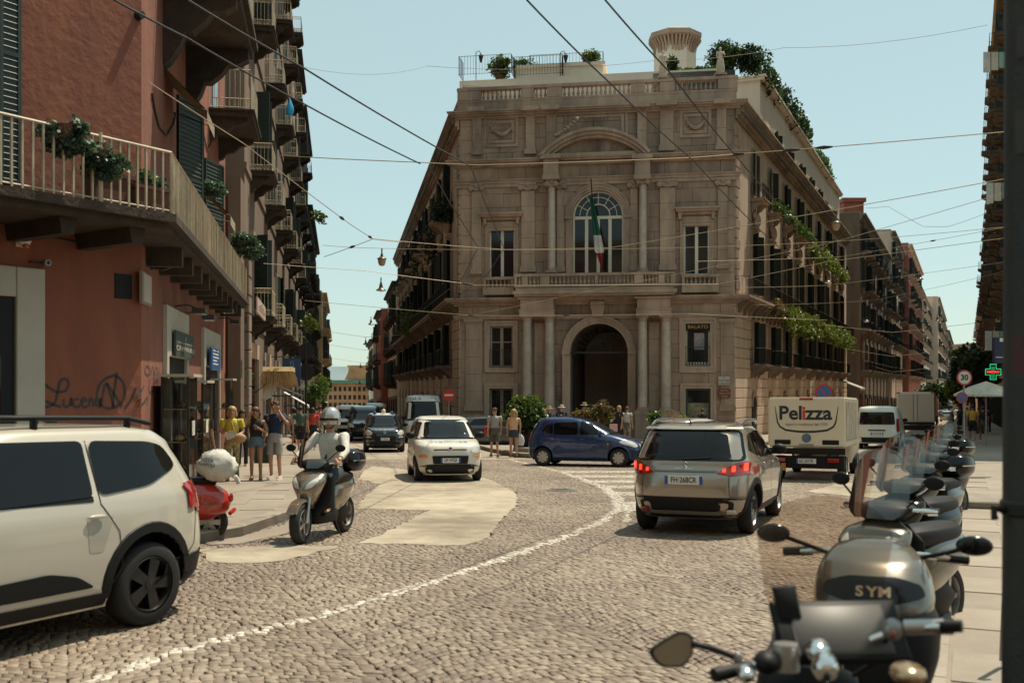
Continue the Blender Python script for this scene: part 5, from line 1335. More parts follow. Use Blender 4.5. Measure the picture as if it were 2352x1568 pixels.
def boolcut(body, cutter_mb, dark):
 ob = bpy.data.objects.new('c', cutter_mb.mesh('c', [dark, dark])); TS.collection.objects.link(ob)
 for p in ob.data.polygons: p.material_index = 1
 tb = bpy.data.objects.new('tb', body.data); TS.collection.objects.link(tb)
 md = tb.modifiers.new('b', 'BOOLEAN'); md.object = ob; md.operation = 'DIFFERENCE'; md.solver = 'EXACT'
 me = evaluate(tb); body.data = me; me.name = 'body'
 bpy.data.objects.remove(ob); bpy.data.objects.remove(tb)
 me.polygons.foreach_set('use_smooth', [True] * len(me.polygons)); me.update(); me.set_sharp_from_angle(angle=math.radians(38))
wh_me = {}
def wheel(parent, x, y, r, w_, style='spoke', rimm=alloy, sg=1, n=7, steer=0):
 k = (r, w_, style, rimm.name, n)
 if k not in wh_me:
  a = MB(); rr = r * .68
  a.lathe([(rr, -w_ / 2), (r * .86, -w_ / 2 - .005), (r * .96, -w_ / 2 + .015), (r, -w_ / 2 + .04), (r, w_ / 2 - .04), (r * .96, w_ / 2 - .015), (r * .86, w_ / 2 + .005), (rr, w_ / 2)], 32, axis='y', cap=False)
  c = MB(); c.lathe([(rr * .99, -w_ / 2 + .01), (rr * .93, -w_ / 2 + .0), (rr * .88, -w_ / 2 + .03), (rr * .86, 0)], 32, axis='y', cap=False)
  c.lathe([(0, -w_ / 2 + .005), (rr * .2, -w_ / 2 + .01), (rr * .22, 0)], 16, axis='y', cap=False)
  for i in range(n):
   t = 2 * PI * i / n; ca, sa = math.cos(t), math.sin(t); hw = rr * (.12 if style == 'spoke' else .16); h2 = hw * (.8 if style == 'spoke' else 1.5)
   def pt(rad, s_, yy): return (ca * rad - sa * s_, yy, sa * rad + ca * s_)
   c.add([pt(rr * .12, -hw, -w_ / 2 + .015), pt(rr * .12, hw, -w_ / 2 + .015), pt(rr * .93, h2, -w_ / 2 + .022), pt(rr * .93, -h2, -w_ / 2 + .022), pt(rr * .12, -hw, -w_ / 2 + .05), pt(rr * .12, hw, -w_ / 2 + .05), pt(rr * .93, h2, -w_ / 2 + .05), pt(rr * .93, -h2, -w_ / 2 + .05)],
     [(0, 1, 2, 3), (0, 4, 5, 1), (1, 5, 6, 2), (3, 2, 6, 7), (0, 3, 7, 4)])
  d = MB(); d.lathe([(0, -.01), (rr * .86, -.01), (rr * .86, .02), (0, .02)], 24, axis='y')
  wh_me[k] = (a.mesh('wheel', rubber, smooth=40), c.mesh('rim', rimm, smooth=35), d.mesh('brake', black))
 a, c, d = wh_me[k]
 M = WM[parent.name] @ T(x, y, r) @ (Matrix.Rotation(PI, 4, 'Z') if sg > 0 else Matrix()) @ Matrix.Rotation(steer, 4, 'Z')
 o = put('wheel', a, parent, M); put('rim', c, o, M); put('brake', d, o, M); return o
def plate(parent, M, s, w_=.52, h=.11, both=True):
 b = MB(); b.box(-w_ / 2, w_ / 2, -.012, 0, -h / 2, h / 2, 0); b.box(-w_ / 2, -w_ / 2 + w_ * .085, -.014, -.012, -h / 2, h / 2, 1)
 if both: b.box(w_ / 2 - w_ * .085, w_ / 2, -.014, -.012, -h / 2, h / 2, 1)
 o = put('number_plate', b.mesh('number_plate', [plate_w, plate_b]), parent, M)
 text(s, h * .92, ink, o, M @ T(0, -.015, 0), sx=.78 * w_ / .52, bold=.001); return o
# frame at a point on the car's front or rear: local -y of the result points outwards
def endM(S_, y, z, sg, off=.0, tilt=None):
 p = Vector(S_.end(y, z, sg, off)); dz = .03; q = Vector(S_.end(y, z + dz, sg, off)); a = math.atan2((p.x - q.x) * sg, dz)
 R = Matrix.Rotation(PI / 2 if sg > 0 else -PI / 2, 4, 'Z')   # -y -> +x for the front
 return T(*p) @ R @ Matrix.Rotation(-(a if tilt is None else tilt), 4, 'X')
def car(name, label, cat, M, levels, body_m, wheels, r, tw=.2, n=4.6, glass=(), parts=(), rimstyle='spoke', rimm=alloy, rn=7, trim=None, mirror=None, group=None, archlip=True, seams=(), handles=(), mir_m=None, arch_r=None, steer=0, under=True):
 t = thing(name, label, cat, M, group); S_ = Shell(levels, n)
 b = MB(); S_.mesh_into(b); body = put('body', b.mesh('body', [body_m, black], smooth=38), t)
 ar = arch_r or r + .055; c = MB(); W0 = S_.lv(r)[2]
 for x in wheels:
  for sg in (1, -1): c.lathe([(ar, -.30), (ar, .30)], 28, (x, sg * (W0 + .02), r + .01), axis='y')
 boolcut(body, c, black)
 if under:
  b = MB(); z0 = levels[0][0]; b.box(levels[0][2] + .3, levels[0][1] - .3, -W0 + .32, W0 - .32, z0 - .03, z0 + .35); b.build('underbody', black, t)
 for x in wheels:
  for sg in (1, -1): wheel(t, x, sg * (W0 - tw / 2 - .005), r, tw, rimstyle, rimm, sg, rn, steer if x > 0 else 0)
 if archlip:
  lm_ = trim or body_m
  for x in wheels:
   for sg in (1, -1):
    b = MB(); K = 18; vs = []
    for i in range(K + 1):
     a = -.12 + (PI + .24) * i / K
     for q, o_ in ((ar, .0), (ar, .014), (ar + (.075 if trim else .03), .012), (ar + (.085 if trim else .04), 0)):
      xx, zz = x + q * math.cos(a), max(levels[0][0], r + .01 + q * math.sin(a)); p = S_.side(xx, zz, sg, o_); vs.append(p)
    b.add(vs, [(i * 4 + j, i * 4 + j + 1, i * 4 + 5 + j, i * 4 + 4 + j) for i in range(K) for j in range(3)]); put('wheel_arch', b.mesh('wheel_arch', lm_, smooth=40), t)
 for (nm, where, poly, m_, off, rr) in parts:
  for sg in ((1, -1) if where == 'side' else (0,)):
   b = MB()
   if where == 'side': patch(b, poly, lambda x, z: S_.side(x, z, sg, off), r=rr, flip=sg < 0)
   elif where == 'front': patch(b, poly, lambda y, z: S_.end(y, z, 1, off), r=rr)
   elif where == 'rear': patch(b, poly, lambda y, z: S_.end(y, z, -1, off), r=rr, flip=True)
   put(nm, b.mesh(nm, m_, smooth=60), t)
   if where in ('front2', 'rear2'): pass
 for s_ in seams:
  for sg in (1, -1):
   b = MB(); strip(b, s_, lambda x, z: S_.side(x, z, sg, .003), .009); b.build('door_seam', black, t)
 for (x, z) in handles:
  for sg in (1, -1):
   p = S_.side(x, z, sg, .02); b = MB(); b.ell(p, (.085, .014, .018), 10, 6); b.build('door_handle', mir_m or body_m, t, smooth=60)
 if mirror:
  x, z = mirror[:2]
  for sg in (1, -1):
   p = S_.side(x, z, sg, 0); b = MB(); b.tube([(p[0], p[1] - sg * .02, p[2] - .05), (p[0], p[1] + sg * .10, p[2])], .02, 6); b.ell((p[0], p[1] + sg * .16, p[2] + .03), (.07, .115, .085), 12, 8); put('wing_mirror', b.mesh('wing_mirror', mir_m or black, smooth=60), t)
 return t, S_
def both(*polys): return polys
def mir(poly): return [(-a, b_) for a, b_ in poly][::-1]
def wiper(t, S_, y0, y1, z0, z1, sg):
 b = MB(); P_ = [S_.end(y0 + (y1 - y0) * k / 6, z0 + (z1 - z0) * k / 6, sg, .025) for k in range(7)]; b.tube(P_, .011, 5); b.build('wiper', black, t)
def place_text(t, S_, s, size, m, y, z, sg, off=.006, tilt=None, **kw): return text(s, size, m, t, WM[t.name] @ endM(S_, y, z, sg, off, tilt), **kw)
bt = lambda w_, zl, zh, k=.9, kt=.86: [(-w_ * k, zl), (w_ * k, zl), (w_ * kt, zh), (-w_ * kt, zh)]
def gpos(px, py): g = GP(px, py); return g.x, g.y
# ------- small city car (two of them: white, and the black patrol one)
PAN = [(.17, 1.70, -1.70, .72), (.28, 1.80, -1.80, .80), (.5, 1.83, -1.84, .82), (.72, 1.81, -1.83, .82), (.86, 1.74, -1.80, .81), (.94, 1.50, -1.78, .795), (1.0, 1.16, -1.76, .775), (1.08, .98, -1.74, .75), (1.28, .66, -1.68, .70), (1.42, .42, -1.60, .655), (1.50, .20, -1.48, .60), (1.545, -.1, -1.25, .48), (1.56, -.4, -.9, .2)]
def panda(label, M, bm_, patrol=False):
 low = black if not patrol else black
 P_ = [('windscreen', 'front', [(-.735, 1.0), (.735, 1.0), (.64, 1.47), (-.64, 1.47)], dglass, .011, .06),
   ('rear_window', 'rear', [(-.62, 1.05), (.62, 1.05), (.56, 1.40), (-.56, 1.40)], dglass, .011, .06),
   ('headlight', 'front', [(.48, .80), (.50, .70), (.66, .67), (.765, .74), (.74, .86), (.62, .89)], clearl, .012, .05), ('headlight', 'front', mir([(.48, .80), (.50, .70), (.66, .67), (.765, .74), (.74, .86), (.62, .89)]), clearl, .012, .05),
   ('grille', 'front', [(-.40, .44), (.40, .44), (.43, .63), (-.43, .63)], black, .02, .03), ('grille_slot', 'front', [(-.40, .755), (.40, .755), (.38, .785), (-.38, .785)], black, .008, .01),
   ('bumper_trim', 'front', [(-.74, .20), (.74, .20), (.76, .36), (.5, .43), (-.5, .43), (-.76, .36)], black, .012, .04),
   ('fog_lamp', 'front', [(.52, .585), (.72, .585), (.72, .64), (.55, .645)], amber if not patrol else clearl, .012, .02), ('fog_lamp', 'front', mir([(.52, .585), (.72, .585), (.72, .64), (.55, .645)]), amber if not patrol else clearl, .012, .02),
   ('front_side_window', 'side', [(.78, 1.06), (.02, 1.06), (.02, 1.42), (.36, 1.40)], dglass, .011, .05), ('rear_side_window', 'side', [(-.04, 1.06), (-.90, 1.08), (-.88, 1.40), (-.04, 1.42)], dglass, .011, .05), ('quarter_window', 'side', [(-.98, 1.10), (-1.42, 1.14), (-1.38, 1.36), (-.98, 1.39)], dglass, .011, .05),
   ('sill_trim', 'side', [(.8, .22), (-.85, .22), (-.85, .32), (.8, .32)], black, .006, .02), ('tail_light', 'rear', [(.62, .85), (.78, .85), (.72, 1.25), (.60, 1.25)], red_l, .01, .03), ('tail_light', 'rear', mir([(.62, .85), (.78, .85), (.72, 1.25), (.60, 1.25)]), red_l, .01, .03)]
 t, S_ = car('small_car', label, 'car', M, PAN, bm_, (1.18, -1.12), .285, .18, parts=P_, mirror=(.72, 1.06), seams=([(.82, 1.02), (.84, .35), (.60, .22)], [(-.01, 1.42), (0, .24)], [(-.93, 1.05), (-.80, .75)]), handles=((.12, .86), (-.72, .88)), rn=8, rimstyle='plate')
 b = MB(); b.lathe([(0, .012), (.05, .012), (.055, 0)], 16); put('badge', b.mesh('badge', chrome, smooth=40), t, WM[t.name] @ endM(S_, 0, .79, 1, .0) @ Matrix.Rotation(PI / 2, 4, 'X'))
 b = MB(); b.lathe([(0, .015), (.038, .015)], 16); put('badge_face', b.mesh('badge_face', red_l if not patrol else ink), t, WM[t.name] @ endM(S_, 0, .79, 1, .0) @ Matrix.Rotation(PI / 2, 4, 'X'))
 wiper(t, S_, -.62, .0, 1.045, 1.03, 1); wiper(t, S_, .02, .62, 1.05, 1.03, 1)
 if patrol:
  b = MB(); b.lathe([(.07, 1.55), (.09, 1.57), (.09, 1.66), (.06, 1.70), (0, 1.71)], 14, (0.05, 0, 0)); b.build('roof_light', mat('beacon', (.75, .62, .35), .3), t, smooth=50)
  for y in (-.35, .35): b = MB(); b.lathe([(.06, 1.52), (.07, 1.54), (.07, 1.60), (0, 1.63)], 12, (0.0, y, 0)); b.build('roof_light', plate_b, t, smooth=50)
  b = MB(); patch(b, [(-.62, 1.46), (.62, 1.46), (.5, 1.54), (-.5, 1.54)], lambda y, z: S_.end(y, z, 1, .006)); b.build('white_roof_panel', white_p, t)
  b = MB(); strip(b, [(1.74, .70), (1.2, .82), (.8, .84)], lambda x, z: S_.side(x, z, 1, .005), .03); strip(b, [(1.74, .70), (1.2, .82), (.8, .84)], lambda x, z: S_.side(x, z, -1, .005), .03); b.build('red_stripe', mat('red_stripe', (.6, .02, .02), .4), t, kind='stuff')
  place_text(t, S_, 'CARABINIERI', .13, plate_w, 0, .90, 1, .03, sx=1.0)
  plate(t, WM[t.name] @ endM(S_, 0, .53, 1, .03, 0), 'CC DJ 656', .36, .11, both=False)
  b = MB(); b.tube([(.86, .70, .98), (.70, .80, .95), (.45, .88, .92)], .045, 8);
 else:
  place_text(t, S_, 'HERMES', .20, mat('decal_grey', (.32, .38, .40), .5), 0, .945, 1, .01, sx=1.25)
  b = MB(); b.prism([(-.10, .055), (.10, .055), (0, .0)], -.004, 0); b.build('decal', MATS['decal_grey'], t, WM[t.name] @ endM(S_, .0, .965, 1, .012))
  plate(t, WM[t.name] @ endM(S_, 0, .52, 1, .035, 0), 'GP·197GR', .46, .11)
  scr = MATS['decal_grey']
  for sg in (1, -1):
   b = MB(); rn_ = random.Random(4)
   for k in range(9):
    x = .72 - k * .13; strip(b, [(x, .45 + rn_.uniform(0, .1)), (x - .03, .8 + rn_.uniform(-.1, .05))], lambda X, z: S_.side(X, z, sg, .004), .035)
    strip(b, [(x, .6), (x - .1, .62)], lambda X, z: S_.side(X, z, sg, .004), .03)
   b.build('side_decal', scr, t, kind='stuff')
 return t, S_
def heading(dx, dy): return math.atan2(dy, dx)
def carM(px, py, dirv, along=0.0, lat=0.0):
 """ground point under the picture point, then shifted back along its heading"""
 x, y = gpos(px, py); d = Vector((dirv[0], dirv[1])).normalized(); x -= d.x * along; y -= d.y * along; x += -d.y * lat; y += d.x * lat
 return GM(x, y, heading(d.x, d.y))
panda('white small city car driving towards the camera with grey lettering on its bonnet', carM(1035, 1108, (.17, -.98), 1.84), white_p)
panda('black patrol car with white roof front and police lights driving towards the camera', carM(884, 1039, (.16, -.98), 1.84), black_p, True)
# ------- estate car filling the left edge
dac = mat('pearl_white', (.52, .48, .40), .28, coat=1.0)
DAC = [(.22, 2.16, -2.12, .80), (.34, 2.24, -2.22, .875), (.60, 2.28, -2.27, .895), (.80, 2.24, -2.25, .895), (.95, 2.05, -2.22, .885), (1.04, 1.45, -2.19, .865), (1.12, 1.15, -2.15, .835), (1.32, .72, -2.04, .765), (1.48, .36, -1.92, .71), (1.565, .05, -1.78, .655), (1.61, -.3, -1.55, .54), (1.625, -.6, -1.2, .2)]
P_ = [('windscreen', 'front', [(-.76, 1.08), (.76, 1.08), (.66, 1.5), (-.66, 1.5)], dglass, .011, .06), ('rear_window', 'rear', [(-.68, 1.10), (.68, 1.10), (.62, 1.46), (-.62, 1.46)], dglass, .011, .06),
  ('front_side_window', 'side', [(.78, 1.09), (.08, 1.06), (.06, 1.50), (.40, 1.49)], dglass, .011, .05), ('rear_side_window', 'side', [(-.02, 1.055), (-.86, 1.08), (-.86, 1.50), (-.02, 1.505)], dglass, .011, .05),
  ('quarter_window', 'side', [(-.92, 1.085), (-1.42, 1.13), (-1.80, 1.27), (-1.68, 1.44), (-1.5, 1.48), (-.92, 1.50)], dglass, .012, .07),
  ('window_trim', 'side', [(.84, 1.06), (-.86, 1.04), (-.86, 1.085), (.80, 1.10)], black, .004, .01),
  ('sill_cladding', 'side', [(.95, .24), (-1.0, .24), (-1.0, .345), (.95, .345)], black, .008, .02), ('door_cladding', 'side', [(.85, .40), (-.86, .40), (-.70, .50), (-.45, .555), (.2, .53), (.85, .50)], black, .014, .05),
  ('bumper_cladding', 'rear', [(-.84, .24), (.84, .24), (.86, .52), (-.86, .52)], black, .012, .04), ('bumper_corner', 'side', [(-1.86, .26), (-2.18, .26), (-2.225, .54), (-1.88, .50)], black, .012, .03),
  ('tail_light', 'rear', [(.60, .90), (.80, .90), (.78, 1.12), (.64, 1.14)], red_l, .012, .02), ('tail_light', 'rear', mir([(.60, .90), (.80, .90), (.78, 1.12), (.64, 1.14)]), red_l, .012, .02),
  ('tail_light_side', 'side', [(-2.02, .86), (-2.19, .86), (-2.14, 1.12), (-2.02, 1.10)], red_l, .010, .03),
  ('headlight', 'front', [(.48, .74), (.84, .76), (.80, .90), (.5, .86)], clearl, .01, .03), ('headlight', 'front', mir([(.48, .74), (.84, .76), (.80, .90), (.5, .86)]), clearl, .01, .03), ('grille', 'front', [(-.46, .70), (.46, .70), (.46, .86), (-.46, .86)], black, .01, .03),
  ('painted_handle_shade', 'side', [(-.80, .66), (-.93, .66), (-1.03, .92), (-.78, .93)], mat('recess_shade', (.40, .375, .32), .35, coat=1), .002, .03)]  # no hollow modelled: the shade below the handle is put into this colour
x, y = gpos(338, 1437)
dd = Vector((-.46, -.888)).normalized()      # its nose points towards us and to the left
x -= .05; cx_c = Vector((x, y)) - dd * (-1.38)
lat = Vector((-dd.y, dd.x))
side_sign = 1 if lat.dot(Vector((-x, -y))) > 0 else -1
ctr = cx_c - lat * side_sign * .80
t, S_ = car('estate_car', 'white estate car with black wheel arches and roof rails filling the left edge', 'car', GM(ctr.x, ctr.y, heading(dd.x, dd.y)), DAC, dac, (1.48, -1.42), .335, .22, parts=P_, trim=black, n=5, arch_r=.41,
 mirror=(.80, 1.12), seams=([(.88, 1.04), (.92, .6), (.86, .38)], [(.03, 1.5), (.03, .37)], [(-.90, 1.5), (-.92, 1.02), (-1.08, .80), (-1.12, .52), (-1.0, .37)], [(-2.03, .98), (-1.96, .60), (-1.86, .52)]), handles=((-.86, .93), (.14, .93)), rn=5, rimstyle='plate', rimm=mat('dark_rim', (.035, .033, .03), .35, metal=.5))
for sg in (1, -1):
 b = MB(); pts = [(.55 - k * .22, S_.side(.55 - k * .22, 1.585 if 0 < k < 10 else 1.54, sg, -.03)[1], 1.675 - (.045 if k in (0, 10) else 0) - .002 * abs(k - 5)) for k in range(11)]
 b.tube(pts, .021, 8)
 for k in (1, 5, 9): b.tube([(pts[k][0], pts[k][1], 1.56), pts[k]], .028, 6)
 b.build('roof_rail', black, t, smooth=50)
 b = MB(); b.box(-2.05, -1.93, sg * .60 - .05, sg * .60 + .05, .25, .3) if False else b.tube([(-2.0, sg * .5, .28), (-2.24, sg * .5, .27)], .03, 8); b.build('exhaust', steel, t)
for sg in (1, -1): b = MB(); strip(b, [(-2.12, 1.10), (-2.07, 1.26), (-1.96, 1.42)], lambda x, z: S_.side(x, z, sg, .008), .03); b.build('tail_light_strip', red_l, t)
# grey hatch seen from behind, the main car on the right
tau = mat('taupe_metallic', (.36, .31, .255), .27, metal=.55, coat=1.0)
PEU = [(.24, 1.92, -1.88, .76), (.36, 2.04, -2.02, .845), (.52, 2.08, -2.08, .868), (.70, 2.06, -2.09, .87), (.82, 1.98, -2.06, .868), (.94, 1.70, -2.00, .862), (1.01, 1.20, -1.98, .85), (1.08, .95, -1.95, .815), (1.28, .55, -1.80, .745), (1.42, .25, -1.66, .695), (1.49, .0, -1.55, .645), (1.53, -.3, -1.35, .52), (1.545, -.55, -1.05, .2)]
claw = []
P_ = [('windscreen', 'front', [(-.74, 1.05), (.74, 1.05), (.64, 1.44), (-.64, 1.44)], dglass, .011, .06), ('rear_window', 'rear', [(-.765, 1.035), (.765, 1.035), (.655, 1.44), (-.655, 1.44)], dglass, .012, .06),
  ('front_side_window', 'side', [(.70, 1.06), (.02, 1.05), (.02, 1.43), (.30, 1.42)], dglass, .011, .05), ('rear_side_window', 'side', [(-.04, 1.05), (-.80, 1.06), (-.80, 1.42), (-.04, 1.43)], dglass, .011, .05), ('quarter_window', 'side', [(-.86, 1.07), (-1.42, 1.17), (-1.2, 1.38), (-.86, 1.41)], dglass, .011, .05),
  ('bumper_cladding', 'rear', [(-.80, .25), (.80, .25), (.845, .50), (.6, .545), (-.6, .545), (-.845, .50)], black, .012, .04), ('bumper_plate', 'rear', [(-.46, .30), (.46, .30), (.48, .355), (-.48, .355)], tau, .02, .02),
  ('rear_fog_lamp', 'rear', [(.50, .31), (.64, .31), (.63, .385), (.52, .39)], red_l, .024, .02), ('reversing_lamp', 'rear', [(-.66, .31), (-.54, .31), (-.55, .38), (-.65, .38)], clearl, .024, .02),
  ('sill_cladding', 'side', [(.85, .25), (-.95, .25), (-.95, .37), (.85, .37)], black, .006, .02), ('tailgate_lip', 'rear', [(-.42, .885), (.42, .885), (.44, .905), (-.44, .905)], mat('lip', (.2, .18, .15), .3, metal=.5), .012, .005),
  ('headlight', 'front', [(.5, .75), (.82, .78), (.80, .90), (.52, .84)], clearl, .01, .03), ('headlight', 'front', mir([(.5, .75), (.82, .78), (.80, .90), (.52, .84)]), clearl, .01, .03)]
for sg in (1, -1):
 lp = [(.42, .875), (.62, .84), (.852, .84), (.857, .95), (.80, 1.035), (.70, 1.02), (.56, .95)]
 P_.append(('tail_light', 'rear', lp if sg > 0 else mir(lp), red_l, .014, .03))
M0 = carM(1572, 1233, (.385, .923), -2.05)
t, S_ = car('hatchback', 'taupe metallic hatchback seen from behind with lit tail lights', 'car', M0, PEU, tau, (1.25, -1.28), .32, .2, parts=P_, trim=black, mirror=(.66, 1.08), seams=([(.74, 1.04), (.80, .7), (.72, .38)], [(-.01, 1.42), (0, .38)], [(-.83, 1.42), (-.84, 1.0), (-1.0, .72), (-.93, .38)]), handles=((.1, .95), (-.72, .96)), rn=5)
for sg in (1, -1):
 for k, yy in enumerate((.52, .63, .755)):
  b = MB(); h = (.022, .04, .05)[k]; patch(b, [(sg * (yy - .022), .905 - h * .8 + .02 * k), (sg * (yy + .022), .905 - h * .8 + .02 * k), (sg * (yy + .026), .915 + h + .02 * k), (sg * (yy - .018), .915 + h + .02 * k)][::sg], lambda y, z: S_.end(y, z, -1, .022), r=.01, flip=True); b.build('light_claw', red_on, t)
 b = MB(); pts = [(-1.28 + k * .17, sg * (.63 + .01 * (k > 0)), 1.50 + .075 * math.sin(PI * min(1, (k + .3) / 2.4) * .5) * (1 if k < 8 else .3) ) for k in range(9)]; b.tube(pts, .024, 8); b.build('roof_rail', chrome, t, smooth=50)
 b = MB(); strip(b, [(sg * .845, .52), (sg * .60, .56), (sg * .59, .84)], lambda y, z: S_.end(y, z, -1, .004), .007); b.build('tailgate_seam', black, t)
b = MB(); patch(b, [(-.64, 1.455), (.64, 1.455), (.6, 1.505), (-.6, 1.505)], lambda y, z: S_.end(y, z, -1, .05 if True else 0), flip=True); b.build('spoiler', tau, t)
wiper(t, S_, .05, -.34, 1.055, 1.08, -1)
b = MB(); b.tube([(-1.3, .06, 1.50), (-1.42, .06, 1.58)], .012, 6); b.ell((-1.3, .06, 1.5), (.05, .025, .03), 8, 5); b.build('antenna', black, t)
plate(t, WM[t.name] @ endM(S_, 0, .775, -1, .012, 0), 'FH·268CR', .52, .115)
b = MB();
for k, (a, c) in enumerate((((-.02, -.05), (0, .05)), ((0, .05), (.035, .03)), ((.0, .0), (.04, -.03)), ((-.03, -.05), (-.045, -.02)), ((.01, -.02), (.02, -.055)))): b.tube([(a[0], -.006, a[1]), (c[0], -.006, c[1])], .009, 6)
b.build('badge', chrome, t, WM[t.name] @ endM(S_, 0, .97, -1, .01))
place_text(t, S_, 'PEUGEOT', .045, chrome, 0, .925, -1, .012, sx=1.3)
# ------- blue supermini crossing
blu = mat('blue_paint', (.008, .034, .12), .25, coat=1.0, metal=.2)
MTZ = [(.18, 1.62, -1.62, .70), (.28, 1.72, -1.72, .755), (.5, 1.75, -1.745, .762), (.68, 1.68, -1.74, .76), (.80, 1.52, -1.72, .752), (.90, 1.22, -1.69, .74), (.97, .95, -1.66, .715), (1.15, .62, -1.57, .665), (1.34, .26, -1.44, .60), (1.42, .0, -1.34, .56), (1.475, -.3, -1.1, .45), (1.49, -.5, -.85, .2)]
P_ = [('windscreen', 'front', [(-.66, .96), (.66, .96), (.56, 1.38), (-.56, 1.38)], dglass, .011, .06), ('rear_window', 'rear', [(-.6, .98), (.6, .98), (.52, 1.34), (-.52, 1.34)], dglass, .011, .06),
  ('front_side_window', 'side', [(.66, .97), (-.02, .95), (-.02, 1.34), (.22, 1.35)], dglass, .011, .05), ('rear_side_window', 'side', [(-.10, .95), (-.82, .96), (-.84, 1.30), (-.10, 1.34)], dglass, .011, .05), ('quarter_window', 'side', [(-.88, .97), (-1.22, 1.05), (-1.1, 1.24), (-.88, 1.29)], dglass, .011, .04),
  ('headlight', 'front', [(.42, .62), (.58, .58), (.72, .68), (.70, .80), (.52, .78)], clearl, .014, .06), ('headlight', 'front', mir([(.42, .62), (.58, .58), (.72, .68), (.70, .80), (.52, .78)]), clearl, .014, .06), ('headlight_side', 'side', [(1.60, .60), (1.36, .66), (1.20, .80), (1.40, .80), (1.58, .70)], clearl, .01, .04),
  ('tail_light', 'side', [(-1.56, .80), (-1.70, .80), (-1.66, .98), (-1.56, .96)], red_l, .01, .02), ('side_moulding', 'side', [(.80, .42), (-.72, .42), (-.72, .47), (.80, .47)], blu, .014, .01), ('bumper_trim', 'front', [(-.66, .22), (.66, .22), (.70, .50), (-.70, .50)], black, .008, .04), ('bumper_side', 'side', [(1.40, .22), (1.64, .22), (1.66, .5), (1.42, .5)], mat('blue_dark', (.008, .022, .06), .5), .006, .03), ('bumper_side', 'side', [(-1.45, .22), (-1.64, .22), (-1.68, .5), (-1.45, .5)], MATS['blue_dark'], .006, .03),
  ('indicator', 'side', [(.82, .66), (.87, .66), (.87, .70), (.82, .70)], amber, .006, .01)]
c0 = gpos(1250, 1067); c1 = gpos(1424, 1075); dv = Vector((c1[0] - c0[0], c1[1] - c0[1])).normalized(); dv = Vector((.95, -.31)).normalized(); lat = Vector((-dv.y, dv.x))
mid = Vector(((c0[0] + c1[0]) / 2, (c0[1] + c1[1]) / 2)) + lat * .66
car('small_car', 'blue five door small car crossing in front of the palace', 'car', GM(mid.x, mid.y, heading(dv.x, dv.y)), MTZ, blu, (1.16, -1.18), .275, .16, parts=P_, mirror=(.60, 1.0), mir_m=blu, seams=([(.72, .96), (.78, .6), (.70, .26)], [(-.06, 1.34), (-.06, .26)], [(-.86, 1.3), (-.86, .95), (-.98, .7), (-.86, .34), (-.8, .26)]), handles=((.04, .82), (-.74, .83)), rn=8, rimstyle='plate')
# ------- low grey hatch behind them
GRY = [(.2, 1.95, -1.95, .76), (.32, 2.06, -2.06, .84), (.55, 2.1, -2.1, .855), (.75, 2.05, -2.09, .855), (.88, 1.80, -2.05, .85), (.96, 1.2, -2.0, .82), (1.02, .95, -1.95, .79), (1.2, .5, -1.75, .72), (1.32, .15, -1.5, .66), (1.40, -.2, -1.1, .5), (1.42, -.4, -.9, .2)]
P_ = [('windscreen', 'front', [(-.7, 1.0), (.7, 1.0), (.6, 1.3), (-.6, 1.3)], dglass, .011, .05), ('rear_window', 'rear', [(-.7, 1.0), (.7, 1.0), (.6, 1.28), (-.6, 1.28)], dglass, .011, .05), ('side_window', 'side', [(.66, 1.0), (-1.3, 1.02), (-1.05, 1.26), (-.2, 1.33), (.2, 1.3)], dglass, .011, .05),
  ('tail_light', 'rear', [(.46, .80), (.82, .82), (.80, .95), (.5, .88)], red_l, .012, .03), ('tail_light', 'rear', mir([(.46, .80), (.82, .82), (.80, .95), (.5, .88)]), red_l, .012, .03), ('tail_light_side', 'side', [(-1.75, .84), (-2.0, .82), (-1.98, .94), (-1.8, .93)], red_l, .008, .02), ('bumper_cladding', 'rear', [(-.78, .24), (.78, .24), (.8, .45), (-.8, .45)], black, .01, .03),
  ('headlight', 'front', [(.5, .7), (.8, .72), (.78, .84), (.52, .8)], clearl, .01, .03), ('headlight', 'front', mir([(.5, .7), (.8, .72), (.78, .84), (.52, .8)]), clearl, .01, .03)]
silv = mat('silver_paint', (.45, .43, .39), .25, metal=.5, coat=1)
car('hatchback', 'silver hatchback half hidden between the blue car and the taupe hatchback', 'car', carM(1500, 1056, (.80, .60), -1.9, -.5), GRY, silv, (1.25, -1.28), .31, .19, parts=P_, mirror=(.65, 1.02))
dg_ = mat('dark_grey_paint', (.05, .052, .055), .25, coat=1, metal=.3)
car('saloon_car', 'dark grey car passing behind the couple on the pavement edge', 'car', GM(-.75, 44.5, heading(.97, .15)), GRY, dg_, (1.25, -1.28), .31, .19, parts=P_, mirror=(.65, 1.02))
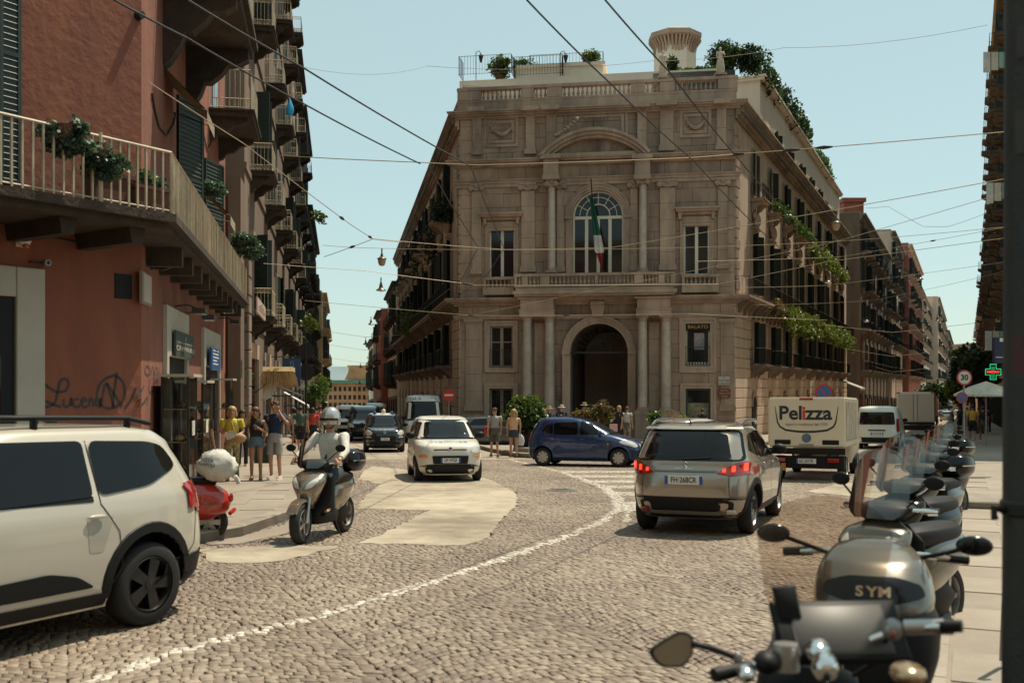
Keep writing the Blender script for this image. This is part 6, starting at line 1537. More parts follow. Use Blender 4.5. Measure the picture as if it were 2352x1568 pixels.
# ------- vans
def van(label, M, L, W_, H, m, front=True, text_=None, hoodz=1.05, low=None, name='van', glass2=None):
 h = L / 2; w_ = W_ / 2
 LV = [(.24, h - .1, -h + .05, w_ * .92), (.36, h, -h, w_ * .985), (.7, h, -h, w_), (hoodz - .12, h - .08, -h, w_), (hoodz, h - .45, -h, w_ * .995), (hoodz + .12, h - .72, -h, w_ * .985), (H * .80, h - 1.25, -h + .03, w_ * .93), (H * .92, h - 1.5, -h + .07, w_ * .89), (H * .975, h - 1.75, -h + .15, w_ * .82), (H, h - 2.1, -h + .4, w_ * .5)]
 zt_ = H * .86; P_ = [('windscreen', 'front', [(-w_ * .88, hoodz + .07), (w_ * .88, hoodz + .07), (w_ * .80, zt_), (-w_ * .80, zt_)], dglass, .011, .06),
   ('headlight', 'front', [(w_ * .58, hoodz - .32), (w_ * .90, hoodz - .30), (w_ * .88, hoodz - .08), (w_ * .66, hoodz - .14)], clearl, .012, .03), ('headlight', 'front', mir([(w_ * .58, hoodz - .32), (w_ * .90, hoodz - .30), (w_ * .88, hoodz - .08), (w_ * .66, hoodz - .14)]), clearl, .012, .03),
   ('grille', 'front', [(-w_ * .5, hoodz - .34), (w_ * .5, hoodz - .34), (w_ * .52, hoodz - .14), (-w_ * .52, hoodz - .14)], black, .012, .03), ('bumper_trim', 'front', [(-w_ * .9, .26), (w_ * .9, .26), (w_ * .92, .52), (-w_ * .92, .52)], low or black, .012, .04),
   ('cab_window', 'side', [(h - 1.0, hoodz + .1), (h - 1.85, hoodz + .06), (h - 1.85, zt_ - .06), (h - 1.5, zt_ - .04)], dglass, .011, .05),
   ('rear_window', 'rear', [(-w_ * .8, hoodz + .05), (w_ * .8, hoodz + .05), (w_ * .74, zt_), (-w_ * .74, zt_)], dglass, .012, .07), ('tail_light', 'rear', [(w_ * .86, .75), (w_ * .96, .75), (w_ * .93, 1.3), (w_ * .84, 1.3)], red_l, .02, .02), ('tail_light', 'rear', mir([(w_ * .86, .75), (w_ * .96, .75), (w_ * .93, 1.3), (w_ * .84, 1.3)]), red_l, .02, .02),
   ('rear_bumper', 'rear', [(-w_ * .9, .28), (w_ * .9, .28), (w_ * .92, .5), (-w_ * .92, .5)], low or black, .015, .03)]
 if glass2: P_ += [('side_window', 'side', [(h - 1.95, hoodz + .08), (-h + .4, hoodz + .08), (-h + .4, zt_ - .05), (h - 1.95, zt_ - .05)], dglass, .011, .05)]
 t, S_ = car(name, label, 'van', M, LV, m, (h - .9, -h + .85), .33, .21, n=6, parts=P_, mirror=(h - 1.0, hoodz + .18), seams=([(h - .95, hoodz), (h - .95, .35)], [(h - 1.9, zt_), (h - 1.9, .35)]))
 return t, S_
wv = mat('van_white', (.70, .68, .60), .3, coat=.6)
t, S_ = van('white delivery van with blue letters over its windscreen behind the small white car', carM(975, 1017, (.12, -.99), 2.7), 5.3, 1.98, 2.45, wv)
place_text(t, S_, 'GLS', .23, mat('navy', (.02, .03, .14), .4), -.42, 2.24, 1, .02, sx=1.5, tilt=.5); place_text(t, S_, 'GLS', .23, MATS['navy'], .62, 2.24, 1, .02, sx=1.5, tilt=.5)
wiper(t, S_, -.75, -.05, 1.2, 1.16, 1); b = MB(); b.tube([(1.2, 0, 2.38), (1.1, 0, 2.6)], .012, 5); b.build('antenna', black, t)
t, S_ = van('black people carrier behind the black patrol car in the left street', carM(838, 1013, (.14, -.99), 2.5), 4.9, 1.88, 1.88, black_p, glass2=True)
t, S_ = van('white van with a pale green stripe on its bonnet, leftmost in the left street', carM(800, 1003, (.14, -.99), 2.5), 4.9, 1.9, 1.95, wv)
b = MB(); patch(b, [(-.25, .74), (.15, .74), (.05, 1.0), (-.15, 1.0)], lambda y, z: S_.end(y, z, 1, .008)); b.build('green_stripe', mat('pale_green', (.25, .5, .36), .4), t)
t, S_ = van('white van roof showing behind the black people carrier', carM(862, 990, (.14, -.99), 2.4), 4.8, 1.9, 2.15, wv)
t, S_ = van('white compact van with dark rear window to the right of the lorry', carM(2015, 1031, (.4153, .91), -2.2), 4.4, 1.80, 1.84, wv, hoodz=1.0)
plate(t, WM[t.name] @ endM(S_, 0, .66, -1, .03, 0), 'FK 418 NB', .5, .11)
b = MB(); patch(b, [(-.35, .78), (.35, .78), (.35, .83), (-.35, .83)], lambda y, z: S_.end(y, z, -1, .03), flip=True); b.build('tailgate_handle', black, t)
# ------- box lorries
def lorry(label, M, L, W_, z0, z1, m, name='box_lorry'):
 t = thing(name, label, 'lorry', M); w_ = W_ / 2
 b = MB(); b.box(-L / 2, L * .22, -w_, w_, z0, z1); me = b.mesh('cargo_box', m); bm = bmesh.new(); bm.from_mesh(me); bmesh.ops.bevel(bm, geom=bm.edges[:] , offset=.04, segments=3, affect='EDGES'); bm.to_mesh(me); bm.free(); put('cargo_box', me, t)
 S_ = [(.3, L / 2, L * .22 + .04, w_ * .88), (.8, L / 2 + .02, L * .22 + .03, w_ * .93), (1.0, L / 2 - .1, L * .22 + .03, w_ * .92), (1.5, L / 2 - .5, L * .22 + .04, w_ * .85), (1.75, L / 2 - .7, L * .22 + .08, w_ * .75), (1.8, L / 2 - .8, L * .22 + .2, w_ * .5)]
 b = MB(); Sh = Shell(S_, 5); Sh.mesh_into(b); b.build('cab', m, t, smooth=40)
 b = MB(); patch(b, [(L / 2 - .25, 1.02), (L * .24, 1.02), (L * .26, 1.5), (L / 2 - .55, 1.5)], lambda x, z: Sh.side(x, z, -1, .006), flip=True); patch(b, [(-w_ * .8, 1.02), (w_ * .8, 1.02), (w_ * .7, 1.55), (-w_ * .7, 1.55)], lambda y, z: Sh.end(y, z, 1, .006)); b.build('cab_glass', dglass, t, kind='stuff')
 b = MB()
 for y in (-.35, .35): b.box(-L / 2 + .1, L / 2 - .3, y - .05, y + .05, .42, .56)
 b.box(-L / 2 - .04, -L / 2 + .04, -w_ + .02, w_ - .02, z0 - .16, z0 - .01); b.box(-L / 2 + .02, -L / 2 + .12, -w_ + .05, w_ - .05, z0 - .5, z0 - .2); b.build('chassis', black, t)
 for x in (-L / 2 + .75, L / 2 - .75):
  for sg in (1, -1): wheel(t, x, sg * (w_ - .16), .29, .2, 'plate', steel, sg, 6)
 return t
tw_ = mat('truck_cream', (.70, .62, .47), .35, coat=.5)
M1 = carM(1853, 1104, (.4153, .91), -2.1)
t = lorry('small cream box lorry with black and red Pelizza lettering on its rear', M1, 4.2, 1.82, .80, 2.02, tw_)
def RM(y, z): return WM[t.name] @ T(-2.1, y, z) @ Matrix.Rotation(-PI / 2, 4, 'Z')
pm = mat('lettering_black', (.02, .025, .035), .4); rm_ = mat('lettering_red', (.6, .05, .03), .4)
text('Pel', .46, pm, t, RM(.37, 1.62) @ T(0, -.004, 0), bold=.012, sx=1.02, align='CENTER'); text('i', .46, rm_, t, RM(.055, 1.62) @ T(0, -.004, 0), bold=.012)
text('zza', .46, pm, t, RM(-.29, 1.62) @ T(0, -.004, 0), bold=.012, sx=1.05)
text('sapori e tradizioni dal 1970', .105, mat('lettering_grey', (.2, .19, .17), .5), t, RM(0, 1.36) @ T(0, -.004, 0), sx=.85)
b = MB(); pts = [(-.74 + .02 * k, 1.80 - .13 * k) for k in range(4)] + [(-.62, 1.30), (-.48, 1.22), (-.2, 1.185), (0, 1.18)]; pts += [(-x, z) for x, z in pts[::-1][1:]]
vs = []
for i, p in enumerate(pts):
 a = pts[max(0, i - 1)]; c = pts[min(len(pts) - 1, i + 1)]; dx, dz = c[0] - a[0], c[1] - a[1]; Ln = math.hypot(dx, dz); wd = .006 + .02 * math.sin(PI * i / (len(pts) - 1)) ** 1.2
 vs += [(p[0] - dz / Ln * wd, -.005, p[1] + dx / Ln * wd), (p[0] + dz / Ln * wd, -.005, p[1] - dx / Ln * wd)]
b.add(vs, [(2 * i, 2 * i + 1, 2 * i + 3, 2 * i + 2) for i in range(len(pts) - 1)]); b.build('logo_curve', pm, t, RM(0, 0))
b = MB(); b.lathe([(0, -.006), (.11, -.006), (.11, 0)], 24, (0, 0, 1.03), axis='y'); b.build('round_sticker', mat('sticker_blue', (.12, .2, .28), .4, var=.5, scale=20), t, RM(0, 0))
for y in (-.56, .56): b = MB(); b.bbox(-.19, .19, -.02, 0, -.055, .055, .01); b.build('vent', black, t, RM(y, .93) @ T(0, 0, 0))
b = MB(); b.box(-.16, .16, -.012, 0, -.025, .025); b.build('third_brake_light', red_l, t, RM(0, 1.97))
b = MB(); b.box(-.17, .17, -.01, 0, -.03, .03); b.build('maker_plate', steel, t, RM(0, .86))
plate(t, RM(.0, .48) @ T(0, -.05, 0), 'GC 251TK', .46, .12, both=False)
for y in (-.62, .62): b = MB(); b.bbox(-.13, .13, -.05, 0, -.045, .045, .01); b.build('tail_light', red_l, t, RM(y, .50))
b = MB(); b.box(-.13, .13, -.03, 0, -.09, .09); b.build('warning_plate', mat('orange_plate', (.5, .22, .04), .5), t, RM(.62, .33))
b = MB()
for k in range(5): b.box(-2.0 + k * .52, -1.52 + k * .52, -.92, -.913, 1.0, 1.9)
b.build('side_panel', mat('truck_side', (.4, .36, .28), .4, var=.5, scale=4), t)
M1 = carM(2103, 1002, (.4153, .91), -2.4); t = lorry('pale box lorry with double rear doors behind the compact van', M1, 4.8, 2.15, .9, 2.75, wv)
for sg in (1, -1):
 b = MB(); b.box(-2.42, -2.405, min(.02 * sg, 1.0 * sg), max(.02 * sg, 1.0 * sg), .98, 2.62); o = b.build('rear_door', mat('door_grey', (.5, .47, .4), .4), t)
 b = MB(); b.tube([(-2.44, sg * .12, 1.0), (-2.44, sg * .12, 2.6)], .015, 5); b.build('lock_bar', steel, o)
 b = MB(); b.bbox(-.1, .1, 0, .02, -.04, .04); b.build('marker_light', red_l, t, WM[t.name] @ T(-2.42, sg * .98, 2.7) @ Matrix.Rotation(-PI / 2, 4, 'Z'))
# ------- far traffic in the right street
far_cars = [(2128, 975, 'red', 'lorry'), (2175, 968, 'car', 0), (2160, 959, 'car', 1), (2200, 957, 'car', 2), (2186, 951, 'car', 3), (2172, 948, 'car', 4)]
fm = [mat('far_red', (.30, .05, .04), .3, coat=1), silv, dg_, white_p, blu, silv]
labs = ['silver car far down the right street behind the motorcycles', 'dark car far down the right street', 'white car far down the right street by the trees', 'blue car far down the right street', 'farthest silver car glinting in the right street']
for i, (px, py, k, j) in enumerate(far_cars):
 M = carM(px, py, (.4153, .91), -2.0)
 if k == 'red': lorry('dark red lorry beyond the pale box lorry', M, 5.0, 2.3, .9, 3.0, fm[0])
 else: car('car', labs[j], 'car', M, GRY, fm[i], (1.25, -1.28), .31, .19, parts=P_[:3] + P_[3:5] if False else [('rear_window', 'rear', [(-.7, 1.0), (.7, 1.0), (.6, 1.28), (-.6, 1.28)], dglass, .011, .05), ('tail_light', 'rear', [(.46, .80), (.82, .82), (.80, .95), (.5, .88)], red_l, .012, .03), ('tail_light', 'rear', mir([(.46, .80), (.82, .82), (.80, .95), (.5, .88)]), red_l, .012, .03), ('side_window', 'side', [(.66, 1.0), (-1.3, 1.02), (-1.05, 1.26), (-.2, 1.33), (.2, 1.3)], dglass, .011, .05)], group='cars far down the right street')
# ================================================================= PEOPLE
skin1 = mat('skin', (.50, .27, .17), .5, var=.12, scale=14); skin2 = mat('skin_tan', (.38, .19, .11), .5, var=.12, scale=14)
def cloth(n, c, v=.25): return mat('cloth_' + n, c, .85, var=v, scale=9, bump=.9, bscale=11)
hair_d = mat('hair_dark', (.025, .015, .01), .6, var=.4, scale=30); hair_b = mat('hair_brown', (.10, .05, .025), .6, var=.4, scale=30); hair_y = mat('hair_blond', (.45, .29, .12), .5, var=.4, scale=30)
def loft(b, secs, n=14, caps=True, mi=0):
 """secs: (centre, rx, ry)"""
 vs = []
 for c, rx, ry in secs:
  for j in range(n): t = 2 * PI * j / n; vs.append((c[0] + rx * math.cos(t), c[1] + ry * math.sin(t), c[2]))
 fs = [(i * n + j, i * n + (j + 1) % n, (i + 1) * n + (j + 1) % n, (i + 1) * n + j) for i in range(len(secs) - 1) for j in range(n)]
 if caps: fs += [tuple(range(n))[::-1], tuple(range((len(secs) - 1) * n, len(secs) * n))]
 b.add(vs, fs, mi)
def lerp(a, c, t): return tuple(a[i] + (c[i] - a[i]) * t for i in range(3))
STAND = dict(pel=(0, 0, .53), wai=(0, .005, .60), che=(0, 0, .72), nec=(0, .005, .835), jaw=(0, -.012, .872), sku=(0, 0, .925), top=(0, .004, .965),
    sh=(.108, .0, .80), el=(.135, .012, .635), wr=(.142, -.03, .485), ha=(.143, -.045, .445), hi=(.05, 0, .505), kn=(.056, -.012, .283), an=(.058, .018, .045), to=(.066, -.085, .018))
def person(label, M, H=1.7, pose=None, skin=skin1, hair=hair_d, top=None, bottom=None, sleeve=.45, legs='shorts', shoes=None, style='short', hat=None, face=True, group=None, cat='person', cm=None):
 J = {}
 for k, v in STAND.items():
  if k in ('sh', 'el', 'wr', 'ha', 'hi', 'kn', 'an', 'to'): J[k + 'L'] = v; J[k + 'R'] = (-v[0], v[1], v[2])
  else: J[k] = v
 if pose: J.update(pose)
 J = {k: tuple(c * H for c in v) for k, v in J.items()}
 R = dict(pel=.07, wai=.062, che=.068, nec=.031, jaw=.040, sku=.052, top=.040, sh=.036, el=.024, wr=.016, ha=.021, hi=.052, kn=.031, an=.021, to=.022)
 names = list(J); idx = {k: i for i, k in enumerate(names)}
 E = [('pel', 'wai'), ('wai', 'che'), ('che', 'nec'), ('nec', 'jaw'), ('jaw', 'sku'), ('sku', 'top')]
 for s_ in 'LR': E += [('che', 'sh' + s_), ('sh' + s_, 'el' + s_), ('el' + s_, 'wr' + s_), ('wr' + s_, 'ha' + s_), ('pel', 'hi' + s_), ('hi' + s_, 'kn' + s_), ('kn' + s_, 'an' + s_), ('an' + s_, 'to' + s_)]
 me = bpy.data.meshes.new('body'); me.from_pydata([J[k] for k in names], [(idx[a], idx[c]) for a, c in E], [])
 o = bpy.data.objects.new('tmp', me); TS.collection.objects.link(o); o.modifiers.new('s', 'SKIN')
 for i, k in enumerate(names):
  r = R.get(k, R.get(k[:-1], .03)) * H; sv = me.skin_vertices[0].data[i]; sv.radius = (r, r); sv.use_root = (k == 'pel')
 sb = o.modifiers.new('u', 'SUBSURF'); sb.levels = 1; sb.render_levels = 1
 bm_ = evaluate(o); bpy.data.objects.remove(o); bm_.materials.clear(); bm_.materials.append(skin)
 bm_.polygons.foreach_set('use_smooth', [True] * len(bm_.polygons)); bm_.name = 'body'
 t = thing('person', label, cat, M, group); put('body', bm_, t)
 h = H
 if top:
  b = MB(); P_, N_ = J['pel'], J['nec']; dx = lambda z: lerp(P_, N_, z)
  loft(b, [(lerp(P_, N_, -.10), .094 * h, .068 * h), (lerp(P_, N_, .10), .088 * h, .066 * h), (lerp(P_, N_, .28), .080 * h, .062 * h), (lerp(P_, N_, .55), .094 * h, .070 * h), (lerp(P_, N_, .76), .102 * h, .066 * h), (lerp(P_, N_, .90), .088 * h, .052 * h), (lerp(P_, N_, .985), .042 * h, .036 * h)], 16)
  if sleeve > 0:
   for s_ in 'LR':
    a, c, d = J['sh' + s_], J['el' + s_], J['wr' + s_]
    if sleeve <= 1: b.tube([lerp(a, J['che'], .15), a, lerp(a, c, sleeve * .5), lerp(a, c, sleeve)], [.042 * h, .046 * h, .041 * h, .039 * h], 10)
    else: b.tube([lerp(a, J['che'], .15), a, lerp(a, c, .5), c, lerp(c, d, .5), lerp(c, d, sleeve - 1)], [.040 * h, .042 * h, .034 * h, .030 * h, .026 * h, .022 * h], 10)
  put('shirt', b.mesh('shirt', top, smooth=60), t)
 if bottom:
  b = MB()
  if legs == 'skirt': loft(b, [(lerp(J['pel'], J['nec'], .18), .080 * h, .062 * h), (J['pel'], .098 * h, .074 * h), ((J['pel'][0], J['pel'][1], .47 * h), .108 * h, .085 * h), ((J['pel'][0], J['pel'][1], .415 * h), .112 * h, .092 * h)], 16); nm = 'skirt'
  else:
   loft(b, [(lerp(J['pel'], J['nec'], .2), .082 * h, .064 * h), (J['pel'], .096 * h, .073 * h), (lerp(J['hiL'], J['hiR'], .5)[:2] + (J['hiL'][2] - .03 * h,), .09 * h, .07 * h)], 16)
   for s_ in 'LR':
    a, c, d = J['hi' + s_], J['kn' + s_], J['an' + s_]; nm = 'shorts'
    if legs == 'shorts': b.tube([lerp(a, J['pel'], .2), a, lerp(a, c, .45), lerp(a, c, .85)], [.05 * h, .058 * h, .05 * h, .050 * h], 10)
    elif legs == 'hotpants': b.tube([lerp(a, J['pel'], .2), a, lerp(a, c, .3)], [.05 * h, .057 * h, .055 * h], 10)
    else: b.tube([lerp(a, J['pel'], .2), a, lerp(a, c, .5), c, lerp(c, d, .5), lerp(c, d, .97)], [.05 * h, .057 * h, .047 * h, .038 * h, .034 * h, .036 * h], 10); nm = 'trousers'
  put(nm, b.mesh(nm, bottom, smooth=60), t)
 hc = J['sku']; b = MB()
 if style == 'short': b.ell((hc[0], hc[1] + .010 * h, hc[2] + .014 * h), (.054 * h, .056 * h, .054 * h), 12, 8)
 elif style == 'curly':
  rn_ = random.Random(3)
  for k in range(26): a = rn_.uniform(0, 2 * PI); e_ = rn_.uniform(.1, 1.3); b.ell((hc[0] + .042 * h * math.cos(a) * math.cos(e_), hc[1] + .012 * h + .042 * h * math.sin(a) * math.cos(e_), hc[2] + .012 * h + .045 * h * math.sin(e_)), (.02 * h,) * 3, 6, 4)
 elif style in ('bob', 'long', 'wavy'):
  b.ell((hc[0], hc[1] + .012 * h, hc[2] + .012 * h), (.060 * h, .058 * h, .058 * h), 12, 8)
  n_ = {'bob': 3, 'long': 9, 'wavy': 9}[style]; rn_ = random.Random(5)
  for s_ in (-1, 0, 1):
   for k in range(n_):
    w__ = .032 * h * (1.25 if style == 'wavy' else .9) * (1 - k * .045)
    b.ell((hc[0] + s_ * .038 * h * (1 + rn_.uniform(-.1, .2)), hc[1] + (.035 if s_ == 0 else .022) * h, hc[2] - .01 * h - k * .019 * h), (w__, w__ * .8, .026 * h), 8, 5)
 elif style == 'bun': b.ell((hc[0], hc[1] + .010 * h, hc[2] + .014 * h), (.053 * h, .055 * h, .053 * h), 12, 8); b.ell((hc[0], hc[1] + .05 * h, hc[2] + .05 * h), (.025 * h,) * 3, 8, 6)
 elif style == 'cap': b.ell((hc[0], hc[1] + .008 * h, hc[2] + .016 * h), (.056 * h, .058 * h, .050 * h), 12, 8)
 if style != 'none': put('hair', b.mesh('hair', hair, smooth=60), t)
 if hat:
  b = MB(); z = hc[2] + .028 * h
  b.lathe([(.001, z + .062 * h), (.045 * h, z + .060 * h), (.052 * h, z + .03 * h), (.056 * h, z + .004), (.098 * h, z - .004 * h), (.100 * h, z - .008 * h), (.056 * h, z - .004)], 18, (hc[0], hc[1] + .004 * h, 0)); b2 = put('hat', b.mesh('hat', hat, smooth=50), t)
  b = MB(); b.lathe([(.0565 * h, z + .006 * h), (.0545 * h, z + .024 * h)], 18, (hc[0], hc[1] + .004 * h, 0), cap=False); b.build('hat_band', black, b2)
 if face:
  fy = hc[1] - .046 * h
  b = MB(); b.ell((hc[0], fy - .006 * h, hc[2] - .012 * h), (.006 * h, .011 * h, .013 * h), 8, 5); put('nose', b.mesh('nose', skin, smooth=60), t)
  for s_ in (-1, 1):
   b = MB(); b.ell((hc[0] + s_ * .018 * h, fy + .002 * h, hc[2] + .002 * h), (.0085 * h, .004 * h, .005 * h), 8, 5); put('eye', b.mesh('eye', ink), t)
   b = MB(); b.ell((hc[0] + s_ * .050 * h, hc[1], hc[2] - .006 * h), (.006 * h, .011 * h, .017 * h), 7, 5); put('ear', b.mesh('ear', skin, smooth=60), t)
  b = MB(); b.ell((hc[0], fy + .002 * h, hc[2] - .034 * h), (.013 * h, .004 * h, .0035 * h), 8, 4); put('mouth', b.mesh('mouth', mat('lips', (.32, .10, .08), .5)), t)
 for s_ in 'LR':
  a, c = Vector(J['wr' + s_]), Vector(J['ha' + s_]); d = (c - a).normalized(); sd = d.cross(Vector((0, 1, 0))); sd = sd.normalized() if sd.length > .1 else Vector((1, 0, 0)); q = MB(); nrm = d.cross(sd)
  for k, L_ in enumerate((.046, .052, .048, .038)):
   p0 = c + sd * (k - 1.5) * .0105 * h * 1.0; q.tube([p0, p0 + d * L_ * h * .55, p0 + d * L_ * h * .95 - nrm * .012 * h], [.0058 * h, .0053 * h, .004 * h], 6)
  q.tube([a + sd * .012 * h + d * .01 * h, a + sd * .028 * h + d * .028 * h, a + sd * .030 * h + d * .052 * h], [.0065 * h, .0062 * h, .0048 * h], 6); put('fingers', q.mesh('fingers', skin, smooth=60), t)
  if shoes:
   an, to = Vector(J['an' + s_]), Vector(J['to' + s_]); q = MB(); dd_ = (to - an); dd_.z = 0; dd_.normalize(); pr = Vector((-dd_.y, dd_.x, 0)); base = min(to.z, an.z - .027 * h) - .018 * h
   secs = [(-.032, .018, .05), (-.02, .026, .058), (.02, .026, .05), (.06, .028, .034), (.095, .024, .026), (.112, .012, .016)]; vs = []
   for f_, w__, hh in secs:
    c_ = Vector((an.x, an.y, 0)) + dd_ * f_ * h
    for sx__, sz in ((-1, 0), (1, 0), (.75, 1), (-.75, 1)): p = c_ + pr * sx__ * w__ * h; vs.append((p.x, p.y, base + sz * hh * h + .001))
   q.add(vs, [(i * 4 + j, i * 4 + (j + 1) % 4, i * 4 + 4 + (j + 1) % 4, i * 4 + 4 + j) for i in range(5) for j in range(4)] + [(0, 3, 2, 1), (20, 21, 22, 23)]); put('shoe', q.mesh('shoe', shoes, smooth=50), t)
 return t
def LR(k, v): return {k + 'L': v, k + 'R': (-v[0], v[1], v[2])}
def PM_(px, py, rz, dz=0): x, y = gpos(px, py); return GM(x, y, rz, dz, tilt=False)
WALK = {'knL': (.05, -.07, .285), 'anL': (.055, -.10, .05), 'toL': (.06, -.20, .03), 'knR': (-.05, .02, .28), 'anR': (-.055, .11, .075), 'toR': (-.06, .03, .02), 'elL': (.14, .05, .64), 'wrL': (.14, .04, .50), 'haL': (.14, .03, .46), 'elR': (-.14, -.02, .64), 'wrR': (-.14, -.11, .51), 'haR': (-.14, -.13, .475)}
cream = cloth('cream', (.62, .56, .45)); whitec = cloth('white', (.62, .60, .55), .25); blackc = cloth('black', (.014, .015, .018)); navyc = cloth('navy', (.012, .03, .075)); greyc = cloth('grey', (.36, .34, .31))
yellowc = cloth('yellow', (.62, .50, .06)); khaki = cloth('khaki', (.10, .10, .075)); denim = cloth('denim', (.10, .15, .19)); denim_d = cloth('denim_dark', (.03, .05, .065)); peach = cloth('peach', (.68, .42, .24)); redc = cloth('red', (.5, .05, .03)); sand = cloth('sand', (.42, .36, .27)); floral = mat('floral', (.40, .33, .16), .85, var=.95, scale=16, col2=(.01, .012, .01)); greenc = cloth('green', (.06, .12, .09))
sandal = mat('sandal', (.16, .09, .05), .6); shoe_w = mat('shoe_white', (.62, .6, .56), .5)
strawh = mat('straw_hat', (.60, .46, .27), .8, var=.2, scale=40)
kz = .13
# left pavement group
person('person in black T-shirt and black trousers standing with back turned by the shop cabinets', PM_(466, 1128, PI - .3, kz), 1.68, {'elL': (.15, .03, .64), 'wrL': (.16, -.03, .50), 'haL': (.165, -.05, .46)}, skin2, hair_d, blackc, blackc, .55, 'long', black, 'short', face=False)
t = person('person in yellow shirt and dark floral trousers holding a paper map and tan bag', PM_(533, 1118, .25, kz), 1.68, {'elL': (.145, -.01, .65), 'wrL': (.06, -.12, .60), 'haL': (.03, -.13, .60), 'elR': (-.145, .0, .65), 'wrR': (-.06, -.13, .63), 'haR': (-.02, -.14, .64)}, skin1, hair_y, yellowc, floral, .6, 'long', sandal, 'bob')
b = MB(); b.add([(-.16, -.26, 1.06), (.10, -.30, 1.12), (.08, -.24, .98), (-.10, -.22, .92), (-.16, -.262, 1.066), (.10, -.302, 1.126), (.08, -.242, .986), (-.10, -.222, .926)], [(0, 1, 2, 3), (7, 6, 5, 4)]); put('paper_map', b.mesh('paper_map', whitec), None, WM[t.name], label='folded white paper map held by the person in yellow', cat='map')
b = MB(); b.ell((.16, -.2, .96), (.15, .07, .11), 12, 8); b.tube([(.08, -.16, 1.0), (.0, -.10, 1.3), (-.08, .0, 1.42)], .01, 5); put('shoulder_bag', b.mesh('shoulder_bag', mat('tan_leather', (.45, .27, .13), .6, var=.2), smooth=60), None, WM[t.name], label='tan shoulder bag carried by the person in yellow', cat='bag')
t = person('person in black sleeveless top and denim shorts raising one hand to the ear', PM_(588, 1116, .15, kz), 1.67, {'elR': (-.17, -.04, .70), 'wrR': (-.075, -.045, .865), 'haR': (-.062, -.045, .895), 'elL': (.14, -.03, .64), 'wrL': (.05, -.12, .70), 'haL': (.02, -.13, .72), 'sku': (-.008, -.004, .925)}, skin2, hair_b, blackc, denim, 0, 'hotpants', sandal, 'long')
def tote(M, lab, m, h=.34, txt=None):
 t_ = thing('tote_bag', lab, 'bag', M); b = MB(); b.prism([(-.20, 0), (.20, 0), (.22, h), (-.22, h)], -.06, .06); b.build('body', m, t_)
 for y in (-.05, .05): b = MB(); b.tube([(-.09, y, h - .02), (-.07, y, h + .16), (.07, y, h + .16), (.09, y, h - .02)], .010, 5); b.build('handle', m, t_)
 if txt: text(txt, .11, whitec, t_, M @ T(0, -.066, h * .45))
tote(PM_(617, 1108, .1, kz + .62), 'dark grey tote bag with pale script hanging between the two standing figures', cloth('charcoal', (.05, .055, .058)), .34, 'neutro')
tote(PM_(604, 1104, .1, kz + .30), 'dark green carrier bag hanging below the grey tote bag', cloth('bottle', (.02, .05, .03)), .42)
person('person in dark blue T-shirt and grey shorts holding a phone to the ear', PM_(632, 1115, -.2, kz), 1.80, {'elL': (.19, -.05, .70), 'wrL': (.085, -.06, .845), 'haL': (.068, -.06, .88)}, skin1, hair_b, navyc, greyc, .55, 'shorts', shoe_w, 'curly')
# farther pedestrians on the left pavement
for i, (px, py, h, tp, bt_, lab, st_) in enumerate(((690, 1052, 1.72, greenc, blackc, 'person in dark green shirt walking away past the left shops', 'short'), (718, 1040, 1.66, redc, blackc, 'person in red top walking away on the left pavement', 'bob'), (705, 1030, 1.7, blackc, denim_d, 'person in black beside the red top on the left pavement', 'short'), (735, 1022, 1.75, mat('cloth_pink', (.6, .2, .2), .8), sand, 'person in pink top farther down the left pavement', 'short'), (676, 1035, 1.65, cream, denim_d, 'person in cream top close to the left shop fronts', 'bob'), (748, 1008, 1.7, navyc, blackc, 'distant person in navy at the end of the left pavement', 'short'), (728, 1012, 1.7, whitec, khaki, 'distant person in white on the left pavement', 'short'), (557, 1082, 1.6, blackc, blackc, 'person in black standing behind the yellow shirt', 'bob'))):
 person(lab, PM_(px, py, PI + .1 * (i % 3) if i < 7 else .4, kz), h, WALK if i < 7 else None, skin2 if i % 2 else skin1, hair_d, tp, bt_, .5, 'shorts' if i % 2 == 0 else 'long', shoe_w, st_, face=False)
# the couple crossing
person('person in grey T-shirt and khaki shorts walking away with a red bag', PM_(1136, 1049, PI + .15), 1.78, {**WALK, 'anR': (-.055, .07, .055)}, skin1, hair_b, greyc, khaki, .5, 'shorts', sandal, 'curly', face=False)
b = MB(); b.ell((0, 0, 0), (.10, .07, .17), 10, 8); put('red_bag', b.mesh('red_bag', redc, smooth=60), None, PM_(1118, 1049, 0, .95), label='small red bag hanging at the left side of the person in grey', cat='bag')
person('person with long wavy blond hair in peach top and denim skirt walking away', PM_(1180, 1050, PI + .1), 1.74, {**WALK, 'elL': (.13, -.02, .64), 'wrL': (.12, -.06, .5), 'haL': (.12, -.07, .46)}, skin1, hair_y, peach, denim_d, 0, 'skirt', sandal, 'wavy', face=False)
b = MB(); loft(b, [((0, 0, 0), .10, .05), ((0, 0, .14), .14, .06), ((0, 0, .30), .11, .05), ((0, 0, .40), .03, .02)], 10); put('plastic_bag', b.mesh('plastic_bag', whitec, smooth=60), None, PM_(1196, 1050, 0, .42), label='white plastic bag carried by the person in the denim skirt', cat='bag')
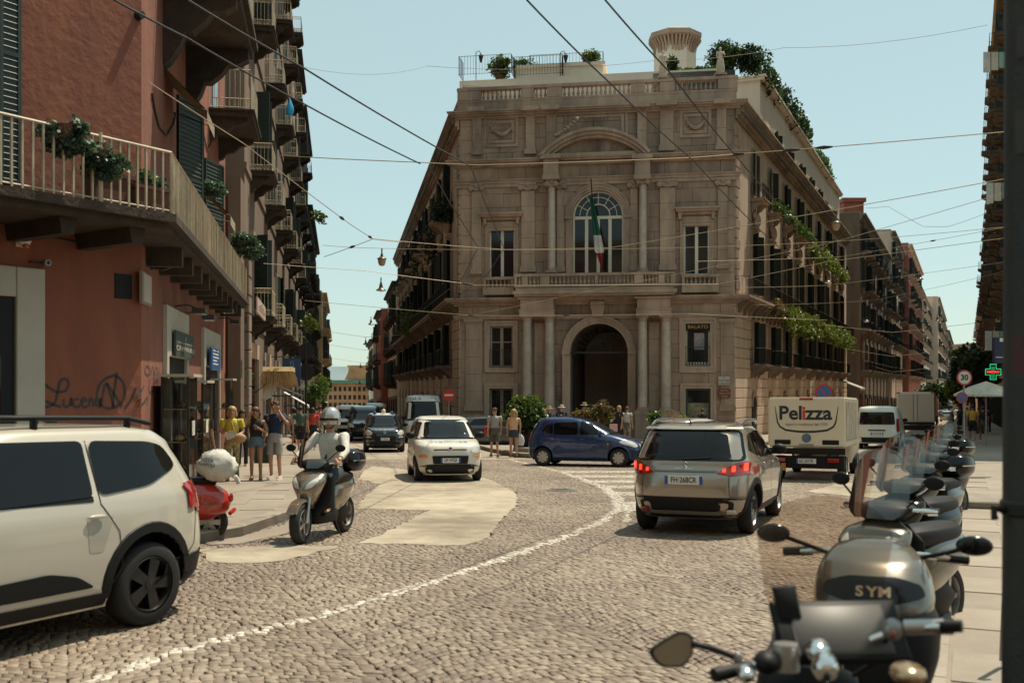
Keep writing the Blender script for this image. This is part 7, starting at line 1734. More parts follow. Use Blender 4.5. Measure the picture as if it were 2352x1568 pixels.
# people by the planters and the doorway (stand on the palace pavement)
PK = .14
for i, (px, Y, h, rz, tp, bt_, lg, st_, ht, lab, sk) in enumerate((
 (1250, 41, 1.62, .9, cream, sand, 'long', 'long', None, 'person with blond hair and cream dress standing behind the blue car', hair_y), (1262, 43.5, 1.68, .6, navyc, denim_d, 'long', 'bob', strawh, 'person in straw hat with dark band behind the blue car', hair_b),
 (1290, 44, 1.74, -.3, navyc, blackc, 'long', 'short', mat('hat_white', (.7, .66, .56), .8), 'person in pale hat and navy top near the door pillar', hair_d), (1288, 42, 1.35, 0, redc, denim_d, 'long', 'long', None, 'child with reddish hair in front of the pale hat', hair_b),
 (1342, 45, 1.85, 2.8, sand, khaki, 'long', 'short', strawh, 'tall person in straw hat behind the reddish bush before the door', hair_d), (1362, 46, 1.78, 3.3, cream, denim_d, 'long', 'short', None, 'person in pale shirt behind the reddish bush, right of the tall straw hat', hair_d),
 (1421, 43, 1.74, -1.0, blackc, blackc, 'long', 'long', None, 'person with long blond hair in black holding a pink bag at the doorway', hair_y), (1440, 43.5, 1.70, 2.6, whitec, mat('cloth_pattern', (.3, .27, .2), .8, var=.9, scale=14, col2=(.02, .02, .02)), 'long', 'bun', None, 'person in white crop top seen from behind at the doorway', hair_b),
 (1614, 50, 1.6, 2.8, blackc, blackc, 'long', 'short', None, 'person in black in front of the dark shop window', hair_d))):
 x = (px - CX) * Y / F; person(lab, GM(x, Y, rz, PK, tilt=False), h, {'elR': (-.15, -.02, .65), 'wrR': (-.12, -.13, .62), 'haR': (-.11, -.15, .62)} if i in (6,) else None, skin1, sk, tp, bt_, .5 if i not in (7,) else .3, lg, sandal, st_, ht, face=i in (3, 6))
b = MB(); b.box(-.17, .17, -.05, .05, 0, .32); Y = 42.6; put('shopping_bag', b.mesh('shopping_bag', mat('pink_bag', (.6, .34, .30), .6)), None, GM((1409 - CX) * Y / F, Y, .2, .75, tilt=False), label='pink striped paper shopping bag held by the person in black at the doorway', cat='bag')
# right pavement and crossing
for i, (px, py, h, rz, tp, bt_, lab) in enumerate(((2234, 1023, 1.80, PI - .3, mat('cloth_amber', (.55, .33, .04), .8), blackc, 'person in amber yellow T-shirt and black shorts walking away on the right pavement'), (2258, 1022, 1.74, PI - .3, blackc, khaki, 'person in black T-shirt walking beside the amber yellow one'), (2205, 990, 1.7, .2, navyc, blackc, 'distant person in navy on the right pavement'), (2222, 985, 1.7, .3, whitec, denim_d, 'distant person in white near the parasol'), (2247, 990, 1.66, 3., redc, blackc, 'distant person in red under the parasol'), (2270, 1000, 1.72, 3., blackc, blackc, 'dark figure near the right shop fronts'))):
 person(lab, PM_(px, py, rz, kz), h, WALK if i < 2 else None, skin2, hair_d, tp, bt_, .5, 'shorts' if i < 2 else 'long', shoe_w, 'short', face=False)
# ================================================================= TWO-WHEELERS
def screen_mat(tint=(.92, .90, .86, 1)):
 m = bpy.data.materials.new('clear_screen'); m.use_nodes = True; t = m.node_tree; t.nodes.clear()
 o = t.nodes.new('ShaderNodeOutputMaterial'); a = t.nodes.new('ShaderNodeBsdfTransparent'); a.inputs[0].default_value = tint; g = t.nodes.new('ShaderNodeBsdfGlossy'); g.inputs['Roughness'].default_value = .05; g.inputs[0].default_value = (.9, .9, .9, 1)
 f = t.nodes.new('ShaderNodeFresnel'); f.inputs[0].default_value = 1.5; x = t.nodes.new('ShaderNodeMixShader'); ad = t.nodes.new('ShaderNodeMath'); ad.inputs[1].default_value = .015
 t.links.new(f.outputs[0], ad.inputs[0]); t.links.new(ad.outputs[0], x.inputs[0]); t.links.new(a.outputs[0], x.inputs[1]); t.links.new(g.outputs[0], x.inputs[2]); t.links.new(x.outputs[0], o.inputs[0]); return m
scr_m = screen_mat()
def sheet_curved(w0, w1, h, lean, bend, x0, z0, n=16, k=16, th=.004, m=None):
 b = MB();
 for off_ in (0, th):
  vs = []
  for j in range(k + 1):
   v = j / k; ww = (w0 + (w1 - w0) * v) * (1 - .35 * max(0, 1 - v / .16) ** 2) * (math.sqrt(max(0, 1 - ((v - .62) / .385) ** 2)) if v > .62 else 1)
   for i in range(n + 1):
    u = -1 + 2 * i / n; vs.append((x0 - lean * v * h - bend * (u * ww / .2) ** 2 * .5 - off_, u * ww, z0 + v * h))
  fs = [(j * (n + 1) + i, j * (n + 1) + i + 1, (j + 1) * (n + 1) + i + 1, (j + 1) * (n + 1) + i) for j in range(k) for i in range(n)]
  b.add(vs, fs if off_ else [f[::-1] for f in fs])
 return b.mesh('windscreen', m or scr_m, smooth=80)
def shell(t, name, lv, m, n=2.6, sm=50):
 b = MB(); S_ = Shell(lv, n); S_.mesh_into(b, 28); put(name, b.mesh(name, m, smooth=sm), t); return S_
def mirror_(t, x, y, z, m=black, r=(.018, .075, .05), x0=.30, z0=1.02):
 b = MB(); b.tube([(x0, y * .45, z0), (x + .02, y * .8, z - .06), (x, y, z)], .008, 6); b.ell((x, y, z + .02), r, 12, 8); put('mirror', b.mesh('mirror', m, smooth=60), t)
def scooter(label, M, paint, dark=black, screen=.42, case=None, r=.27, lights=True, steer=0.0, seatm=black, text_=None, fat=1.0, mirr=True):
 t = thing('scooter', label, 'scooter', M)
 for x, st_ in ((.66, steer), (-.64, 0)):
  o = wheel(t, x, 0, r, .12, 'spoke', alloy, 1, 5, st_)
 b = MB(); b.arch(.66, r, r + .03, r + .045, -.045, .045, 14, .45, 2.6); b.arch(.66, r, r + .0, r + .034, -.068, -.044, 14, .5, 2.5); b.arch(.66, r, r + .0, r + .034, .044, .068, 14, .5, 2.5); b.build('front_mudguard', paint, t, smooth=40)
 for y in (-.085, .085): b = MB(); b.tube([(.66, y, r), (.60, y, r + .22), (.50, y * .8, .72)], [.03, .022, .02], 8); b.build('fork_leg', alloy, t, smooth=50)
 S_ = shell(t, 'front_fairing', [(.44, .48, .38, .05), (.54, .57, .32, .12 * fat), (.68, .63, .26, .19 * fat), (.80, .59, .24, .23 * fat), (.88, .48, .22, .21 * fat), (.94, .38, .2, .12)], paint, 2.05)
 shell(t, 'leg_shield', [(.34, .42, .30, .12), (.5, .33, .23, .24 * fat), (.8, .27, .2, .25 * fat), (.92, .26, .2, .16)], dark)
 if lights:
  for sg in (1, -1):
   lp = [(.04, .70), (.12, .72), (.185, .80), (.16, .86), (.06, .77)]
   b = MB(); patch(b, lp if sg > 0 else mir(lp), lambda y, z: S_.end(y, z, 1, .006), r=.015); b.build('headlight', clearl, t, smooth=60)
 shell(t, 'floorboard', [(.22, .36, -.30, .13), (.32, .40, -.28, .17), (.37, .38, -.26, .17)], dark)
 shell(t, 'rear_body', [(.36, -.12, -.50, .10), (.52, -.08, -.70, .155 * fat), (.68, -.12, -.84, .16 * fat), (.76, -.2, -.88, .12)], paint)
 shell(t, 'seat', [(.72, -.02, -.78, .13), (.78, .03, -.82, .155), (.83, .0, -.8, .145), (.86, -.1, -.74, .09)], seatm)
 shell(t, 'engine', [(.18, -.28, -.62, .09), (.3, -.2, -.72, .12), (.4, -.2, -.6, .11)], black)
 b = MB(); b.tube([(-.30, -.14, .26), (-.55, -.17, .28), (-.95, -.18, .40)], [.03, .055, .05], 10); b.build('exhaust', steel, t, smooth=50)
 shell(t, 'handlebar_cover', [(.93, .36, .20, .12), (.99, .40, .14, .20), (1.04, .36, .12, .21), (1.07, .30, .14, .12)], dark)
 b = MB(); b.tube([(.18, -.36, 1.02), (.24, -.2, 1.02), (.25, .2, 1.02), (.18, .36, 1.02)], .014, 8); b.build('handlebar', chrome, t)
 for y in (-.30, .30): b = MB(); b.tube([(.205, y * .85, 1.02), (.17, y * 1.22, 1.02)], .021, 8); b.build('grip', black, t); b = MB(); b.tube([(.25, y * .8, 1.01), (.27, y * 1.1, 1.0), (.22, y * 1.25, 1.0)], .007, 5); b.build('brake_lever', chrome, t)
 if mirr:
  for y in (-.36, .36): mirror_(t, .24, y, 1.20)
 if screen: put('windscreen', sheet_curved(.20 * fat, .19 * fat, screen, .35, .08, .44, .96), t)
 b = MB(); b.ell((-.89, 0, .66), (.03, .08, .04), 10, 6); b.build('tail_light', red_l, t, smooth=60)
 if case:
  S_ = shell(t, 'top_case', [(.86, -.62, -1.02, .16), (.92, -.56, -1.06, .21), (1.02, -.56, -1.06, .225), (1.12, -.60, -1.03, .20), (1.17, -.68, -.96, .12)], case, 3)
  b = MB(); strip(b, [(-.60, 1.01), (-1.0, 1.01)], lambda x, z: S_.side(x, z, 1, .006), .012); strip(b, [(-.60, 1.01), (-1.0, 1.01)], lambda x, z: S_.side(x, z, -1, .006), .012); b.build('case_trim', chrome, t, kind='stuff')
 b = MB(); b.tube([(-.1, .12, .25), (-.14, .2, .02)], .012, 6); b.build('kick_stand', iron, t)
 if text_: text(text_, .07, chrome, t, M @ T(*S_.end(0, .8, 1, .01)) @ Matrix.Rotation(PI / 2, 4, 'Z'))
 return t
bronze = mat('bronze_paint', (.26, .215, .165), .22, metal=.6, coat=1)
x, y = gpos(690, 1249); hd = Vector((-.26, -.965)).normalized()
MS = GM(x - hd.x * .66, y - hd.y * .66, heading(*hd))
scooter('bronze scooter with clear windscreen and black top case ridden towards the camera', MS, bronze, screen=.44, case=blackg, steer=.1)
MR = MS @ Matrix.Rotation(PI / 2, 4, 'Z') @ T(0, .25, 0)        # rider faces the scooter's front
t = person('scooter rider in white shirt, dark trousers and silver open helmet', MR, 1.78,
 {'pel': (0, 0, .50), 'wai': (0, .01, .57), 'che': (0, -.01, .70), 'nec': (0, -.02, .80), 'jaw': (0, -.035, .84), 'sku': (0, -.025, .89), 'top': (0, -.02, .93), 'shL': (.11, -.01, .765), 'shR': (-.11, -.01, .765),
  'elL': (.175, -.12, .66), 'elR': (-.175, -.12, .66), 'wrL': (.185, -.245, .60), 'wrR': (-.185, -.245, .60), 'haL': (.18, -.275, .595), 'haR': (-.18, -.275, .595), 'hiL': (.055, -.02, .485), 'hiR': (-.055, -.02, .485), 'knL': (.11, -.25, .44), 'knR': (-.11, -.25, .44), 'anL': (.10, -.22, .235), 'anR': (-.10, -.22, .235), 'toL': (.10, -.32, .205), 'toR': (-.10, -.32, .205)},
 skin1, hair_d, whitec, mat('cloth_trousers', (.025, .035, .04), .8), 1.85, 'long', black, 'none')
hz_ = .895 * 1.78; b = MB()
b.lathe([(.001, .155), (.06, .148), (.105, .115), (.135, .06), (.142, .0), (.14, -.05), (.13, -.09)], 20, (0, -.035, hz_ + .02), cap=False); hel = put('helmet', b.mesh('helmet', mat('helmet_silver', (.55, .54, .50), .2, metal=.6, coat=1), smooth=60), t)
b = MB(); b.lathe([(.143, -.0), (.15, -.015), (.15, -.03)], 20, (0, -.04, hz_ + .02), cap=False, a0=PI * 1.1, a1=PI * 1.9); b.build('visor_edge', black, hel, smooth=60)
b = MB(); b.tube([(.1, -.05, hz_ - .05), (.05, -.11, hz_ - .12), (-.05, -.11, hz_ - .12), (-.1, -.05, hz_ - .05)], .008, 5); b.build('chin_strap', black, hel)
b = MB(); b.tube([(.14, .06, 1.36), (.06, -.11, 1.25), (-.06, -.12, 1.02), (-.12, -.06, .9)], .02, 6); b.build('bag_strap', blackc, t, smooth=60)
b = MB(); b.ell((0, -.10, hz_ + .005), (.055, .02, .018), 10, 6); b.build('sunglasses', dglass, t, smooth=60)
# red scooter behind the white estate, with a full plastic bag on its seat
x, y = gpos(474, 1243); MV = GM(x - .58, y + .08, heading(-.99, -.1))
redp_ = mat('red_scooter', (.42, .02, .008), .2, coat=1)
t = thing('red_scooter', 'red scooter parked at the kerb behind the white estate car', 'scooter', MV)
wheel(t, -.58, 0, .24, .11, 'plate', alloy, 1, 6); wheel(t, .58, 0, .24, .11, 'plate', alloy, 1, 6)
shell(t, 'rear_body', [(.28, -.30, -.62, .12), (.36, -.1, -.80, .20), (.50, -.05, -.86, .22), (.64, -.08, -.80, .19), (.74, -.12, -.66, .13), (.77, -.2, -.5, .08)], redp_, 2.4)
b = MB(); b.tube([(-.86, -.1, .36), (-.9, 0, .40), (-.86, .1, .36)], .03, 6); b.build('bumper_rail', redp_, t)
shell(t, 'seat', [(.74, .08, -.66, .11), (.79, .1, -.68, .14), (.83, .05, -.62, .11)], black); shell(t, 'floorboard', [(.22, .4, -.2, .14), (.28, .42, -.2, .18)], redp_)
shell(t, 'leg_shield', [(.3, .56, .44, .16), (.5, .50, .40, .24), (.8, .40, .32, .22), (.95, .34, .28, .08)], redp_); b = MB(); b.tube([(.3, -.32, 1.0), (.36, 0, .98), (.3, .32, 1.0)], .02, 8); b.build('handlebar', chrome, t)
b = MB(); b.ell((-.86, 0, .56), (.03, .05, .06), 10, 6); b.build('tail_light', red_l, t)
text('Vespa', .09, chrome, t, MV @ T(-.62, .215, .5) @ Matrix.Rotation(PI, 4, 'Z'), shear=.3)
b = MB(); rn_ = random.Random(8)
n_, k_ = 22, 14; vs = []
for i in range(k_ + 1):
 a = PI * i / k_
 for j in range(n_):
  q = 2 * PI * j / n_; w__ = 1 + .13 * math.sin(4 * q + i * .9) * math.sin(a) + rn_.uniform(-.07, .07); vs.append((.25 * math.sin(a) * math.cos(q) * w__ , .18 * math.sin(a) * math.sin(q) * w__, .205 * math.cos(a) * w__))
b.add(vs, [(i * n_ + j, (i + 1) * n_ + j, (i + 1) * n_ + (j + 1) % n_, i * n_ + (j + 1) % n_) for i in range(k_) for j in range(n_)])
bagM = T(*PP(498, 1068, 13.15)); t = thing('plastic_carrier_bag', 'bulging white plastic carrier bag with dark print resting above the red scooter', 'bag', bagM)
b.build('body', whitec, t, smooth=70); text('PIZZA\nNAPOLI', .06, ink, t, bagM @ T(-.07, -.205, .05) @ Matrix.Rotation(.12, 4, 'Y'))
b = MB(); b.tube([(.16, 0, -.1), (.26, -.02, -.16), (.29, 0, -.24)], .03, 6); b.build('knot', whitec, t)
# ---- the row of parked machines along the right kerb
gsil = mat('warm_silver', (.15, .135, .11), .25, metal=.5, coat=1)
def mp(px, Y, hx, hy, dz=0): return GM((px - CX) * Y / F, Y, heading(hx, hy), dz)
sc2 = [(2075, 7.4, gsil, .50, None, 'silver scooter with a large clear windscreen, third machine along the right kerb'), (2105, 9.6, blackg, .55, None, 'black scooter with tall rounded windscreen behind the silver one'), (2140, 12.4, mat('graphite', (.09, .09, .09), .25, metal=.5, coat=1), .40, blackg, 'graphite scooter with top case in the middle of the kerbside row'),
  (2158, 15.4, blackg, .35, None, 'black scooter farther along the kerbside row'), (2168, 18.6, MATS['graphite'], .4, blackg, 'silver scooter with black top case far along the kerbside row'), (2178, 22.5, blackg, .4, None, 'black scooter near the far end of the kerbside row'), (2184, 27, gsil, .4, None, 'last silver scooter of the kerbside row')]
for i, (px, Y, m, s_, cs, lab) in enumerate(sc2): scooter(lab, mp(px, Y, -.75 + .06 * (i % 3), -.66), m, screen=s_, case=cs, fat=1.15)
# SYM scooter: rounded cowl turned to the camera
MQ = mp(2010, 4.75, -.35, -.94); fat = 1.0
t = thing('scooter', 'silver maxi scooter with SYM lettering on its dark front band, second machine from the camera', 'scooter', MQ)
for x in (.66, -.64): wheel(t, x, 0, .27, .13, 'spoke', alloy, 1, 5)
S_ = shell(t, 'cowl', [(.82, .47, .10, .23), (.86, .47, .04, .255), (.90, .45, .0, .262), (.98, .40, -.05, .25), (1.05, .31, -.06, .22), (1.10, .18, -.06, .17), (1.125, .08, -.04, .09)], gsil, 2.5)
b = MB(); patch(b, [(-.215, .925), (0, .885), (.215, .925), (.195, .975), (.10, 1.005), (-.10, 1.005), (-.195, .975)], lambda y, z: S_.end(y, z, 1, .008), r=.02); b.build('front_band', blackg, t, smooth=60)
for k, ch in enumerate('SYM'):
 yy = -.055 + k * .052; p = S_.end(yy, .945, 1, .016); text(ch, .062, chrome, t, MQ @ T(*p) @ Matrix.Rotation(PI / 2, 4, 'Z') @ Matrix.Rotation(-.35, 4, 'X'), sx=1.15, bold=.002)
shell(t, 'lower_body', [(.35, .50, .3, .12), (.5, .54, .1, .22), (.66, .54, 0, .275), (.80, .50, .0, .285), (.86, .46, .02, .26)], black, 2.6)
shell(t, 'rear_body', [(.36, -.1, -.6, .12), (.6, -.05, -.84, .19), (.76, -.1, -.92, .16)], black); shell(t, 'seat', [(.72, .02, -.82, .15), (.82, .05, -.86, .18), (.88, -.1, -.8, .12)], black)
shell(t, 'floorboard', [(.22, .4, -.3, .17), (.36, .4, -.3, .2)], black)
b = MB(); b.arch(.66, .27, .29, .31, -.08, .08, 12, .1, 2.6); b.build('front_mudguard', gsil, t)
for sg, yy, zz in ((1, .40, 1.12), (-1, -.42, 1.14)):
 b = MB(); b.tube([(.12, sg * .16, 1.05), (.12, yy * .8, zz - .03), (.14, yy, zz)], .011, 6); b.ell((.15, yy + sg * .03, zz + .01), (.03, .08, .046), 14, 10); b.build('mirror', blackg, t, smooth=60)
b = MB(); b.tube([(-.05, -.38, 1.04), (.02, -.2, 1.06), (.02, .2, 1.06), (-.05, .38, 1.04)], .014, 8); b.build('handlebar', chrome, t)
for sg in (1, -1): b = MB(); b.tube([(-.03, sg * .28, 1.05), (-.06, sg * .42, 1.035)], .023, 8); b.build('grip', black, t)
# nearest machine: seen from its rider's side, pointing up the street
MN = GM((1905 - CX) * 3.0 / F, 3.0, heading(.18, .98)); t = thing('motorcycle', 'black motorcycle in the right foreground with silver handlebar parts and smoked windscreen', 'motorcycle', MN)
def zr(py, Y): return CZ + (HY - py) * Y / F - gz(Y)
hb = zr(1500, 3.0)
def NP(px, py, Y):            # picture place at depth Y -> bike frame, so that its parts keep the photographed size
 return WM[t.name].inverted() @ PP(px, py, Y)
def nb(name, m, f, sm=50): b = MB(); f(b); b.build(name, m, t, smooth=sm)
A_ = lambda *q: [NP(*p) for p in q]
nb('handlebar', chrome, lambda b: b.tube(A_((1655, 1548, 2.92), (1720, 1530, 2.95), (1800, 1520, 3.05), (1900, 1506, 3.1), (2000, 1470, 3.08), (2080, 1440, 3.0), (2160, 1440, 2.94)), .0135, 10))
nb('grip', black, lambda b: b.tube(A_((2075, 1441, 3.0), (2150, 1438, 2.96), (2210, 1437, 2.92)), [.019, .021, .018], 12))
nb('grip_sleeve', alloy, lambda b: b.tube(A_((2078, 1440, 3.0), (2170, 1437, 2.95)), [.0235, .021], 12))
nb('left_grip', black, lambda b: b.tube(A_((1725, 1530, 2.95), (1640, 1550, 2.90)), [.019, .022], 12))
nb('brake_reservoir', chrome, lambda b: (b.ell(NP(1878, 1492, 3.0), (.062, .042, .034), 14, 8), b.ell(NP(1895, 1530, 2.9), (.055, .04, .045), 12, 8)))
nb('reservoir_cap', alloy, lambda b: b.lathe([(.0, .03), (.036, .03), (.04, .0), (.04, -.05)], 18, NP(1805, 1500, 3.0)))
nb('switch_box', black, lambda b: (b.ell(NP(1760, 1520, 2.98), (.05, .04, .035), 12, 8),))
nb('switch_cluster', chrome, lambda b: (b.ell(NP(1712, 1545, 2.9), (.05, .03, .026), 12, 8),))
nb('right_switch', steel, lambda b: b.ell(NP(2050, 1445, 3.0), (.035, .032, .035), 12, 8)); nb('starter_button', red_l, lambda b: b.ell(NP(2052, 1455, 2.93), (.012, .008, .012), 8, 6))
disp = mat('display_grey', (.075, .07, .062), .5)
def slab_(b, c, w_, h, th, M2): b.T = M2; b.bbox(-w_ / 2, w_ / 2, -th, 0, -h / 2, h / 2, .008); b.T = None
Md = WM[t.name].inverted() @ T(*PP(1925, 1455, 3.12)) @ Matrix.Rotation(.05, 4, 'Z') @ Matrix.Rotation(-.75, 4, 'X')
nb('dashboard', black, lambda b: slab_(b, 0, .40, .21, .03, Md)); nb('display', disp, lambda b: slab_(b, 0, .30, .17, .004, Md @ T(.0, -.032, 0)))
nb('phone_mount', black, lambda b: slab_(b, 0, .07, .11, .03, WM[t.name].inverted() @ T(*PP(1805, 1385, 3.15)) @ Matrix.Rotation(-.3, 4, 'X') @ Matrix.Rotation(-.12, 4, 'Y')))
Mm = WM[t.name].inverted() @ T(*PP(1545, 1492, 2.9)) @ Matrix.Rotation(.12, 4, 'Z') @ Matrix.Rotation(-.15, 4, 'X')
mpoly = [(-.073, -.002), (-.04, -.048), (.03, -.052), (.062, -.015), (.066, .04), (.03, .055), (-.035, .022)]
b = MB(); b.T = Mm; b.prism(rnd_poly(mpoly, .02), -.0, .022); b.T = None; b.build('mirror', black, t); b = MB(); b.T = Mm; b.prism(rnd_poly([(a * .9, c * .88) for a, c in mpoly], .02), -.003, 0); b.T = None; b.build('mirror_glass', mat('mirror_glass', (.25, .23, .19), .08, metal=.9), t)
nb('mirror_stem', black, lambda b: b.tube(A_((1590, 1478, 2.9), (1640, 1490, 2.93), (1690, 1510, 2.97), (1712, 1540, 2.97)), .009, 8)); nb('mirror_joint', steel, lambda b: b.ell(NP(1695, 1512, 2.95), (.014, .014, .022), 8, 6))
nb('clutch_lever', steel, lambda b: b.tube(A_((1720, 1525, 3.05), (1675, 1540, 3.06), (1640, 1556, 3.05)), .007, 6)); nb('brake_lever', steel, lambda b: b.tube(A_((2050, 1450, 3.08), (2120, 1452, 3.1), (2190, 1452, 3.08)), .007, 6))
nb('cable', black, lambda b: b.tube(A_((1760, 1500, 3.0), (1790, 1440, 3.15), (1830, 1420, 3.2), (1870, 1470, 3.25)), .006, 6)); nb('brake_hose', black, lambda b: b.tube(A_((2040, 1460, 3.05), (2010, 1520, 3.15), (1960, 1550, 3.2)), .008, 6))
put('windscreen', sheet_curved(.19, .25, .44, .30, .07, .62, zr(1425, 3.5), m=screen_mat((.87, .82, .77, 1))), t, MN @ T(0, -.055, 0))
shell(t, 'tank', [(.40, .42, -.1, .10), (.52, .45, -.12, .17), (.62, .40, -.10, .175), (.67, .30, -.02, .12)], blackg, 2.4); shell(t, 'seat', [(.62, -.05, -.9, .12), (.74, -.05, -.95, .16), (.80, -.15, -.9, .12)], black)
shell(t, 'front_cowl', [(.5, .70, .45, .12), (.65, .74, .42, .18), (.80, .66, .42, .17), (.85, .58, .44, .08)], black); shell(t, 'engine', [(.2, .35, -.3, .15), (.4, .4, -.35, .2), (.6, .35, -.3, .15)], iron)
nb('tail_panel', mat('amber_chrome', (.5, .35, .2), .2, metal=.8), lambda b: b.ell(NP(2085, 1545, 2.75), (.07, .05, .03), 12, 8))
for x in (.78, -.68): wheel(t, x, 0, .31, .14, 'spoke', alloy, 1, 5)
for y_ in (-.1, .1): nb('fork_leg', steel, lambda b: b.tube([(.78, y_, .31), (.52, y_, .95)], .026, 8))
# ================================================================= STREET FURNITURE, PLANTS, WIRES
# --- overhead wires (ends given by picture place and distance)
def wire(lab, pts, r=.009, sag=.0, bits=(), m=wire_m):
 P_ = [PP(*p) for p in pts]; out = []
 for a, c in zip(P_[:-1], P_[1:]):
  for k in range(8): t_ = k / 8; p = a.lerp(c, t_); p.z -= sag * 4 * t_ * (1 - t_) * (c - a).length / 20; out.append(p)
 out.append(P_[-1]); M = Matrix.Translation(out[0]); b = MB(); b.tube([p - out[0] for p in out], r, 5, caps=False)
 t = thing('overhead_wire', lab, 'wire', M, 'overhead wires strung over the street'); b.build('wire', m, t)
 for f in bits:
  x = f * (len(out) - 1); i = min(int(x), len(out) - 2); p = out[i].lerp(out[i + 1], x - i) - out[0]; d = (out[i + 1] - out[i]).normalized(); b = MB()
  L = .16 * r / .009; b.tube([p - d * L, p - d * L * .5, p, p + d * L * .5, p + d * L], [r * 1.6, r * 3.2, r * 4.2, r * 3.2, r * 1.6], 7); b.build('insulator', iron, t, smooth=60)
 return t
bw = mat('black_wire', (.02, .018, .016), .5, metal=.3)
wire('thick black tram wire from the top left to the joint left of the palace roof', [(262, 0, 9.5), (430, 88, 10.9), (700, 240, 13.5), (965, 376, 17)], .012, .1, m=bw)
wire('second black tram wire from the top left, ending right of the first', [(430, 0, 9.8), (700, 158, 12), (1075, 378, 17)], .012, .1, m=bw)
wire('tram wire entering at the top centre and running down to the right', [(1210, 0, 9.6), (1400, 190, 12.2), (1590, 366, 17), (1780, 560, 24), (1940, 680, 36)], .010, .1, m=bw)
wire('tram wire entering at the top right of centre, parallel to its neighbour', [(1390, 0, 9.6), (1540, 168, 11.6), (1688, 356, 16), (1840, 520, 24)], .010, .1, m=bw)
wire('tram wire curving down from the left joint past the palace corner', [(985, 380, 17), (1030, 460, 20), (1098, 568, 27), (1062, 640, 30), (960, 720, 42), (880, 770, 60)], .011, 0, m=bw)
wire('tram wire curving down in front of the left upper palace window', [(1080, 382, 17), (1120, 480, 21), (1158, 570, 27), (1120, 630, 32), (1000, 720, 46)], .011, 0, m=bw)
wire('long span wire crossing the sky and the palace below its roof line', [(640, 357, 19), (965, 373, 17), (1095, 379, 17), (1590, 362, 17), (1690, 354, 17), (2318, 302, 15)], .008, .05, (.80, .845, .87))
wire('span wire from the left corner house across the palace windows', [(340, 188, 13), (560, 330, 16), (800, 512, 21), (856, 548, 23), (1100, 569, 26), (1160, 573, 26), (1400, 569, 25), (1700, 520, 23), (2318, 409, 19)], .008, .04, (.24, .36, .90))
wire('bright wire from the left balconies to the joint in the sky', [(744, 590, 25), (856, 549, 23), (920, 556, 24)], .008, .05, (.3,))
wire('thin wire below the hanging lantern running level across the palace', [(740, 563, 30), (860, 570, 28), (1400, 572, 27), (1910, 555, 25), (2318, 520, 22)], .006, .1)
wire('span wire over the left street reaching the palace balcony', [(605, 605, 30), (840, 622, 31), (1060, 650, 32), (1095, 655, 32), (1650, 652, 32), (1905, 600, 30), (2318, 545, 26)], .008, .04, (.38, .41))
wire('span wire just above the palace doorway', [(700, 690, 36), (1080, 724, 36), (1300, 724, 35), (1580, 720, 33), (1900, 735, 36)], .008, .04, (.25, .5))
wire('wire rising to the right in front of the palace columns', [(1080, 724, 36), (1420, 655, 33), (1900, 560, 29), (2318, 440, 22)], .007, .03)
wire('thin high wire across the sky above the palace roof', [(700, 155, 30), (980, 152, 40), (1500, 140, 40), (1800, 110, 40), (2268, 58, 34)], .008, .5)
wire('thin wire crossing the right part of the sky in a low loop', [(1990, 478, 40), (2040, 474, 38), (2120, 520, 36), (2180, 520, 34), (2260, 492, 32)], .007, .1)
wire('lower wire crossing the right street under the lantern', [(1600, 600, 30), (1930, 590, 32), (2318, 520, 26)], .006, .05, (.8,))
wire('lowest long wire crossing the right street', [(1700, 660, 40), (1900, 655, 42), (2318, 600, 36)], .007, .08, (.7,))
wire('wire over the right street near the plants of the balcony', [(1735, 700, 46), (2000, 690, 52), (2318, 620, 40)], .007, .1)
for i, (a, c, d) in enumerate(((762, 800, 70), (792, 830, 90), (822, 850, 110))): wire(['wire with lamps over the left street, nearest of the low ones', 'middle low wire over the left street', 'farthest low wire over the left street'][i], [(760, a, d), (840, a + 12, d), (925, a + 6, d)], .012, .05)
for i, (a, d) in enumerate(((745, 70), (800, 90), (836, 120))): wire(['nearest low span wire far down the right street', 'second low span wire far down the right street', 'third low span wire far down the right street'][i], [(1890 + 50 * i, a, d), (2050, a + 18, d), (2245, a - 4, d)], .013, .1)
# --- lamps hung from the wires
hl = mat('lamp_enamel', (.10, .085, .06), .35, metal=.4)
def hlamp(px, py, Y, s_, lab, lantern=False, lit=False):
 t = thing('hanging_lamp', lab, 'lamp', Matrix.Translation(PP(px, py, Y)), 'street lamps hanging over the streets')
 b = MB(); b.tube([(0, 0, .75 * s_), (0, 0, .3 * s_)], .02, 6); b.lathe([(.06 * s_, .42 * s_), (.09 * s_, .3 * s_), (.11 * s_, .22 * s_)], 12, cap=True); b.build('cap', hl, t, smooth=40)
 if lantern:
  b = MB(); b.lathe([(.11 * s_, .22 * s_), (.30 * s_, .10 * s_), (.32 * s_, .05 * s_), (.27 * s_, .03 * s_)], 16); b.build('hood', hl, t, smooth=40)
  b = MB(); b.lathe([(.26 * s_, .03 * s_), (.25 * s_, -.15 * s_), (.17 * s_, -.36 * s_), (.05 * s_, -.40 * s_)], 16); b.build('globe', mat('lamp_globe', (.36, .24, .13), .3), t, smooth=50)
 else:
  b = MB(); b.lathe([(.11 * s_, .22 * s_), (.15 * s_, .02 * s_), (.34 * s_, -.12 * s_), (.36 * s_, -.16 * s_)], 18); b.build('shade', hl, t, smooth=40)
  b = MB(); b.lathe([(.32 * s_, -.17 * s_), (.15 * s_, -.22 * s_), (.0, -.23 * s_)], 14); b.build('diffuser', clearl, t, smooth=50)
hlamp(877, 597, 26, .40, 'black lantern with amber bowl hanging in the sky over the left street', True)
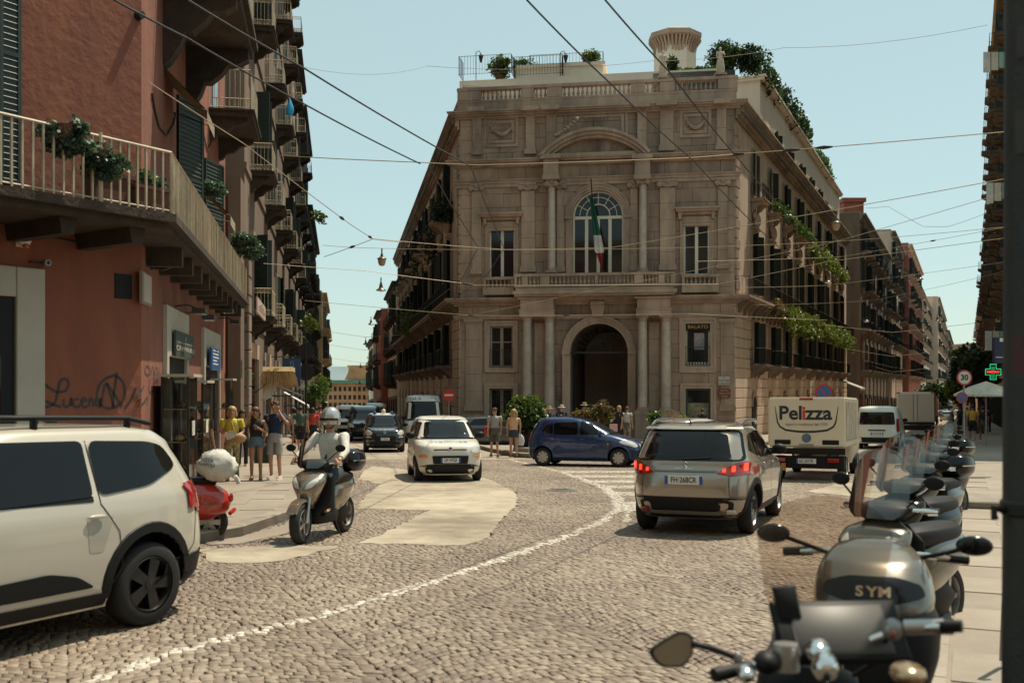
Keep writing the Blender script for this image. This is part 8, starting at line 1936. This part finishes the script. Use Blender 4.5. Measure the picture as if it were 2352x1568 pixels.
hlamp(875, 662, 31, .45, 'bell shaped lamp hanging just below the black lantern'); hlamp(852, 742, 45, .40, 'small dark bell lamp, third down over the left street'); hlamp(840, 788, 62, .5, 'small bell lamp, fourth down over the left street')
hlamp(828, 842, 90, .5, 'tiny dark bell lamp near the bottom of the left street'); hlamp(826, 880, 110, .6, 'lowest tiny lamp in front of the brick building roof')
hlamp(1921, 515, 40, .62, 'large black lantern hanging at the far corner of the palace', True); hlamp(1902, 645, 46, .5, 'flat bell lamp in front of the palace side plants'); hlamp(2113, 638, 60, .62, 'flat bell lamp hanging in the sky over the right street')
hlamp(1990, 735, 75, .7, 'bright lamp low over the right street near the scaffolded house'); hlamp(2153, 735, 95, .75, 'second flat lamp in the sky, farther along the right street'); hlamp(2164, 790, 130, .8, 'smallest flat lamp in the sky over the right street')
# --- dark post at the right edge with a bent pipe and clamp
postm = mat('post_black', (.016, .017, .015), .6, var=.7, scale=7, col2=(.04, .038, .03), bump=.3)
g = GM((2372 - CX) * 3.7 / F, 3.7, 0, .13, tilt=False); t = thing('lamp_post', 'thick dark post with stickers at the right edge of the photo', 'post', g)
b = MB(); b.lathe([(.15, 0), (.15, .4), (.105, .5), (.095, 3.0), (.088, 7)], 24); b.build('shaft', postm, t, smooth=40)
b = MB(); b.lathe([(.102, 0), (.112, .01), (.112, .05), (.102, .06)], 20, (0, 0, 1.22)); b.tube([(-.1, 0, 1.24), (-.155, -.02, 1.25), (-.15, -.02, 1.21)], .014, 6); b.build('clamp', iron, t)
for k, (z, h, a) in enumerate(((2.55, .16, 3.6), (2.2, .1, 3.8), (1.75, .14, 3.5), (2.9, .12, 3.7))):
 b = MB(); b.lathe([(.100, z), (.099, z + h)], 8, a0=a, a1=a + 1.1, cap=False); b.build('sticker', [mat('sticker_a', (.07, .065, .055), .6, var=.5), mat('sticker_b', (.02, .03, .05), .5), mat('sticker_red', (.10, .02, .018), .6), mat('sticker_c', (.05, .045, .04), .6)][k], t)
Mh = GM((2316 - CX) * 6.2 / F, 6.2, 0, .13, tilt=False); t = thing('metal_pole', 'slanting grey metal pole leaning beside the dark post', 'pole', Mh)
b = MB(); b.tube([(-.04, 0, .05), (0, 0, .95), (.03, 0, 1.0), (.06, 0, .96)], .017, 8); b.build('tube', steel, t)
# --- traffic signs
def sign(px, py, Y, r, lab, kind, gy=None, dz=.13, txt=None):
 x = (px - CX) * Y / F; z = CZ + (HY - py) * Y / F; zg = gz(Y) + dz; t = thing('road_sign', lab, 'sign', Matrix.Translation((x, Y, zg))); h = z - zg
 b = MB(); b.tube([(0, .03, 0), (0, .03, h + r)], .03, 8); b.build('post', steel, t)
 red, wht, blu_ = mat('sign_red', (.45, .03, .03), .4), mat('sign_white', (.62, .58, .48), .4), mat('sign_blue2', (.03, .12, .30), .4)
 def disc(nm, r0, y, m): b = MB(); b.lathe([(0, y), (r0, y), (r0, 0)], 32, (0, 0, h), axis='y'); b.build(nm, m, t)
 if kind == 'stop': disc('disc', r, -.01, red); b = MB(); b.box(-r * .72, r * .72, -.016, -.01, h - r * .16, h + r * .16); b.build('bar', wht, t)
 elif kind == '30': disc('disc', r, -.01, red); disc('face', r * .80, -.014, wht); text('30', r * 1.0, ink, t, WM[t.name] @ T(0, -.018, h), bold=r * .03)
 else:
  disc('disc', r, -.01, red); disc('face', r * .78, -.014, blu_); b = MB(); b.T = T(0, 0, h) @ Matrix.Rotation(PI / 4, 4, 'Y'); b.box(-r * .8, r * .8, -.019, -.015, -r * .09, r * .09); b.build('slash', red, t)
 return t
sign(1031, 907, 50, .30, 'round red no entry sign at the left corner of the palace', 'stop')
sign(1892, 902, 36, .32, 'round blue and red no parking sign above the cream lorry', 'np')
t = sign(2215, 867, 34, .265, 'round speed limit sign reading 30 over the right pavement', '30'); x = WM[t.name].translation
M = WM[t.name]; z = CZ + (HY - 913) * 34 / F - x.z
for nm, r0, y, m in (('lower_disc', .20, -.01, MATS['sign_red']), ('lower_face', .155, -.014, MATS['sign_blue2'])): b = MB(); b.lathe([(0, y), (r0, y), (r0, 0)], 28, (-.08, 0, z), axis='y'); b.build(nm, m, t)
b = MB(); b.T = T(-.08, 0, z) @ Matrix.Rotation(PI / 4, 4, 'Y'); b.box(-.16, .16, -.019, -.015, -.018, .018); b.build('slash', MATS['sign_red'], t)
for i, py in enumerate((884, 902)):
 x = (703 - CX) * 40 / F
 if i == 0: tl = thing('road_sign', 'dark backs of two round signs on one post in front of the left shops', 'sign', GM(x, 40, 0, .13, tilt=False)); b = MB(); b.tube([(0, 0, 0), (0, 0, 4.4)], .045, 8); b.build('post', iron, tl)
 b = MB(); b.lathe([(0, -.02), (.33, -.02), (.33, 0)], 24, (0, 0, 3.05 + .85 * (1 - i)), axis='y'); b.build('disc', iron, tl)
# pharmacy cross and the T sign
gl = mat('green_neon', (.02, .75, .28), .4, emit=.6); rl_ = mat('red_led', (1, .06, .03), .4, emit=2.0)
Y = 30; M = Matrix.Translation(PP(2281, 854, Y)); t = thing('pharmacy_cross', 'green lit pharmacy cross with red letters on the right', 'sign', M); a = .23; c = .09
b = MB(); cr_ = [(-c, -a), (c, -a), (c, -c), (a, -c), (a, c), (c, c), (c, a), (-c, a), (-c, c), (-a, c), (-a, -c), (-c, -c)]; b.prism([(p[0] * .93, p[1] * .93) for p in cr_], 0, .1); b.build('case', black, t)
b = MB(); b.tube([(p[0], -.01, p[1]) for p in cr_], .011, 6, closed=True); b.build('neon', gl, t); b = MB()
for k in range(7): b.box(-c * .6, c * .6, -.006, 0, -a * .8 + k * .052, -a * .8 + k * .052 + .012) if k not in (3,) else None
b.build('led_rows', gl, t, kind='stuff'); b = MB(); b.box(-a * .98, a * .98, -.008, -.001, -.045, .045); b.build('screen', black, t); text('FARMACI', .10, rl_, t, M @ T(0, -.012, 0), sx=.9)
b = MB(); b.tube([(.2, .05, 0), (1.2, .4, 0)], .03, 6); b.build('arm', iron, t)
Y = 24; M = Matrix.Translation(PP(2306, 803, Y)); t = thing('tobacco_sign', 'dark blue hanging sign with a white letter T at the right edge', 'sign', M)
b = MB(); b.box(-.22, .22, 0, .12, -.32, .30); b.build('case', mat('sign_navy', (.01, .02, .06), .4), t); text('T', .5, plate_w, t, M @ T(.06, -.006, .07), bold=.02); b = MB(); b.box(-.20, .2, -.01, 0, -.19, -.17); b.build('light_line', clearl, t)
# --- plates on the palace
def pplate(px0, py0, px1, py1, m, lab, lines, tm):
 r = RC(px0, py0, px1, py1); M = W.at((r[0] + r[1]) / 2, -.2, (r[2] + r[3]) / 2); w_, h = (r[1] - r[0]) / 2, (r[3] - r[2]) / 2; t = thing('street_name_plate', lab, 'sign', M); b = MB(); b.bbox(-w_, w_, -.03, .05, -h, h, .01); b.build('plate', m, t)
 for k, s_ in enumerate(lines): text(s_, 2 * h / len(lines) * .62, tm, t, M @ T(0, -.034, h * (1 - (2 * k + 1) / len(lines))), sx=.8)
pplate(1649, 864, 1676, 884, white_st, 'white marble street name plate on the right corner of the palace', ('VIA', 'SETTE SETTEMBRE', 'GIA DELLO SPIRITO'), ink)
pplate(1649, 893, 1677, 913, mat('brown_sign', (.14, .04, .02), .5), 'brown tourist sign below the white street name plate', ('Palazzo Doria', 'd\'Angri sec. XVIII', 'L. Vanvitelli'), cream)
M = W.at(W.u(1464), -.1, W.z(1464, 911)); text('28', .42, stone_d, pal, M, name='house_number'); M = W.at(W.u(1196), -.14, W.z(1196, 909)); text('2', .3, stone_d, pal, M, name='house_number')
# --- Italian flag over the arched window
t = thing('flag', 'Italian flag hanging limp from a slanted pole before the arched window', 'flag', W.at(W.u(1364), -.3, W.z(1364, 440)))
b = MB(); b.tube([(0, .3, -1.6), (-.05, -1.1, .45)], .03, 6); b.build('pole', iron, t)
p0 = W.z(1364, 462) - W.z(1364, 440); H_ = W.z(1364, 462) - W.z(1364, 628)
def fl_strip(nm, z0, z1, x0, x1, m):
 b = MB(); vs = []; n = 10
 for k in range(n + 1):
  t_ = k / n; z = z0 + (z1 - z0) * t_; f = (p0 - z) / H_; cx_ = -.05 + .62 * f; hw_ = .09 + .22 * f if f < .75 else .25 * (1 - f) * 3.2 * .9 + .03
  for j in range(7): u_ = -1 + j / 3; vs.append((cx_ + u_ * hw_ , -.95 + .07 * math.sin(j * 2.1 + f * 5), z))
 b.add(vs, [(i * 7 + j, i * 7 + j + 1, i * 7 + 8 + j, i * 7 + 7 + j) for i in range(n) for j in range(6)]); b.build(nm, m, t, smooth=60)
fl_strip('green_band', p0, p0 - H_ * .52, 0, 0, cloth('flag_green', (.008, .09, .05), .1)); fl_strip('white_band', p0 - H_ * .52, p0 - H_ * .76, 0, 0, whitec); fl_strip('red_band', p0 - H_ * .76, p0 - H_, 0, 0, cloth('flag_red', (.28, .035, .02), .1))
# --- statues on the roof balustrade
stat = mat('statue_stone', (.62, .52, .40), .8, var=.3, scale=6)
for px, lab in ((1523, 'pale stone statue on the roof balustrade left of the hedge'), (1655, 'pale stone statue on the roof balustrade at the right corner')):
 M = W.at(W.u(px), .12, W.z(px, 176 if px < 1600 else 168)) @ Matrix.Rotation(.2, 4, 'Z')
 t = person(lab, M, 1.45, {'elL': (.16, -.02, .68), 'wrL': (.09, -.10, .72), 'haL': (.06, -.12, .73), 'elR': (-.15, -.02, .66), 'wrR': (-.13, -.1, .58), 'haR': (-.12, -.12, .56)}, stat, stat, stat, stat, .5, 'long', None, 'short', face=False, cat='statue'); t.name = 'statue'; WM[t.name] = M
 b = MB(); loft(b, [((0, .01, .0), .21, .17), ((0, .01, .3), .24, .17), ((0, 0, .8), .17, .13)], 9); b.build('robe', stat, t, smooth=60); b = MB(); b.box(-.3, .3, -.25, .25, -.1, .02); b.build('plinth', stone_l, t)
# --- greenery
def bush(lab, M, parts_, pot=None, name='bush', cat='plant', stem=True, grp=None):
 t = thing(name, lab, cat, M, grp)
 for (c, r, n, per, sz, m, seed) in parts_:
  b = MB(); foliage(b, c, r, n, per, sz, seed, lump=.36); b.build('leaves', m, t)
 if pot: b = MB(); b.lathe([(pot[0] * .75, 0), (pot[0], pot[1]), (pot[0] * 1.05, pot[1]), (pot[0] * .9, pot[1] - .05), (.02, pot[1] - .08)], 20); b.build('pot', pot[2], t, smooth=40)
 if stem:
  b = MB()
  for k in range(4): b.tube([(0, 0, .1), (.15 * math.cos(k * 1.7), .15 * math.sin(k * 1.7), parts_[0][0][2])], [.03, .012], 5)
  b.build('stem', bark, t, kind='stuff')
 return t
g = GP(1205, 1047); bush('big round green bush in a dark planter behind the couple', GM(g.x + .1, g.y + 1.2, 0, .16), [((-.1, 0, 1.35), (.82, .7, .78), 60, 46, .13, leaf_g, 3), ((.5, .2, .95), (.45, .5, .5), 20, 40, .12, leaf_g, 4), ((-.1, 0, 1.75), (.6, .5, .4), 18, 40, .12, leaf_y, 5)], (.62, .62, black))
bush('reddish straggly bush in a long planter before the palace doorway', GM(PP(1360, 950, 40).x, 40, 0, .16), [((-.35, 0, 1.25), (.62, .4, .4), 26, 36, .10, leaf_r, 6), ((.45, 0, 1.45), (.45, .35, .5), 20, 34, .10, leaf_r, 7), ((.1, 0, 1.3), (.8, .4, .5), 10, 22, .10, leaf_y, 8)], (.55, .7, terr))
bush('clipped green bush in a planter right of the doorway', GM(PP(1538, 950, 42).x, 42, 0, .16), [((-.35, 0, 1.15), (.6, .5, .38), 36, 42, .11, leaf_g, 9), ((.45, 0, 1.1), (.5, .5, .34), 26, 40, .11, leaf_y, 10)], (.6, .6, greyp))
b = MB(); b.lathe([(0, -.02), (.42, -.02), (.42, 0)], 24, axis='y'); M = Matrix.Translation(PP(1542, 965, 39)); t = thing('round_board', 'round patterned board standing in front of the clipped bush', 'board', M); b.build('disc', mat('board_print', (.42, .30, .2), .6, var=.9, scale=10, col2=(.08, .05, .04)), t); b = MB(); b.tube([(0, .05, -.9), (0, .05, 0)], .03, 6); b.build('stand', iron, t)
def row(lab, WL, us_, z, dz, r, m, seed, sz=.14, n=8, per=26, out=-1.0, name='trailing_plants', droop=.0, step=None):
 t = thing(name, lab, 'plant', WL.at((us_[0] + us_[1]) / 2, out, z)); b = MB(); L = us_[1] - us_[0]; k_ = max(1, int(L / (r[0] * 1.0))); rn_ = random.Random(seed)
 for k in range(k_):
  u = -L / 2 + L * (k + .5) / k_; s_ = rn_.uniform(.65, 1.15); foliage(b, (u, 0, dz - r[2] * .5 * rn_.uniform(.2, 1.2)), (r[0] * s_, r[1] * s_, r[2] * s_), n, per, sz, seed * 31 + k, lump=.4, droop=droop)
 b.build('leaves', m, t); return t
row('yellow green plants hanging from the long side balcony, nearer clump', WR, (7.5, 11), zA, .2, (.8, .4, .7), leaf_r, 1, out=-.7, droop=1)
row('lush trailing plants hanging from the middle of the long side balcony', WR, (12, 30), zA, -.1, (1.1, .4, .95), leaf_y, 2, n=10, per=34, sz=.16, out=-.78, droop=1); row('olive trailing plants at the far part of the long side balcony', WR, (31, 52), zA, -.1, (1.3, .45, .9), leaf_y, 3, n=9, per=28, sz=.18, out=-.78, droop=1)
row('thin green garland of plants along the upper side balconettes', WR, (8, 24), 12.6, .3, (.9, .35, .45), leaf_g, 4, n=6, per=24, sz=.15, out=-.7, droop=.6); row('fuller plants along the far upper side balconettes', WR, (25, 47), 12.4, .1, (1.2, .4, .8), leaf_y, 5, n=8, per=28, sz=.18, out=-.7, droop=.8)
for i, (px, py, Y, r, lab) in enumerate(((1022, 487, 60, (1.0, .8, .9), 'dark round shrub on the upper balcony at the left side of the palace'), (1000, 560, 68, (1.4, 1.0, 1.9), 'long dark creeper hanging from the left side balcony of the palace'), (968, 612, 84, (1.6, 1.0, 1.9), 'farther dark creeper on the left side of the palace'), (1012, 700, 66, (1.2, .8, 1.0), 'shrub on the lower left side balcony of the palace'), (955, 740, 88, (2.0, 1.0, 1.8), 'yellow green creeper on the lower left side balcony'))):
 bush(lab, Matrix.Translation(PP(px, py, Y)), [((0, 0, 0), r, 26, 34, .19, leaf_y if i == 4 else leaf_d, 20 + i)], stem=False, name='creeper')
def roofp(lab, WL, us_, z, r, m, seed, **k): return row(lab, WL, us_, z, r[2] * .9, r, m, seed, name='roof_hedge', **k)
u_ = W2.u
bush('round green shrub on the left roof terrace', W2.at(u_(1146), .2, zt0), [((0, 0, .75), (.75, .6, .7), 44, 40, .13, leaf_g, 31), ((.2, -.2, 1.0), (.5, .4, .4), 12, 36, .12, leaf_y, 32)], (.3, .3, terr)); bush('small shrub at the corner of the white roof pavilion', W2.at(u_(1200), .6, W2.z(1200, 147)), [((0, 0, .25), (.7, .4, .3), 18, 30, .11, leaf_g, 33)], stem=False)
bush('bright green shrub on top of the white roof pavilion', W2.at(u_(1354), .6, W2.z(1354, 147)), [((0, 0, .5), (.62, .5, .5), 32, 40, .12, leaf_y, 34), ((-.1, 0, .3), (.5, .5, .4), 12, 36, .12, leaf_g, 35)], (.25, .25, terr))
b = MB(); b.box(u_(1500), u_(1688), -.3, .3, ztop, W2.z(1620, 167)); b.build('roof_planter', mat('planter_dark', (.02, .03, .035), .6), pal, W2.M)
roofp('low green hedge between the two roof statues', W2, (u_(1530), u_(1648)), W2.z(1590, 168), (.7, .4, .30), leaf_g, 41, out=.1, sz=.12, n=12, per=30)
bush('taller hedge clump beside the left roof statue', W2.at(u_(1543), .1, W2.z(1543, 168)), [((0, 0, .5), (.4, .35, .6), 22, 34, .12, leaf_d, 42)], stem=False, name='roof_hedge')
bush('big dark trees on the right corner of the palace roof', W2.at(u_(1692), 3.5, W2.z(1700, 166) + 1.0), [((-.5, 0, .95), (1.1, .8, 1.1), 80, 46, .15, leaf_d, 43), ((1.0, .2, .85), (.95, .8, .95), 60, 44, .15, leaf_d, 44), ((-.2, -.5, .9), (.6, .4, .6), 18, 34, .13, leaf_g, 45)], name='roof_hedge')
roofp('long green hedge sloping along the attic roof of the palace side', WR, (11, 33), 21.6, (1.3, .8, 1.15), leaf_d, 46, out=.8, sz=.2, n=14, per=34); roofp('farther hedge on the attic roof of the palace side', WR, (37, 46), 21.6, (1.2, .8, 1.0), leaf_g, 47, out=.8, sz=.2, n=10, per=30)
def tree(lab, px, Y, h, r, n, seed, ms=(leaf_d, leaf_g)):
 x = (px - CX) * Y / F; t = thing('street_tree', lab, 'tree', GM(x, Y, 0, .1, tilt=False), 'trees in the right street'); b = MB(); b.tube([(0, 0, 0), (.1, 0, h * .3), (0, .1, h * .6)], [.28, .22, .12], 8)
 for k in range(5): a = k * 1.3; b.tube([(.05, 0, h * .35), (r[0] * .5 * math.cos(a), r[1] * .5 * math.sin(a), h * .7)], [.12, .04], 5)
 b.build('trunk', bark, t)
 for k, m in enumerate(ms): b = MB(); foliage(b, (0, 0, h * .68), r, n // (k + 1), 40, .38, seed + k, lump=.3); b.build('crown', m, t)
tree('large leafy street tree behind the speed limit sign', 2232, 78, 6.6, (1.5, 1.8, 2.1), 70, 51, (leaf_d, leaf_g)); tree('smaller bright tree left of the speed limit sign', 2204, 100, 5.2, (1.5, 1.6, 1.7), 44, 53, (leaf_g, leaf_y)); tree('dark street tree in front of the far right facades', 2250, 64, 5.6, (1.0, 1.4, 1.6), 44, 55, (leaf_d, leaf_d)); tree('low round tree at the foot of the cream buildings', 2150, 150, 5.5, (3.2, 2.5, 2.2), 50, 57, (leaf_d, leaf_g))
for i, (px, py, Y) in enumerate(((740, 878, 60), (726, 900, 48), (733, 500, 70), (712, 742, 62))): bush(['green climbing plant on the ochre side of the left street', 'low potted greenery by the left shops far down', 'tuft of plants on a high balcony of the left street', 'plants on a balcony halfway down the left street'][i], Matrix.Translation(PP(px, py, Y)), [((0, 0, 0), (.7, .5, .6), 16, 26, .16, leaf_y if i != 1 else leaf_g, 60 + i)], stem=False, name='balcony_plant')
# --- cabinets of the shop on the left pavement, awnings, parasol, straw fringe
cg = mat('cabinet_glass', (.02, .022, .02), .05, spec=.6)
def cabinet(u, w_, d, h, lab, ang=0):
 t = thing('display_cabinet', lab, 'cabinet', WS.at(u, -.36, gz(WS.at(u).translation.y) + .13)); b = MB(); f = .04
 for x in (-w_ / 2, w_ / 2 - f):
  for y in (-d / 2, d / 2 - f): b.box(x, x + f, y, y + f, 0, h)
 b.box(-w_ / 2, w_ / 2, -d / 2, d / 2, 0, .35); b.build('frame', iron, t); b = MB(); b.box(-w_ / 2 - .06, w_ / 2 + .06, -d / 2 - .08, d / 2 + .06, h, h + .05); b.build('roof', white_st, t)
 b = MB(); b.box(-w_ / 2 + f, w_ / 2 - f, d / 2 - .03, d / 2, .35, h - .02); b.build('back', mat('cabinet_back', (.10, .10, .085), .7), t)
 for k in range(3):
  z = .5 + k * .55; b = MB(); b.box(-w_ / 2 + f, w_ / 2 - f, -d / 2 + .02, d / 2 - .03, z, z + .02); sh_ = b.build('shelf', clearl, t)
  for j in range(4): b = MB(); x = -w_ / 2 + .15 + j * (w_ - .3) / 3; b.ell((x, -.05, z + .08), (.08, .07, random.uniform(.05, .09)), 8, 5); b.build('item', [black, cream, hair_b, gold][(j + k) % 4], sh_)
 b = MB(); b.box(-w_ / 2 + f, w_ / 2 - f, -d / 2 + .005, -d / 2 + .012, .36, h - .02); b.box(-w_ / 2 + .005, -w_ / 2 + .012, -d / 2 + f, d / 2 - f, .36, h - .02); b.build('glass_pane', scr_m, t, kind='stuff')
 b = MB(); b.box(-.15, .2, -d / 2 - .004, -d / 2 + .002, 1.15, 1.4); b.build('notice', whitec, t)
cabinet(WS.u(362), 1.1, .45, 2.15, 'glass display cabinet on the pavement nearest the graffiti wall'); cabinet(WS.u(402), 1.1, .45, 2.1, 'second glass display cabinet, beside the person in black'); cabinet(WS.u(478), .9, .4, 2.3, 'narrow glass cabinet at the far end of the pink wall')
t = thing('straw_fringe', 'shaggy straw fringe hanging over a left shop entrance', 'awning', A1.at(2.6, -1.0, 2.25)); b = MB(); rn_ = random.Random(2)
for k in range(900):
 x = rn_.uniform(-1.3, 1.3); y = rn_.uniform(-.5, .5); L = rn_.uniform(.3, .75); b.add([(x, y, .12 - .25 * abs(y)), (x + .012, y + .03, .12 - .25 * abs(y)), (x + rn_.uniform(-.1, .1), y * 1.3 + rn_.uniform(-.1, .1), -L)], [(0, 1, 2)])
b.build('straw', straw, t, kind='stuff'); b = MB(); b.prism([(-1.3, .0), (1.3, 0), (1.2, .16), (-1.2, .16)], -.5, .5); b.build('thatch', straw, t)
def awning(lab, M, w_, d, drop, m):
 t = thing('shop_awning', lab, 'awning', M); b = MB(); b.add([(-w_ / 2, 0, 0), (w_ / 2, 0, 0), (w_ / 2, -d, -drop), (-w_ / 2, -d, -drop), (-w_ / 2, -d, -drop - .18), (w_ / 2, -d, -drop - .18), (-w_ / 2, 0, -.03), (w_ / 2, 0, -.03), (w_ / 2, -d + .01, -drop - .03), (-w_ / 2, -d + .01, -drop - .03)], [(0, 1, 2, 3), (3, 2, 5, 4), (6, 9, 8, 7)]); b.build('canvas', m, t)
 for x in (-w_ / 2, w_ / 2): b = MB(); b.tube([(x, 0, -drop), (x, -d, -drop)], .02, 5); b.build('arm', iron, t)
awning('dark shop awning over a left shop beyond the straw fringe', A1.at(11, 0, 1.9), 3, 1.5, .6, blackc); awning('grey slatted awning at the far corner of the palace', WR.at(50, 0, 2.3), 5, 2.0, .8, greyc); awning('small white awning far down the left shops', A1.at(24, 0, 1.4), 2.5, 1.4, .8, whitec); awning('green awning far down the left street', A1.at(30, 0, 2.0), 3, 1.6, .6, greenc)
Y = 38; M = Matrix.Translation(PP(670, 855, Y)); t = thing('hanging_shop_sign', 'dark blue hanging shop sign with a pale tower drawing over the left pavement', 'sign', M); b = MB(); b.box(-.33, .33, 0, .08, -.55, .55); b.build('board', mat('sign_deep_blue', (.015, .05, .14), .4), t); b = MB(); b.tube([(-.8, .05, .6), (.33, .05, .6)], .02, 6); b.build('bracket', iron, t)
pl = mat('pale_line', (.3, .42, .55), .5)
for (x0, x1, z0, z1) in ((-.14, .14, -.2, 0), (-.09, .09, .02, .22), (-.05, .05, .24, .42), (-.2, .2, -.26, -.22), (-.22, .22, -.42, -.36)): b = MB(); b.tube([(x0, -.005, z0), (x1, -.005, z0), (x1, -.005, z1), (x0, -.005, z1)], .010, 4, closed=True); b.build('drawing', pl, t)
b = MB(); b.tube([(0, 0, 0), (-1.6, -.3, -1.3)], .02, 6); t = thing('shop_flag', 'white and blue flag on a slanted pole over the left pavement', 'flag', Matrix.Translation(PP(668, 838, 36))); b.build('pole', iron, t); b = MB(); b.add([(-.2, 0, -.17), (-.9, 0, -.75), (-1.1, .05, -1.3), (-.75, .08, -1.2)], [(0, 1, 2, 3), (3, 2, 1, 0)]); b.build('cloth', whitec, t)
t = thing('parasol', 'pale market parasol over the right pavement', 'parasol', GM(PP(2265, 0, 42).x, 42, 0, .13, tilt=False)); b = MB(); b.tube([(0, 0, 0), (0, 0, 2.7)], .03, 6); b.build('pole', steel, t); b = MB(); b.lathe([(.02, 2.75), (.7, 2.52), (1.35, 2.2), (1.35, 2.12)], 8, cap=False); b.lathe([(.02, 2.72), (1.33, 2.18)], 8, cap=False); b.build('canopy', cream, t)
t = thing('balloon', 'blue drop shaped balloon among the upper left balconies', 'balloon', Matrix.Translation(PP(666, 250, 36))); b = MB(); b.lathe([(.0, -.28), (.10, -.22), (.15, -.08), (.12, .08), (.04, .3), (.0, .38)], 14); b.build('skin', mat('balloon_blue', (.02, .32, .62), .3), t, smooth=60)
# laundry on the far right balconies
for i, (px, py, Y) in enumerate(((2285, 120, 44), (2288, 760, 46), (2292, 420, 44))):
 t = thing('laundry', ['pale laundry hanging high on the right edge building', 'laundry on a low balcony of the right edge building', 'towel on a middle balcony of the right edge building'][i], 'laundry', Matrix.Translation(PP(px, py, Y)))
 for k in range(3): b = MB(); b.box(-.5 + k * .35, -.2 + k * .35, -.02, .02, -.9 + .1 * k, 0); b.build('cloth', [whitec, cream, mat('cloth_mint', (.3, .5, .42), .8)][k], t)
t = thing('low_planter_kerb', 'low pale kerb block beside the pedestrians on the right pavement', 'block', GM(PP(2290, 0, 17).x, 17, -.4, .13)); b = MB(); b.bbox(-.8, .5, -1.2, 1.2, 0, .12, .02); b.build('block', kerbm, t)
for i, (px, py) in enumerate(((620, 1024), (655, 1010), (690, 1000))):
 x, y = gpos(px + 90, py); scooter(['black scooter parked at the left kerb, nearest of three', 'grey scooter parked at the left kerb, middle of three', 'dark scooter parked at the left kerb, farthest of three'][i], GM(x, y, heading(.9, -.4)), [blackg, gsil, blackg][i], screen=.35)
bpy.data.scenes.remove(TS)
print('objects', len(bpy.data.objects), 'tris approx', sum(len(o.data.polygons) * 2 for o in bpy.data.objects if o.type == 'MESH'))
